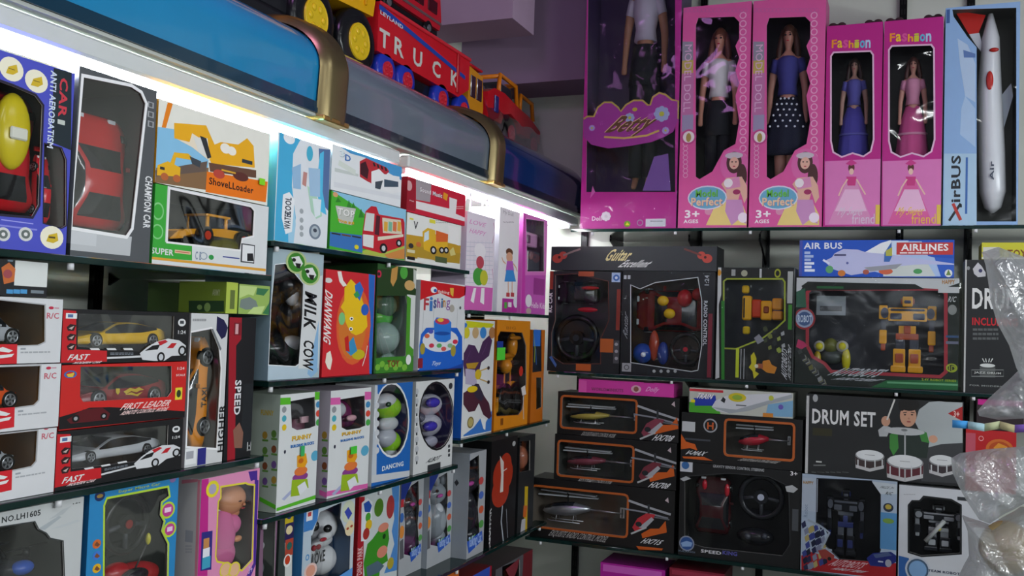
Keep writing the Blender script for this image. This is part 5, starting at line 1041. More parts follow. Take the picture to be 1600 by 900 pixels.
b.C(786, 742, 15, '#a83018', 3, 28).C(782, 768, 13, '#a83018', 3, 24).C(790, 726, 9, '#a83018', 3, 18).Q([(781, 712), (787, 722), (786, 768), (781, 770), (783, 742)], '#d8d0c8', 5).S([(783, 738), (792, 732)], 1.5, '#e0d8d0', 5).S([(765, 800), (765, 862)], 2.5, '#b0b0b0', 4).S([(785, 790), (783, 815), (786, 855)], 4, '#a8b0b8', 4).S([(791, 795), (793, 840)], 2, '#888c94', 4).T('GUITAR', 762, 795, 767, 850, '#c8c8c8', 5, 90, .03)
b.C(803, 693, 2.5, '#b0b4b4', 4, 4).done(); V6 = b
b = Box('rocket_toy_box', 'narrow black box with a yellow and orange strip, beside the guitar box', 'L', (810, 760), (834, 760), (812, 684), S['b4'], .12, front='#202426', side='#121416', inn='#38383c', after=V6)
b.W([(812, 690), (828, 688), (828, 735), (812, 738)], None).Q([(820, 760), (825, 760), (823, 840), (818, 842)], '#c8a818', 2).Q([(818, 790), (824, 790), (822, 808), (817, 808)], '#c86018', 3).Q([(815, 812), (821, 810), (820, 832), (813, 834)], '#b8b8bc', 3).R(816, 834, 822, 842, '#902030', 3).done(); figure(b, 'toy_rocket', [(820, 712, 5, 18, '#a86850 p')], .02)

# goods standing on the floor stack under the lowest left shelf
def lowbox(name, label, l, r, t, z0, d, front, off=0, **k): return Box(name, label, 'L', l, r, t, z0, d, off=off, front=front, **k)
shelf('L', 1.387, 2.84, .72, DL, 'lowest glass shelf of the left wall, under the orange topped box', [1.40, 1.8, 2.2, 2.79])
b = lowbox('toy_box', 'orange topped box at the bottom edge, below the cat boxes', (660, 895), (717, 895), (717, 890), .72, .20, '#c86410', off=.0, side='#d07818'); b.z1; b.S([(664, 898), (700, 890)], 2, '#e8c040', 3); b.done(); Z1 = b
b = lowbox('toy_box', 'red and blue box at the bottom edge, right of the orange topped box', (722, 895), (768, 895), (760, 888), .72, .14, '#a01820', side='#701018', after=Z1); b.R(735, 893, 765, 899, '#2850b0', 2); b.done(); Z2 = b
b = lowbox('toy_box', 'grey and dark red window box at the bottom right end of the left shelves', (775, 880), (832, 880), (832, 858), .72, .16, '#58585c', side='#403438', inn='#2c2420', after=Z2); b.W([(785, 880), (812, 875), (812, 905), (785, 905)], None).Q([(818, 860), (832, 858), (832, 910), (816, 910)], '#702028', 1).Q([(790, 890), (812, 872), (808, 890), (800, 910)], '#803038', 3); b.done(); figure(b, 'toy_car_body', [(796, 892, 8, 8, '#983020 p')], .02)

# ================================================================== BACK WALL, top shelf: dolls
b = Box('doll_box', 'largest doll box, dark purple with a magenta cloud banner', 'B', (911, 200), (1060, 200), (985, -85), S['t1'], .14, front='#c02c94', side='#3a2850', inn='#3c2c52')
b.W([(916, -70), (1055, -70), (1055, 300), (916, 300)], None)
b.Q([(911, -85), (1060, -85), (1060, -60), (911, -60)], '#301c44', 1)
cl = [(912, 186), (918, 182), (928, 182), (934, 168), (944, 160), (956, 160), (966, 168), (970, 174), (978, 164), (990, 157), (1004, 157), (1012, 164), (1016, 164), (1020, 152), (1030, 145), (1040, 148), (1050, 156), (1060, 158), (1060, 186), (1052, 206), (1038, 214), (1018, 222), (985, 228), (950, 232), (924, 226), (912, 214)]
b.Q(cl, '#a83a9c', 6).S(cl[:19], 2.6, '#c8b050', 7)
b.T('Betty', 937, 178, 1036, 216, '#6a4820', 9, 0, .03, .55, sh=('#e8c890', -.8, -.8)).S([(944, 214), (975, 216), (1010, 212), (1030, 204)], 3, '#e0c060', 8)
def daisy(x, y, r, c='#a8b8e0', cc='#c8d040'):
    for i in range(8): b.C(x + r * .62 * math.cos(i * .785), y + r * .62 * math.sin(i * .785), r * .34, c, 8)
    b.C(x, y, r * .3, cc, 9)
daisy(1034, 178, 13); daisy(984, 184, 8); daisy(1040, 204, 6, '#b8a8e0'); daisy(925, 200, 5, '#b8a8e0'); b.C(992, 171, 4, '#d0c030', 8, 3)
daisy(947, 338, 8, '#e8e0e8', '#d8d0d8'); b.T('Doll', 925, 338, 940, 345, '#f0d8e8', 3, 0, .02)
b.C(980, 350, 5, '#78b020', 3, 5).Q([(977, 352), (980, 347), (984, 352)], '#f0f020', 4).ring(1000, 348, 5, '#b090b0', 3, .3).R(1009, 342, 1040, 354, '#e0e4e8', 3).lines(1016, 345, 1036, 347, 1, '#505458', 4)
b.Q([(1022, 245), (1044, 240), (1048, 298), (1004, 298)], '#7a58a0', 5)
for q in ([(930, 300), (926, 290), (922, 310)], ): b.Q(q, '#d870b8', 2)
b.done(wrap=True); E1 = b
doll(b, 950, -78, 1074, 296, .035, 'trousers', '#201818', '#c8c0d0 f', '#1a1c22 f', '#b08060')
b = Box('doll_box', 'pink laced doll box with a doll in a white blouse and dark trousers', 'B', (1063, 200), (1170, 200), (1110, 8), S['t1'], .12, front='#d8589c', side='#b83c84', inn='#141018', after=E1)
def lacebox(b, x, dress):
    b.W([(x + 28, 28), (x + 84, 26), (x + 92, 34), (x + 92, 60), (x + 86, 72), (x + 92, 90), (x + 86, 110), (x + 92, 130), (x + 86, 150), (x + 92, 190), (x + 86, 225), (x + 68, 235), (x + 50, 268), (x + 30, 280), (x + 24, 276), (x + 24, 40)], None)
    b.Q([(x + 3, 65), (x + 20, 65), (x + 20, 95), (x + 3, 95)], '#8a8a98', 2).R(x + 3, 95, x + 20, 115, '#b8a850', 2).R(x + 3, 115, x + 20, 180, '#b870a0', 2).R(x + 3, 180, x + 20, 205, '#9890b0', 2)
    b.T('MODEL DOLL', x + 6, 70, x + 17, 175, '#d8b0d0', 4, -90, .0)
    for i in range(22): b.ring(x + 98, 24 + i * 13, 5.5, '#e8a8cc', 3, .3)
    for i in range(17): b.ring(x + 6 + i * 6, 16, 3.4, '#c860a0', 3, .3)
    for i in range(9): b.ring(x + 8, 218 + i * 7, 4, '#e0a0c4', 3, .3)
    b.C(x + 13, 214, 12, '#c04888', 4).C(x + 13, 214, 9, '#e8e0e0', 5).C(x + 13, 215, 4, '#a89048', 6, 7)
    # printed princess, badge and age mark
    b.C(x + 84, 258, 22, '#d868a8', 4, 26).C(x + 84, 254, 12, '#4a2c28', 5, 17).C(x + 96, 276, 8, '#4a2c28', 5, 20).C(x + 84, 243, 14, '#c8c0c8', 6, 5).C(x + 84, 255, 7.5, '#e0b09c', 7, 9.5).C(x + 81, 253, 1.3, '#302028', 8, 1).C(x + 87, 253, 1.3, '#302028', 8, 1).C(x + 84, 260, 2.2, '#b83050', 8, 1)
    b.Q([(x + 64, 288), (x + 72, 278), (x + 96, 276), (x + 104, 290), (x + 106, 308), (x + 100, 318), (x + 94, 300), (x + 88, 322), (x + 72, 318), (x + 72, 300)], '#e0b09c', 6).Q([(x + 68, 282), (x + 92, 276), (x + 94, 292), (x + 72, 296)], '#d890b8', 7).C(x + 75, 286, 7, '#f0e8ec', 8)
    b.Q([(x + 40, 352), (x + 52, 326), (x + 72, 314), (x + 96, 316), (x + 106, 336), (x + 106, 352)], '#e8d080', 6).Q([(x + 72, 312), (x + 96, 312), (x + 104, 350), (x + 90, 344), (x + 80, 352), (x + 70, 330)], '#c890c0', 7).C(x + 44, 330, 6, '#d890b0', 7).C(x + 98, 340, 8, '#f0e0f0', 8).C(x + 88, 300, 6, '#a03060', 8, 4)
    b.C(x + 42, 309, 31, '#d8d8e8', 7, 19).C(x + 42, 309, 29, '#68a8c8', 8, 17).T('Model', x + 24, 296, x + 58, 308, '#68c048', 10, 0, .05, sh=('#306828', .5, .5)).T('Perfect', x + 17, 308, x + 66, 322, '#e8c8a0', 10, 0, .06, sh=('#b04888', .5, .5))
    b.T('3+', x + 7, 328, x + 30, 341, '#f4eef2', 6, 0, .07).T('AGES', x + 5, 343, x + 28, 349, '#f4eef2', 6, 0, .07)
    b.done(wrap=False)
lacebox(b, 1063, 0); E2 = b
doll(b, 1086, 34, 1152, 352, .02, 'trousers', '#6a3c2c', '#d8d4d8 f', '#10131c f', '#c88a74')
b = Box('doll_box', 'pink laced doll box with a doll in a polka dot skirt', 'B', (1173, 200), (1287, 200), (1230, -3), S['t1'], .12, front='#d8589c', side='#b83c84', inn='#1a1426', after=E2)
lacebox(b, 1174, 1); E3 = b
dl = doll(b, 1196, 28, 1260, 352, .02, 'skirt', '#4a2c20', '#3c3c88 f', '#10142c f', '#b88070')
k = MB(); random.seed(3)
for r_ in range(6):
    yy = 153 + r_ * 9; hw = 13 + r_ * 2.6
    for c_ in range(4 + r_ % 2):
        xx = 1229 + (c_ - (3 + r_ % 2) / 2) * hw * .5
        x, z = b.F(xx, yy, .02); k.ell((x, -b.d / 2 + .0235 - .0025 * r_ + .006 * abs(xx - 1229) / hw, z), (.0032, .0012, .0032), '#d8dce8 f', 8, 5)
k.build('polka_dots', dl)
def narrow(b, x0, x1, y, s):
    b.W([(x0 + (x1 - x0) * u, v + y if v < 90 else v) for u, v in ((.16, 47), (.80, 45), (.84, 50), (.85, 218), (.80, 236), (.68, 243), (.49, 238), (.30, 244), (.16, 237), (.12, 220), (.12, 52))], '#e0b8d4', 2)
    b.R(x0, y, x1, 235, '#b81c84', 1) if False else None
    w_ = x1 - x0
    b.Q([(x0, 252), (x1, 248), (x1, 352), (x0, 352)], '#d878b8', 1)
    for i, (t, c) in enumerate(zip('Fashion', ('#e89020', '#e8c020', '#d85098', '#e8a020', '#c8c830', '#58b8d8', '#a8c8e8'))): b.T(t, x0 + w_ * (.12 + i * .1), y + 26 + (i % 2), x0 + w_ * (.21 + i * .1), y + 39, c, 5, 0, .06)
    xc = x0 + w_ * .47
    b.C(xc, 262, 5, '#5a2c28', 5, 7).C(xc, 268, 3.6, '#e8c0b0', 6, 5).Q([(xc - 9, 256), (xc, 249), (xc + 9, 255), (xc, 259)], '#c83888', 6).Q([(xc - 5, 277), (xc + 6, 277), (xc + 14, 300), (xc + 34, 350), (xc - 36, 350), (xc - 14, 298)], '#d85c9c' if s else '#d890bc', 5).Q([(xc - 8, 276), (xc + 8, 276), (xc + 6, 290), (xc - 6, 290)], '#c83880', 7)
    b.Q([(xc - 10, 296), (xc + 12, 296), (xc + 24, 330), (xc - 26, 330)], '#e8b8d8', 6).S([(xc - 6, 280), (xc - 14, 292), (xc - 20, 306)], 2, '#e8c0b0', 7).S([(xc + 8, 280), (xc + 16, 294), (xc + 22, 304)], 2, '#e8c0b0', 7)
    b.T('My Sweet', x0 + w_ * .2, 323, x0 + w_ * .72, 340, '#e8c040' if s else '#d8c8d8', 8, 0, .0, .2).T('friend', x0 + w_ * .48, 334, x0 + w_ * .88, 350, '#e8c040' if s else '#d8c8d8', 8, 0, .0)
    b.R(x0 + w_ * .9, 320, x1, 350, '#e0c050', 6)
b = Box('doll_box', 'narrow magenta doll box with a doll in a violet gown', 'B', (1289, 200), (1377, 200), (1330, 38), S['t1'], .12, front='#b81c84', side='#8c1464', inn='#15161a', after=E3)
narrow(b, 1289, 1377, 36, 0); b.done(); E4 = b; doll(b, 1310, 82, 1356, 300, .018, 'gown', '#3a2c28', '#5a58a8 f', '#4a44a0 f', '#b08878')
b = Box('doll_box', 'narrow magenta doll box with a doll in a pink gown', 'B', (1379, 200), (1472, 200), (1424, 30), S['t1'], .12, front='#b81c84', side='#8c1464', inn='#15161a', after=E4)
narrow(b, 1379, 1473, 26, 6); b.done(); E5 = b; doll(b, 1400, 80, 1452, 300, .018, 'gown', '#4a2c28', '#d890b0 f', '#c8508c f', '#c89080')
# bows on top of the two narrow boxes
for bb, xx in ((E4, (1292, 1366)), (E5, (1386, 1462))):
    k = MB()
    for x_ in xx:
        x, z = bb.F(x_, 40, .01); x = max(-bb.w / 2 + .026, min(bb.w / 2 - .026, x))
        for s_ in (-1, 1): k.ell((x + s_ * .012, -bb.d / 2 + .03, bb.h + .009), (.012, .005, .009), '#3a2028 f', 10, 6)
        k.ell((x, -bb.d / 2 + .028, bb.h + .008), .005, '#3a2028 f', 8, 5)
    k.build('ribbon_bow', bb.ob)
b = Box('airliner_box', 'tall sky blue box with a white and red airliner stood on end', 'B', (1475, 200), (1592, 200), (1530, 8), S['t1'], .14, front='#8cb0dc', side='#6888b8', inn='#5c6058', after=E5)
b.W([(1488, 15), (1588, 12), (1588, 346), (1526, 346), (1526, 74), (1512, 58), (1490, 26)], None)
b.Q([(1475, 240), (1526, 240), (1526, 352), (1475, 352)], '#a8c8e0', 1).Q([(1496, 60), (1512, 70), (1524, 100), (1524, 160), (1508, 150), (1500, 100)], '#b0c8e4', 2).Q([(1505, 78), (1524, 84), (1524, 90), (1506, 90)], '#5878b0', 3).Q([(1508, 150), (1524, 170), (1524, 230), (1500, 210), (1502, 170)], '#a8c4e4', 2).R(1479, 15, 1484, 36, '#3c5c98', 3)
b.T('irBUS', 1486, 243, 1501, 316, '#20242c', 5, 90, .05, .0).S([(1483, 345), (1501, 318), (1501, 324)], 3.4, '#202428', 5).S([(1489, 318), (1501, 344)], 4, '#b83830', 6).lines(1509, 246, 1512, 344, 1, '#3868b0', 3, .9)
b.done(); E6 = b
k = MB(); Dp = .05
def pt(px, py, dd=.05): x, z = b.F(px, py, dd); return x, z
P = [pt(x, y) for x, y in ((1548, 8 + 14), (1548, 60), (1546, 150), (1549, 240), (1551, 300), (1551, 325), (1551, 333))]; r_ = (.006, .022, .031, .034, .033, .021, .004)
k.tube([(p[0], -b.d / 2 + .05, p[1]) for p in P], r_, '#e4e6ea p', 18)
air = k.build('toy_airliner', b.ob)
k = MB(); q = [pt(1492, 17), pt(1540, 24), pt(1528, 54), pt(1514, 54)]; hl = -b.w / 2 + .006; k.prism([(max(hl, x), z) for x, z in q], -b.d / 2 + .048, -b.d / 2 + .054, '#d02820 p'); k.build('tail_fin', air)
k = MB(); q = [pt(1514, 54), pt(1530, 52), pt(1540, 90), pt(1524, 70)]; k.prism([(max(hl, x), z) for x, z in q], -b.d / 2 + .047, -b.d / 2 + .055, '#d8dce4 p'); k.build('tail_plane', air)
k = MB(); q = [pt(1556, 160), pt(1580, 130), pt(1583, 150), pt(1560, 230)]; hr = b.w / 2 - .006; k.prism([(min(hr, x), z) for x, z in q], -b.d / 2 + .05, -b.d / 2 + .056, '#c8d4e0 p'); k.build('wing', air)
k = MB(); x, z = pt(1545, 130); k.ell((x, -b.d / 2 + .020, z), (.009, .003, .026), '#c02820 p', 10, 8); x, z = pt(1552, 82); k.ell((x, -b.d / 2 + .024, z), (.012, .004, .006), '#c02820 p', 10, 6); vs, fs = glyphs('Air', .03); a, c = pt(1546, 282, .02), pt(1553, 252, .02)
k.add([(a[0] + (c[0] - a[0]) * (1 - v), -b.d / 2 + .0145, a[1] + (c[1] - a[1]) * u) for u, v in vs], fs, '#50586a'); k.build('printed_markings', air)

# ================================================================== BACK WALL, second shelf
b = Box('steering_wheel_toy_box', 'black box with a toy steering wheel, black car and orange squares', 'B', (857, 500), (969, 500), (910, 424), S['t2'], .12, front='#1c1e22', side='#141518', inn='#3a3e40')
b.W([(868, 430), (900, 428), (950, 440), (951, 500), (938, 530), (938, 568), (880, 568), (862, 556), (862, 520), (868, 500)], '#5a2a20', 1)
b.R(857, 424, 864, 452, '#8c3420', 2).T('RC CAR', 857, 457, 863, 488, '#d8d8d8', 4, 90, .05).R(904, 423, 928, 432, '#a04828', 3).R(938, 529, 958, 551, '#b05a24', 4).R(900, 568, 923, 580, '#b85824', 4).R(964, 452, 968, 516, '#802c20', 3).R(959, 532, 967, 568, '#48484c', 3)
for i in range(3): b.C(963, 538 + i * 11, 2.6, '#a0a0a4', 4)
b.R(956, 426, 969, 441, '#a8c0dc', 4).C(963, 434, 5, '#3868b0', 5).C(963, 434, 2.2, '#d8e4f0', 6).Q([(858, 558), (862, 556), (870, 570), (868, 574)], '#4868a8', 4)
b.done(); F1 = b; wheel_toy(b, 898, 528, 36, .02, '#30343a p'); toy_car(b, 868, 440, 932, 474, .04, '#17181c p', 'flat'); figure(b, 'toy_car_fender', [(918, 484, 16, 4, '#b01824 p'), (922, 450, 14, 3, '#a01824 p')], .02)
b = Box('steering_wheel_toy_box', 'black box with a dark red car, yellow seats and a small steering wheel', 'B', (971, 500), (1116, 500), (1040, 424), S['t2'], .12, front='#1a1c20', side='#121316', inn='#30201c', after=F1)
b.W([(986, 446), (1000, 452), (1024, 442), (1090, 434), (1096, 470), (1096, 540), (1090, 578), (1080, 580), (986, 566)], '#d0d4d4', 1)
b.T('Rastar', 974, 482, 981, 530, '#a8acb0', 4, 90, .0, .3).R(972, 567, 986, 581, '#b0b2b4', 3).ring(979, 574, 4, '#303234', 4).T('1:24', 1101, 430, 1108, 446, '#b0b4b8', 4, 90, .03).T('RADIO CONTROL', 1099, 470, 1105, 540, '#c8ccd0', 4, -90, .05).R(1107, 490, 1111, 590, '#7c2434', 3)
for i in range(4): b.C(1022 + i * 11, 580, 2.5, '#b0b4b4', 4)
b.R(975, 430, 979, 436, '#c8ccd0', 3).R(981, 430, 985, 436, '#c8ccd0', 3)
b.done(wrap=True); F2 = b; toy_car(b, 990, 452, 1096, 520, .045, '#7a1014 p', 'flat'); wheel_toy(b, 1070, 546, 27, .015, '#b01830 p')
figure(b, 'toy_seat', [(1036, 470, 9, 8, '#d8b018 p'), (1046, 490, 9, 8, '#d8b018 p')], .012); figure(b, 'toy_figure', [(1070, 466, 12, 14, '#a81820 p', .01), (1090, 460, 9, 10, '#8c1818 p', .01), (1004, 552, 15, 16, '#1c48a0 p'), (1005, 554, 4, 4, '#e0e8f0 p', -.02), (1022, 540, 8, 24, '#a03818 p', .01), (1036, 552, 9, 18, '#203c88 p', .01)], .02)
b = Box('guitar_toy_box', 'long flat dark guitar box, lying on the two steering wheel boxes', 'B', (861, 405), (1120, 405), (990, 385), max(F1.z1, F2.z1) + .001, .12, front='#2e3236', side='#1c1e20')
for x, s_ in ((868, 1), (1098, -1)):
    x0 = 874 if s_ > 0 else 1102
    b.C(x0 - s_ * 3, 404, 8, '#b04438', 4, 7).C(x0 + s_ * 6, 399, 6.5, '#b04438', 4, 6).C(x0, 402, 2.2, '#401818', 6).S([(x0 + s_ * 6, 399), (x0 + s_ * 24, 392), (x0 + s_ * 33, 389)], 3, '#8a7470' if s_ > 0 else '#6a3430', 5)
b.T('Guitar', 943, 389, 993, 408, '#d8cc90', 5, 0, .03, .35).T('Excellent', 965, 406, 1024, 418, '#d8dad8', 5, 0, .04, .35).done(); F3 = b
b = Box('robot_car_box', 'upright black and lime box with a yellow robot lying sideways', 'B', (1120, 500), (1240, 500), (1180, 418), S['t2'], .11, front='#141614', side='#c8cac8', inn='#2c323c', after=F2)
b.W([(1132, 440), (1136, 437), (1222, 437), (1225, 441), (1225, 500), (1212, 512), (1190, 528), (1150, 544), (1132, 543)], '#98a830', 2)
b.Q([(1119, 418), (1127, 418), (1127, 460), (1123, 476), (1124, 590), (1117, 592)], '#c8cac8', 1).Q([(1127, 470), (1132, 470), (1132, 594), (1127, 594)], '#2c8028', 2).R(1231, 424, 1238, 474, '#b0b4b0', 2).R(1232, 476, 1237, 515, '#3c8828', 2)
b.C(1124, 426, 3, '#d09020', 3, 5).C(1163, 427, 5, '#a8a890', 3).R(1143, 421, 1149, 431, '#a0a4a0', 3).R(1187, 420, 1190, 434, '#c0c4c4', 3).ring(1215, 427, 5, '#98a020', 3, .4, 7)
b.T('AUTOBOTS', 1221, 540, 1230, 594, '#c0c4c8', 5, 90, .05, .2).T('ROBOT CAR', 1231, 535, 1236, 595, '#b0b4b4', 5, 90, .05, .2)
b.R(1150, 544, 1154, 590, '#b8c828', 4).S([(1158, 545), (1157, 592)], 1, '#b0b4b4', 3).S([(1163, 545), (1162, 592)], 1, '#b0b4b4', 3).Q([(1173, 556), (1178, 550), (1182, 560), (1180, 580), (1186, 584), (1178, 592), (1176, 580), (1170, 574), (1174, 568)], '#c8c020', 5).C(1182, 572, 3, '#d8d8c0', 6).Q([(1192, 564), (1202, 562), (1206, 570), (1214, 574), (1210, 584), (1198, 582), (1190, 576)], '#c88020', 5).R(1184, 568, 1192, 576, '#a05838', 5)
for i in range(14): x = 1192 + (i * 7) % 34; y = 512 + (i * 11) % 36; b.Q([(x, y), (x + 5, y - 3), (x + 6, y + 3), (x + 1, y + 5)], ('#40482c', '#78803c', '#282c2c', '#90a040', '#a8acac')[i % 5], 5)
b.Q([(1178, 528), (1186, 522), (1194, 532), (1184, 538)], '#888c94', 6)
b.done(wrap=True); F4 = b
# robot on its side: head to the left edge of the window
def side_robot():
    m = MB(); 
    def bx(x0, y0, x1, y1, c, d0=.02, d1=.05): a = b.F(x0, y1, d0); e = b.F(x1, y0, d0); m.box((a[0], -b.d / 2 + d0, a[1]), (e[0], -b.d / 2 + d1, e[1]), c, None, .004)
    bx(1159, 462, 1174, 500, '#e0a818 p'); bx(1161, 465, 1164, 497, '#1a1a1a p', .018, .03); bx(1174, 468, 1190, 496, '#c03c18 p', .024); bx(1188, 470, 1206, 500, '#e0a010 p'); bx(1192, 478, 1202, 490, '#803810 p', .017, .03); bx(1206, 466, 1223, 484, '#d89018 p'); bx(1206, 486, 1223, 500, '#d89018 p'); bx(1159, 446, 1170, 458, '#d8b018 p', .03); bx(1160, 510, 1171, 522, '#d8b818 p', .03)
    return m.build('toy_robot', b.ob)
side_robot()
b = Box('robot_car_box', 'wide black box with a red edged window and a big yellow robot', 'B', (1243, 520), (1498, 520), (1380, 434), S['t2'], .12, front='#17201a', side='#303430', inn='#20242e', after=F4)
b.W([(1264, 458), (1268, 454), (1470, 454), (1475, 460), (1475, 580), (1468, 586), (1300, 578), (1290, 566), (1272, 556), (1264, 540)], '#9c2c38', 4)
b.Q([(1243, 434), (1499, 434), (1499, 442), (1470, 452), (1440, 450), (1430, 446), (1255, 446), (1250, 456), (1243, 462)], '#c8cccc', 2).Q([(1252, 447), (1262, 440), (1430, 444), (1445, 452), (1258, 454)], '#101812', 3).R(1276, 447, 1318, 451, '#1c6030', 4).R(1466, 448, 1499, 458, '#c8cccc', 4).T('HAPPY', 1472, 437, 1492, 444, '#b07820', 6, 0, .06)
b.Q([(1243, 456), (1258, 450), (1260, 480), (1244, 480)], '#2c6048', 3).C(1257, 498, 17, '#983034', 5).C(1257, 498, 14, '#98a8c0', 6).C(1257, 498, 11, '#405c88', 7).T('ROBOT', 1247, 492, 1268, 504, '#c8d8e8', 8, 0, .04)
b.Q([(1247, 530), (1256, 534), (1262, 540), (1252, 546), (1244, 542)], '#b83060', 5)
for i in range(30): x = 1246 + (i * 13) % 40; y = 548 + (i * 17) % 52; b.Q([(x, y), (x + 6, y - 4), (x + 8, y + 3), (x + 2, y + 6)], ('#383c3c', '#5c6060', '#8c9090', '#202424', '#6c6c38')[i % 5], 5)
b.T('AUTOBOTS', 1292, 573, 1391, 591, '#b8bcc0', 9, 0, .05, .35, sh=('#1c5048', -1, .8)).T('ROBOT SERIES', 1297, 589, 1385, 597, '#c8ccd0', 9, 0, .06, .35)
b.Q([(1386, 594), (1499, 594), (1499, 610), (1360, 606)], '#1c6434', 3).Q([(1386, 596), (1499, 600), (1499, 603), (1386, 599)], '#68a878', 4).T('2.4Y ROBOT SERIES', 1440, 591, 1494, 597, '#98b020', 6, 0, .06)
b.T('R/C', 1481, 463, 1495, 472, '#b8bcbc', 5, 0, .02, .2).C(1488, 484, 7, '#888c88', 5, 8).R(1478, 524, 1498, 528, '#305078', 5).R(1478, 533, 1498, 538, '#686c80', 5).ring(1487, 575, 9, '#98a828', 6, .3, 7).T('3D', 1481, 571, 1493, 580, '#98a828', 6)
b.done(wrap=True); F5 = b
toy_robot(b, 1374, 460, 1462, 584, .03, '#e0a010 p', '#303440 p', '#a04018 p')
m = MB(); a = b.F(1276, 492, .06); c = b.F(1322, 463, .06); m.box((a[0], -b.d / 2 + .05, a[1]), (c[0], -b.d / 2 + .055, c[1]), '#8c9498 p'); m.box((a[0] + .01, -b.d / 2 + .0485, a[1] + .012), (c[0] - .01, -b.d / 2 + .05, a[1] + .026), '#282c30 p'); m.build('instruction_card', b.ob)
figure(b, 'toy_remote_control', [(1280, 541, 9, 9, '#c8c8b8 p'), (1280, 541, 6, 6, '#d8d020 p', -.008), (1316, 541, 10, 9, '#c8c8b8 p'), (1316, 541, 6, 6, '#d8d020 p', -.008), (1298, 540, 12, 12, '#6c7030 p', .005), (1322, 562, 7, 18, '#c8c020 p', .0), (1277, 560, 6, 12, '#b8a020 p', .0), (1300, 558, 18, 12, '#48504c p', .008)], .03)
b = Box('airliner_box', 'long blue and white box with an airliner picture, on the big robot box', 'B', (1249, 405), (1491, 405), (1370, 375), 0, .11, front='#1c50b8', side='#183c90', after=F4, under=F5)
b.Q([(1400, 377), (1440, 377), (1450, 400), (1493, 410), (1493, 432), (1395, 432), (1350, 420)], '#a8c0e4', 1).Q([(1390, 376), (1420, 376), (1400, 410), (1370, 415)], '#c8d8ec', 2).Q([(1460, 402), (1493, 404), (1493, 432), (1470, 432)], '#2c5cc0', 2).Q([(1380, 412), (1450, 412), (1462, 432), (1380, 432)], '#c8d0cc', 2)
b.R(1249, 375, 1253, 432, '#404ca0', 2).T('AIR BUS', 1256, 379, 1316, 389, '#e0e4ec', 5, 0, .06).R(1401, 379, 1489, 398, '#c03838', 4).T('AIRLINES', 1408, 381, 1482, 392, '#f0f0f0', 6, 0, .06).lines(1406, 394, 1458, 397, 1, '#e8d8d8', 6, .8, 0)
for i, c in enumerate('xxxxxx'): b.R(1257, 393 + i * 5.5, 1266 + (i * 5) % 9, 397 + i * 5.5, '#a8bce0' if i < 3 else '#e0e8f4', 4)
b.Q([(1288, 408), (1300, 402), (1304, 396), (1318, 389), (1340, 390), (1352, 394), (1394, 398), (1494, 412), (1494, 414), (1440, 413), (1400, 416), (1370, 424), (1330, 430), (1300, 420)], '#b8bce0', 6).Q([(1350, 395), (1376, 380), (1392, 375), (1396, 400), (1386, 408)], '#e4e8ec', 5).Q([(1382, 395), (1393, 378), (1394, 400), (1390, 409), (1381, 409)], '#3868b0', 8).Q([(1384, 392), (1394, 386), (1394, 400), (1384, 400)], '#b0b048', 9).Q([(1304, 397), (1322, 397), (1322, 400), (1303, 400)], '#505078', 8)
b.C(1296, 421, 6, '#58a068', 7).C(1315, 427, 6, '#c87830', 7, 5).C(1353, 425, 5, '#a85848', 7, 4).C(1384, 424, 11, '#c86040', 7, 5).C(1434, 424, 7, '#489858', 7, 4).S([(1286, 406), (1296, 412)], 3, '#d8e0f4', 7).Q([(1350, 418), (1410, 412), (1400, 420), (1360, 424)], '#9498a0', 7)
b.C(1482, 427, 6, '#e0e4e4', 7, 6).Q([(1478, 430), (1482, 421), (1486, 430)], '#688840', 8).C(1324, 411, 2, '#5860a0', 8).done()
b = Box('drum_toy_box', 'tall black drum box, half hidden behind the clear plastic bag', 'B', (1507, 500), (1605, 500), (1550, 406), S['t2'], .13, front='#1e2022', side='#b8bab8', after=F5)
b.R(1503, 404, 1508, 614, '#b8bab8', 2).T('DRUM', 1519, 450, 1590, 484, '#dcdedc', 5, 0, .1).T('INCLUDING', 1519, 496, 1590, 510, '#c01c28', 5, 0, .08).lines(1520, 513, 1560, 534, 3, '#585c5c', 4)
b.Q([(1520, 420), (1528, 410), (1534, 416), (1540, 426), (1540, 432), (1528, 433), (1522, 428)], '#c0c0c4', 4).C(1532, 423, 3, '#383860', 5).C(1513, 419, 2.5, '#888c8c', 4, 3)
b.C(1543, 571, 12, '#d0d4d0', 5, 3).R(1531, 573, 1555, 590, '#505452', 4).S([(1518, 578), (1568, 578), (1568, 588), (1518, 588)], 1.2, '#787c7a', 5, True).T('JAZZ DRUM', 1522, 580, 1564, 586, '#c0c4c0', 7, 0, .05)
for i in (-8, -3, 3, 8): b.S([(1543 + i * .6, 566), (1543 + i, 560)], 1.2, '#d0d4d0', 5)
b.T('FOR MODERN KIDS', 1515, 601, 1590, 606, '#888c8a', 5, 0, .06).done(); F6 = b
b = Box('game_box', 'yellow topped box lying on the black drum box behind the plastic bag', 'B', (1534, 395), (1625, 395), (1570, 379), 0, .12, front='#c8c430', side='#a8a428', under=F6, off=.0)
b.R(1536, 386, 1562, 404, '#d0d0c4', 2).T('TOYS', 1574, 390, 1610, 402, '#7a4818', 4, 0, .08).R(1534, 402, 1625, 405, '#d8d8cc', 2).done()

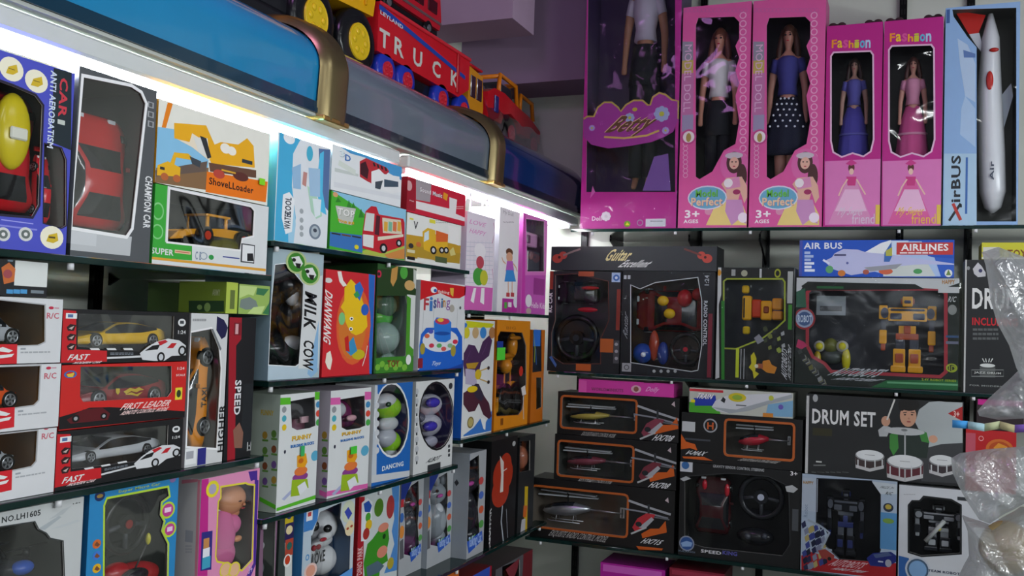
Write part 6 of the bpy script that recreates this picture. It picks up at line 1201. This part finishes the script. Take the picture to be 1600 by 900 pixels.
# ================================================================== BACK WALL, third shelf
b = Box('helicopter_box', 'black box with an orange lined window and a silver helicopter, lowest of its stack', 'B', (829, 800), (1054, 800), (940, 756), S['t3'], .12, front='#141414', side='#0e0e0e', inn='#6a6258')
def helibox(b, wx0, wy0, wx1, wy1, num, tx, ty, col, px, py, cx, sub):
    b.W((wx0, wy0, wx1, wy1), '#b05a24', 3)
    b.S([(px - 4, py - 20), (px + 24, py - 10), (px + 62, py + 2)], 3.4, '#a0a4a8', 5).S([(px - 10, py - 7), (px + 20, py - 2), (px + 58, py + 8)], 2.4, '#80848c', 5).R(px + 26, py - 14, px + 29, py + 4, '#303438', 6)
    b.Q([(px + 2, py + 22), (px + 10, py + 8), (px + 24, py + 0), (px + 38, py + 2), (px + 34, py + 10), (px + 20, py + 24), (px + 6, py + 28)], cx, 6).Q([(px + 12, py + 22), (px + 32, py + 6), (px + 36, py + 10), (px + 22, py + 24)], '#a8acb0', 7).S([(px + 36, py + 6), (px + 60, py + 10)], 2, '#606468', 6).S([(px, py + 32), (px + 24, py + 22)], 2.6, '#b0b4b4', 7).C(px + 12, py + 17, 5, '#202428', 8, 4)
    b.Q([(tx - 8, ty - 10), (tx + 6, ty - 18), (tx + 20, ty - 18), (tx + 30, ty - 30), (tx + 32, ty - 12), (tx + 14, ty - 8), (tx - 6, ty - 3)], '#c85c1c', 5).Q([(tx - 16, ty + 9), (tx + 26, ty + 13), (tx + 24, ty + 16), (tx - 12, ty + 16)], '#c85c1c', 5)
    b.T(num, tx - 10, ty - 4, tx + 28, ty + 9, '#d8dcdc', 8, 0, .05, .3)
    b.T('EXQUISITE RADIO CONTROL MODEL', sub[0], sub[1] - 2, sub[2] + 2, sub[3] + 3, '#b8b8b4', 5, 0, .0, .1)
    b.Q([(sub[4], sub[5]), (sub[4] + 5, sub[5] - 5), (sub[4] + 6, sub[5] + 4)], '#c0b0b4', 5)
helibox(b, 833, 760, 978, 838, 'HX715', 1010, 844, 0, 986, 802, '#b83038', (855, 829, 951, 847, 1039, 782))
b.done(); H3 = b; helicopter(b, 842, 766, 976, 828, .03, '#c8ccd0 m')
b = Box('helicopter_box', 'black box with an orange lined window and dark red helicopter, middle of its stack', 'B', (866, 720), (1057, 720), (960, 685), 0, .12, front='#141414', side='#0e0e0e', inn='#484a46', under=H3)
helibox(b, 874, 690, 987, 752, 'HX708', 1022, 756, 0, 996, 722, '#702c38', (902, 749, 956, 757, 1043, 704)); b.done(); H2 = b; helicopter(b, 880, 700, 990, 742, .03, '#80404c p')
b = Box('helicopter_box', 'black box with a yellow helicopter, under the thin pink box', 'B', (871, 650), (1061, 650), (966, 617), 0, .12, front='#141414', side='#0e0e0e', inn='#484a46', under=H2)
helibox(b, 879, 620, 992, 675, 'HX708', 1028, 682, 0, 1000, 654, '#803848', (907, 676, 962, 683, 1049, 632)); b.done(); H1 = b; helicopter(b, 885, 632, 996, 668, .03, '#b8a850 p')
b = Box('game_box', 'thin pink box with small lettering, lying on the topmost helicopter box', 'B', (904, 607), (1053, 607), (980, 596), 0, .12, front='#d03ca0', side='#a82c80', under=H1)
b.R(904, 594, 916, 622, '#e058b0', 2).T('WORLDMINIKITS', 924, 605, 974, 613, '#8c4068', 5, 0, .06).C(994, 608, 8, '#d8a8b8', 4, 6).C(994, 608, 4, '#8a5848', 5, 4).T('Dolly', 1007, 604, 1032, 615, '#e8a8d8', 5, 0, .02, .3).R(1006, 595, 1022, 599, '#401830', 4).done()
b = Box('steering_wheel_toy_box', 'big black box with a dark red car and a large steering wheel', 'B', (1061, 800), (1251, 800), (1155, 729), S['t3'], .13, front='#141516', side='#0e0f10', inn='#202224', after=H3)
b.W([(1070, 745), (1140, 740), (1200, 745), (1232, 760), (1234, 850), (1222, 868), (1100, 855), (1070, 846)], '#303234', 1)
b.T('GRAVITY SENSOR CONTROL STEERING', 1114, 727, 1194, 736, '#a8acac', 5, 0, .03).R(1061, 720, 1082, 738, '#c8ccd0', 4).C(1071, 727, 6, '#3868a0', 5).C(1073, 849, 12, '#8890a0', 5).C(1073, 849, 10, '#28508c', 6).Q([(1064, 848), (1073, 845), (1082, 848), (1080, 854), (1066, 854)], '#88a8d0', 7)
b.T('GULANGI', 1058, 859, 1086, 864, '#708090', 5, 0, .02).T('SPEED', 1095, 858, 1127, 867, '#d8dadc', 6, 0, .08).T('KING', 1129, 860, 1152, 869, '#5858a8', 6, 0, .08).T('3+', 1235, 736, 1246, 744, '#e0e0e0', 5, 0, .05).R(1238, 795, 1247, 830, '#484c50', 4).Q([(1227, 760), (1238, 758), (1247, 764), (1240, 770), (1229, 768)], '#b0b4b4', 5).Q([(1061, 748), (1072, 744), (1080, 748), (1068, 752)], '#a8acac', 5)
b.done(); K3 = b; wheel_toy(b, 1188, 778, 38, .02, '#c8d0e0 p', '#1e2024 p'); toy_car(b, 1085, 744, 1138, 838, .02, '#3a1418 p', 'up', rim='#505458 m')
figure(b, 'toy_remote_control', [(1180, 838, 30, 14, '#1c1e22 p'), (1168, 838, 5, 5, '#3c4048 p', -.015), (1194, 838, 5, 5, '#3c4048 p', -.015)], .03); figure(b, 'toy_car_fender', [(1101, 757, 4, 8, '#b01c2c p'), (1136, 766, 4, 10, '#b01c2c p')], .018)
b = Box('helicopter_box', 'black box with a red helicopter, under the white train box', 'B', (1064, 690), (1254, 690), (1160, 650), 0, .12, front='#141414', side='#0e0e0e', inn='#54504a', under=K3)
b.W((1135, 657, 1238, 718), '#b05a24', 3)
b.ring(1110, 665, 11, '#a0a4a8', 5, .2).T('H', 1105, 660, 1115, 671, '#c8602c', 6, 0, .1).R(1066, 658, 1086, 675, '#c0c4c4', 5).T('V-MAX', 1068, 703, 1107, 713, '#d8dcdc', 6, 0, .06, .3).Q([(1064, 678), (1072, 690), (1086, 694), (1090, 704), (1078, 700), (1064, 702)], '#c85c1c', 5).Q([(1066, 713), (1100, 714), (1114, 720), (1068, 716)], '#c85c1c', 5).T('EXQUISITE RADIO CONTROL MODEL', 1150, 716, 1222, 725, '#b0b0ac', 5, 0, .05, .2).R(1070, 684, 1110, 690, '#40444a', 4)
b.done(); K2 = b; helicopter(b, 1150, 664, 1236, 710, .03, '#b02838 p')
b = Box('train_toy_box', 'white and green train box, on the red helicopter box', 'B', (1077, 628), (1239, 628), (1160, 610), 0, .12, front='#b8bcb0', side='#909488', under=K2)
b.R(1077, 607, 1130, 614, '#c02c38', 2).Q([(1077, 628), (1120, 630), (1126, 648), (1077, 644)], '#48a02c', 2).Q([(1084, 622), (1118, 618), (1120, 634), (1086, 634)], '#2038a0', 3).T('TRAIN', 1087, 614, 1116, 624, '#f0f0f0', 6, 0, .07, .2, sh=('#203088', .6, .6)).R(1080, 624, 1086, 629, '#e8d820', 4)
b.Q([(1112, 636), (1118, 626), (1136, 618), (1180, 616), (1236, 612), (1238, 622), (1200, 632), (1170, 642), (1140, 646), (1120, 642)], '#c8ccd0', 5).Q([(1112, 636), (1150, 640), (1200, 626), (1238, 616), (1238, 622), (1200, 632), (1170, 642), (1140, 646)], '#9ca4a8', 6).C(1152, 621, 14, '#c8b820', 7, 7).C(1152, 621, 8, '#88a838', 8, 4).Q([(1126, 626), (1130, 620), (1134, 624), (1132, 630)], '#202428', 7)
b.Q([(1200, 632), (1240, 626), (1240, 652), (1196, 650)], '#78a8c8', 4).C(1205, 622, 4, '#b8c040', 7).C(1220, 636, 4, '#6858b0', 7).R(1192, 645, 1208, 655, '#c88030', 6).R(1150, 632, 1166, 635, '#606468', 7).done()
b = Box('robot_car_box', 'white, blue and red window box with a black and blue robot', 'B', (1252, 820), (1401, 820), (1325, 746), S['t3'], .12, front='#b4c4d4', side='#303840', inn='#10141e', after=K3)
b.W([(1277, 748), (1362, 752), (1375, 770), (1375, 860), (1366, 878), (1312, 873), (1290, 852), (1296, 838), (1290, 826), (1276, 816)], '#282c34', 1)
b.R(1252, 746, 1277, 800, '#c0ccd8', 1).R(1376, 800, 1401, 860, '#5c98c8', 2).Q([(1252, 868), (1266, 862), (1310, 874), (1401, 880), (1401, 905), (1252, 905)], '#b01c24', 3).Q([(1362, 752), (1401, 757), (1401, 772), (1376, 772)], '#d0d8dc', 3)
b.T('PRIZE 3+', 1374, 759, 1399, 765, '#303438', 5, 0, .0, .2).T('R/C', 1383, 768, 1396, 774, '#202428', 5, 0, .02, .3).T('HAPPY', 1255, 751, 1271, 757, '#b08020', 6, 0, .06).C(1388, 793, 8, '#303848', 5, 7).C(1388, 792, 5, '#c8b048', 6, 4).C(1388, 814, 9, '#80a848', 5, 4).T('Robot', 1256, 788, 1262, 808, '#8898b0', 4, 90, .0)
for i in range(34): x = 1252 + (i * 11) % 34; y = 818 + (i * 19) % 68; b.Q([(x, y), (x + 6, y - 5), (x + 8, y + 4), (x + 2, y + 8)], ('#282c50', '#3c4890', '#8890a8', '#18203c', '#b8a868')[i % 5], 6)
b.S([(1262, 812), (1282, 822), (1296, 832), (1284, 856), (1300, 860)], 3, '#a8b4c0', 6)
b.T('AUTOBOTS', 1293, 872, 1358, 891, '#e0b8bc', 8, 0, .05, .3).T('ROBOT TEAM', 1297, 887, 1358, 895, '#e8dce0', 8, 0, .06, .3)
b.Q([(1354, 872), (1364, 864), (1392, 862), (1401, 868), (1400, 878), (1386, 886), (1360, 884)], '#1c2878', 7).Q([(1364, 866), (1388, 863), (1394, 868), (1368, 872)], '#506088', 8).C(1388, 880, 5, '#b0b4bc', 8, 6).R(1372, 876, 1380, 879, '#d8dce4', 8).Q([(1278, 860), (1290, 858), (1304, 868), (1302, 876), (1284, 872)], '#a04038', 7).C(1296, 873, 3, '#181818', 8)
b.done(wrap=True); L1 = b; toy_robot(b, 1292, 762, 1350, 872, .03, '#15181f p', '#5c6068 p', '#303a70 p')
b = Box('robot_car_box', 'white window box with a dark robot toy, beside the blue robot box', 'B', (1404, 830), (1560, 830), (1480, 764), S['t3'], .12, front='#c4c8cc', side='#a0a4a8', inn='#20242a', after=L1)
b.W([(1421, 790), (1426, 784), (1438, 784), (1444, 777), (1486, 782), (1500, 790), (1500, 864), (1440, 868), (1421, 862)], '#1c1e20', 2)
b.Q([(1404, 868), (1420, 872), (1424, 905), (1404, 905)], '#2c5c9c', 2).C(1434, 890, 20, '#b8c0c8', 4).C(1434, 890, 17, '#405870', 5).C(1434, 890, 14, '#78a0c8', 6).T('TEAM ROBOT', 1450, 890, 1500, 898, '#203048', 5, 0, .05).R(1496, 776, 1512, 783, '#303438', 5).lines(1412, 772, 1430, 774, 1, '#909498', 4)
b.done(); L2 = b; toy_robot(b, 1428, 786, 1506, 866, .03, '#1c1f24 p', '#888c90 p', '#a8acb0 p'); figure(b, 'toy_sword', [(1466, 826, 5, 4, '#c8c060 p')], .02)
k = MB(); a, c = b.F(1446, 846, .02), b.F(1476, 814, .02); k.tube([(a[0], -b.d / 2 + .022, a[1]), (c[0], -b.d / 2 + .022, c[1])], .006, '#b0b4b0 p', 8); k.build('toy_blade', b.ob)
b = Box('drum_toy_box', 'wide black drum set box picturing a boy drumming behind three drums', 'B', (1259, 680), (1505, 680), (1380, 622), 0, .13, front='#232526', side='#141516', under=L1)
b.z0_ = 0
b.R(1259, 618, 1262, 742, '#b8bab8', 2).T('DRUM SET', 1269, 638, 1368, 668, '#dcdedc', 5, 0, .11).C(1274, 622, 4, '#a0a4a4', 4, 6).R(1270, 668, 1300, 682, '#34321c', 3)
b.Q([(1430, 660), (1436, 640), (1452, 628), (1468, 624), (1478, 628), (1504, 624), (1504, 720), (1450, 706), (1440, 680)], '#a8b0b0', 3).Q([(1424, 706), (1470, 694), (1504, 692), (1504, 756), (1440, 752)], '#3c3e40', 4)
b.Q([(1481, 646), (1504, 635), (1504, 658)], '#a82424', 6).T('3+', 1490, 642, 1499, 652, '#e8c8c0', 7, 0, .04)
b.Q([(1388, 690), (1396, 672), (1412, 668), (1430, 668), (1446, 678), (1452, 690), (1448, 716), (1400, 712)], '#24302a', 5).Q([(1390, 680), (1402, 668), (1404, 700), (1396, 712), (1390, 700)], '#3c8038', 6).Q([(1434, 670), (1448, 676), (1452, 692), (1440, 690)], '#3c8038', 6)
b.C(1419, 650, 13, '#c8987c', 7, 17).C(1420, 632, 17, '#181614', 8, 10).C(1409, 636, 5, '#181614', 8, 6).C(1414, 648, 1.8, '#281c18', 9, 1.2).C(1425, 648, 1.8, '#281c18', 9, 1.2).C(1420, 659, 3.4, '#9c5048', 9, 1.2).C(1420, 654, 1.6, '#b08068', 9).S([(1411, 645), (1417, 644)], 1, '#281c18', 9).S([(1423, 644), (1429, 645)], 1, '#281c18', 9)
b.C(1384, 658, 7, '#c8987c', 7, 8).S([(1386, 656), (1398, 624)], 2.2, '#d0d0c8', 8).Q([(1372, 672), (1382, 664), (1392, 668), (1386, 682), (1374, 682)], '#b0b4b4', 6).C(1458, 686, 7, '#c8987c', 7, 6)
b.C(1413, 674, 32, '#b8bcbc', 9, 6).C(1413, 672, 5, '#787c7c', 10, 2).S([(1414, 676), (1414, 752)], 2, '#a8acac', 10)
for x, y, r, c in ((1359, 712, 23, '#3c3030'), (1472, 720, 21, '#3c3438'), (1414, 722, 29, '#5a2830')):
    q = 1.25 if r == 29 else 1; b.Q([(x - r, y), (x + r, y), (x + r - 1, y + 20 * q), (x, y + 25 * q), (x - r + 1, y + 19 * q)], '#b8b8b8', 8).Q([(x - r, y), (x + r, y), (x + r - 1, y + 15 * q), (x, y + 20 * q), (x - r + 1, y + 14 * q)], c, 9).C(x, y, r, '#8c9090', 10, 9 * q).C(x, y - 1, r * .93, '#d4d8d8', 11, 8 * q).R(x - 8, y - 2, x + 8, y, '#808484', 12)
    for i in (-.8, -.3, .35, .85): b.S([(x + r * i, y + 6), (x + r * i, y + 18 * q)], 1.6, '#c8cccc', 12)
b.R(1275, 720, 1284, 723, '#b8bcb8', 4).S([(1271, 727), (1290, 727)], 2, '#686c6a', 4).lines(1268, 737, 1326, 740, 1, '#606462', 4).done(); L3 = b
b = Box('game_box', 'red box with an orange picture, behind the plastic bags at the right', 'B', (1509, 690), (1588, 690), (1540, 672), L2.z1 + .001, .12, front='#b41c20', side='#801418', after=L3)
b.C(1562, 702, 22, '#c86828', 3, 16).C(1562, 702, 17, '#b04818', 4, 12).ring(1533, 685, 4, '#e0a0a0', 4).R(1509, 676, 1524, 714, '#b85060', 2).Q([(1552, 700), (1560, 692), (1574, 698), (1570, 708)], '#d89030', 5).done(); L4 = b
b = Box('game_box', 'dark box with a magenta top strip, on the red box behind the plastic bags', 'B', (1526, 640), (1600, 640), (1560, 625), 0, .12, front='#2c2024', side='#181416', under=L4); b.R(1528, 622, 1598, 636, '#c8288c', 2).done()
b = Box('game_box', 'magenta box at the bottom edge, under the helicopter boxes', 'B', (938, 895), (1039, 895), (990, 885), S['t4'], .14, front='#b01c98', side='#801470'); b.R(942, 892, 1034, 893.5, '#d060c0', 2).done(); O1 = b
b = Box('game_box', 'dark crimson box at the bottom edge, beside the magenta one', 'B', (1046, 898), (1132, 898), (1090, 892), S['t4'], .14, front='#801830', side='#601020', after=O1); b.R(1050, 897, 1128, 900, '#a03048', 2).done()

# ================================================================== big toys standing on top of the cornice
TZ = 2.1855; XF = -1.215
def truck_wheel(y, r, hub, tyre, parent, x0=XF, w=.035, name='wheel', hr=.55, z=None, spokes=6):
    z = TZ + r if z is None else z
    for sx in (0, 1):
        xo = x0 - sx * .165; m = MB()
        m.loft([[(xo - w * a, y + r * q * math.cos(t * math.pi / 12), z + r * q * math.sin(t * math.pi / 12)) for t in range(24)] for a, q in ((0, hr * 1.05), (0, .9), (.12, 1), (.88, 1), (1, .9), (1, hr))], tyre, True, True)
        m.cyl((xo - w * .2, y, z), (xo + .004, y, z), r * hr, hub, 24)
        for k in range(spokes):
            a = k * 2 * math.pi / spokes; m.ell((xo + .004, y + r * hr * .55 * math.cos(a), z + r * hr * .55 * math.sin(a)), (.004, r * hr * .2, r * hr * .2), hub, 8, 5)
        m.torus((xo + .003, y, z), (1, 0, 0), r * hr * .95, r * .03, hub, 24)
        m.build(name, parent)
def YZ(px, py, X=XF): p = onX(px, py, X); return p.y, p.z
def yprism(m, pts, x0, x1, c): m.prism([tuple(p) for p in pts], x0, x1, c, None, 'yz')
# yellow dump truck
m = MB(); m.box((XF - .19, 1.40, 2.245), (XF - .02, 1.975, 2.31), '#1c1e22 p', None, .008)
yprism(m, [(1.74, 2.33), (1.975, 2.345), (1.985, 2.40), (1.97, 2.56), (1.74, 2.56)], XF - .19, XF + .0, '#e8b014 p')
yprism(m, [(1.50, 2.31), (1.72, 2.33), (1.72, 2.50), (1.56, 2.50), (1.50, 2.40)], XF - .18, XF - .01, '#d08414 p')
m.box((XF - .012, 1.58, 2.38), (XF + .0, 1.69, 2.47), '#20242a g', None, .004)
for i in range(4): m.box((XF - .002, 1.78 + i * .05, 2.36), (XF + .006, 1.79 + i * .05, 2.54), '#d8a010 p', None, .002)
o = m.build('dump_truck'); tag(o, 'big yellow toy dump truck with black tyres, on top of the cornice', 'toy truck')
m = MB(); m.box((XF - .18, 1.38, TZ + .0), (XF - .01, 1.64, 2.25), '#1a1c20 p', None, .01); m.build('bumper', o)
for y in (1.735, 1.915): truck_wheel(y, .08, '#e0c020 p', '#15171a p', o)
# red truck with lettering
m = MB(); m.box((XF - .18, 2.0, 2.225), (XF - .02, 2.62, 2.262), '#15181c p', None, .005)
yprism(m, [(2.0, 2.268), (2.46, 2.262), (2.53, 2.30), (2.53, 2.385), (2.0, 2.392)], XF - .185, XF, '#d0202c p')
m.box((XF - .175, 2.01, 2.386), (XF - .012, 2.5, 2.396), '#20141a p')
m.box((XF - .001, 2.0, 2.384), (XF + .006, 2.53, 2.394), '#d8303c p', None, .002); m.box((XF - .001, 2.44, 2.27), (XF + .006, 2.455, 2.385), '#b81824 p', None, .002)
a, c = YZ(597, 38), YZ(706, 108)
m.add([(XF + .0012, 2.0, 2.372), (XF + .0012, 2.50, 2.322), (XF + .0012, 2.50, 2.334), (XF + .0012, 2.0, 2.386)], [(0, 1, 2, 3)], '#2848a8 p')
def letter(m, t, y0, y1, z0, z1, c, x, bold=.06, slope=0):
    vs, fs = glyphs(t, bold); m.add([(x, y0 + (y1 - y0) * u, z0 + (z1 - z0) * v + slope * (u)) for u, v in vs], fs, c)
for t, y in zip('TRUCK', (2.005, 2.08, 2.18, 2.29, 2.405)): letter(m, t, y, y + .05, 2.283, 2.328, '#d8d8d0 p', XF + .0016, .05)
letter(m, 'LEYLAND', 2.005, 2.12, 2.362, 2.372, '#e0e0e8 p', XF + .002, .03, -.005)
o = m.build('dump_truck'); tag(o, 'red toy truck with big white letters and blue wheels, on the cornice', 'toy truck')
for y in (2.052, 2.155, 2.36, 2.50): truck_wheel(y, .046, '#c82838 p', '#2038b0 p', o, w=.028, hr=.5)
m = MB(); yprism(m, [(2.535, 2.235), (2.64, 2.225), (2.645, 2.27), (2.635, 2.365), (2.535, 2.375)], XF - .175, XF - .004, '#d89020 p')
for ya, yb in ((2.548, 2.582), (2.592, 2.628)): m.box((XF - .006, ya, 2.285), (XF - .001, yb, 2.352), '#3c2430 g', None, .002)
m.box((XF - .2, 2.53, 2.374), (XF + .004, 2.62, 2.382), '#c81c2c p', None, .003); m.build('cab', o)
# fire engine on the load of the red truck
m = MB(); m.box((XF - .17, 2.03, 2.418), (XF - .03, 2.37, 2.432), '#1c1c20 p'); yprism(m, [(2.02, 2.432), (2.365, 2.43), (2.375, 2.46), (2.365, 2.52), (2.02, 2.53)], XF - .175, XF - .02, '#c02030 p')
for i in range(4): m.box((XF - .022, 2.05 + i * .08, 2.468), (XF - .017, 2.105 + i * .08, 2.505), '#4c1822 g', None, .003)
m.box((XF - .021, 2.02, 2.445), (XF - .0165, 2.37, 2.452), '#b8a8a8 m')
for s_ in (-1, 1): m.tube([(XF - .1 + s_ * .03, 2.0, 2.545), (XF - .1 + s_ * .03, 2.38, 2.54)], .004, '#b0b4b8 m', 6)
for i in range(12): m.cyl((XF - .13, 2.02 + i * .03, 2.5445), (XF - .07, 2.02 + i * .03, 2.5445), .0022, '#b0b4b8 m', 6)
m.box((XF - .14, 2.1, 2.52), (XF - .06, 2.3, 2.546), '#901828 p', None, .004)
o = m.build('fire_engine'); tag(o, 'red toy fire engine with a row of windows, riding on the lettered red truck', 'toy truck')
for y in (2.08, 2.30):
    for x in (XF - .025, XF - .15): k = MB(); k.cyl((x - .012, y, 2.418), (x + .006, y, 2.418), .0205, '#141416 p', 18); k.cyl((x + .006, y, 2.418), (x + .008, y, 2.418), .010, '#b0b4b8 m', 12); k.build('wheel', o)
# red pick up
m = MB(); m.box((XF - .17, 2.70, 2.232), (XF - .02, 3.12, 2.262), '#14181c p', None, .006)
yprism(m, [(2.67, 2.25), (2.78, 2.25), (2.80, 2.285), (2.86, 2.30), (2.92, 2.285), (2.94, 2.25), (3.13, 2.25), (3.13, 2.295), (3.02, 2.325), (2.92, 2.335), (2.80, 2.355), (2.72, 2.352), (2.67, 2.33)], XF - .175, XF, '#c81c28 p')
m.box((XF + .0, 2.715, 2.275), (XF + .006, 2.745, 2.33), '#2c2c78 g', None, .004)
for a, c in ((2.79, 2.90),): m.box((XF - .15, a, 2.34), (XF - .012, c, 2.395), '#2a2c34 g', None, .01)
o = m.build('pickup_truck'); tag(o, 'red toy pickup with an orange roll cage, at the corner end of the cornice', 'toy truck')
m = MB()
for x in (XF - .008, XF - .16):
    m.tube([(x, 2.765, 2.34), (x, 2.775, 2.41), (x, 2.91, 2.405), (x, 2.925, 2.33)], .0075, '#e08018 p', 8); m.tube([(x, 2.95, 2.33), (x, 2.955, 2.385), (x, 3.06, 2.38), (x, 3.075, 2.32)], .0075, '#e08018 p', 8)
for y in (2.778, 2.908): m.tube([(XF - .008, y, 2.407), (XF - .16, y, 2.407)], .0075, '#e08018 p', 8)
m.build('roll_cage', o)
for y in (2.865, 3.07): truck_wheel(y, .05, '#c83048 p', '#14181a p', o, w=.03, hr=.55)
# clear bag pulled over the red pickup
m = MB(); n, q = 26, 20; vs = []
for i in range(n + 1):
    for j in range(q + 1):
        y = 2.655 + .48 * i / n; t = j / q * math.pi / 2; x = XF + .016 - .20 * (1 - math.cos(t)) ; z = 2.2 + .222 * math.sin(t) ; k = noise.noise(Vector((y * 14, z * 14, 0))) * .006
        vs.append((min(x + k, XF + .03), y, z + k * .3))
m.add(vs, [(i * (q + 1) + j, i * (q + 1) + j + 1, (i + 1) * (q + 1) + j + 1, (i + 1) * (q + 1) + j) for i in range(n) for j in range(q)], 'film', True); m.build('clear_wrapper', o)

# ================================================================== plastic bags hanging in front of the back shelves, right edge
def bag(outline, Y, bulge, label, name='plastic_bag', seed=0, mat='bag'):
    P = [onY(x, y, Y) for x, y in outline]; P = [(p.x, p.z) for p in P]; n = len(P); D = []
    for i in range(n):
        a, c = P[i], P[(i + 1) % n]
        for k in range(5): D.append((a[0] + (c[0] - a[0]) * k / 5, a[1] + (c[1] - a[1]) * k / 5))
    cx = sum(p[0] for p in D) / len(D); cz = sum(p[1] for p in D) / len(D); R = 16; N_ = len(D)
    m = MB()
    for side in (-1, 1):
        rings = []
        for r in range(R + 1):
            k = 1 - r / R * .985; rg = []
            for x, z in D:
                X_, Z_ = cx + (x - cx) * k, cz + (z - cz) * k; h = bulge * math.sqrt(max(0, 1 - k ** 2.5))
                f = (noise.noise(Vector((X_ * 9 + seed, Z_ * 7, side))) * .4 + (1 - abs(noise.noise(Vector((X_ * 22 + Z_ * 14, Z_ * 7 - X_ * 4 + seed, side)))) * 2) * .28 + (1 - abs(noise.noise(Vector((X_ * 50 - Z_ * 30, Z_ * 14 + seed, side)))) * 2) * .07) * bulge
                rg.append((X_, Y + side * h - f * (1 - k ** 6), Z_))
            rings.append(rg)
        m.loft(rings, mat, True, False, True); m.f.append([len(m.v) - N_ + i for i in range(N_)]); m.m.append(0); m.sm.append(True)
    return tag(m.build(name), label, 'plastic bag')
bag([(1534, 394), (1560, 386), (1610, 405), (1680, 420), (1700, 600), (1604, 604), (1588, 575), (1577, 540), (1558, 505), (1548, 470), (1544, 440), (1540, 415)], 2.30, .07, 'clear crumpled plastic bag hanging in front of the tall black drum box', seed=3)
bag([(1610, 560), (1580, 590), (1545, 622), (1527, 642), (1530, 650), (1560, 656), (1600, 654), (1700, 650), (1700, 606), (1640, 590)], 2.45, .05, 'small grey fold of a plastic bag in front of the magenta topped dark box', seed=9)
bag([(1486, 716), (1500, 708), (1540, 702), (1580, 699), (1700, 690), (1700, 780), (1600, 786), (1562, 806), (1545, 818), (1530, 812), (1510, 782), (1498, 760), (1488, 738)], 2.32, .06, 'grey crumpled plastic bag below the red box at the right edge', seed=14)
bag([(1503, 806), (1520, 812), (1548, 822), (1600, 792), (1700, 786), (1700, 970), (1505, 970), (1495, 905), (1514, 870), (1512, 830)], 2.34, .09, 'bulging plastic bag at the bottom right corner with a beige ball inside', seed=21)
p = onY(1572, 856, 2.33); m = MB(); m.ell(tuple(p), (.052, .05, .058), '#b8a070 p', 28, 18); m.torus(tuple(p), (0, 1, .2), .0525, .002, '#8c7850 p', 36); tag(m.build('ball'), 'beige toy ball inside the bulging bag at the bottom right corner', 'ball')
m = MB(); cols = ['#3c90d0 f', '#98b8c0 f', '#b0b890 f', '#a8a078 f', '#7858b0 f']; pts = [(1488, 662), (1512, 664), (1538, 668), (1562, 664), (1585, 670), (1620, 668)]
for i in range(5):
    a, c = onY(*pts[i], 2.235), onY(*pts[i + 1], 2.235); h = .008; d = .004 * (i % 2)
    m.loft([[(a.x, a.y - .002 - d, a.z - h), (a.x, a.y + .002 - d, a.z - h), (a.x, a.y + .002, a.z + h), (a.x, a.y - .002, a.z + h)], [(c.x, c.y - .002, c.z - h), (c.x, c.y + .002, c.z - h), (c.x, c.y + .002 - d, c.z + h), (c.x, c.y - .002 - d, c.z + h)]], cols[i])
tag(m.build('ribbon'), 'blue, cream and violet ribbon hanging across the red box at the right edge', 'ribbon')
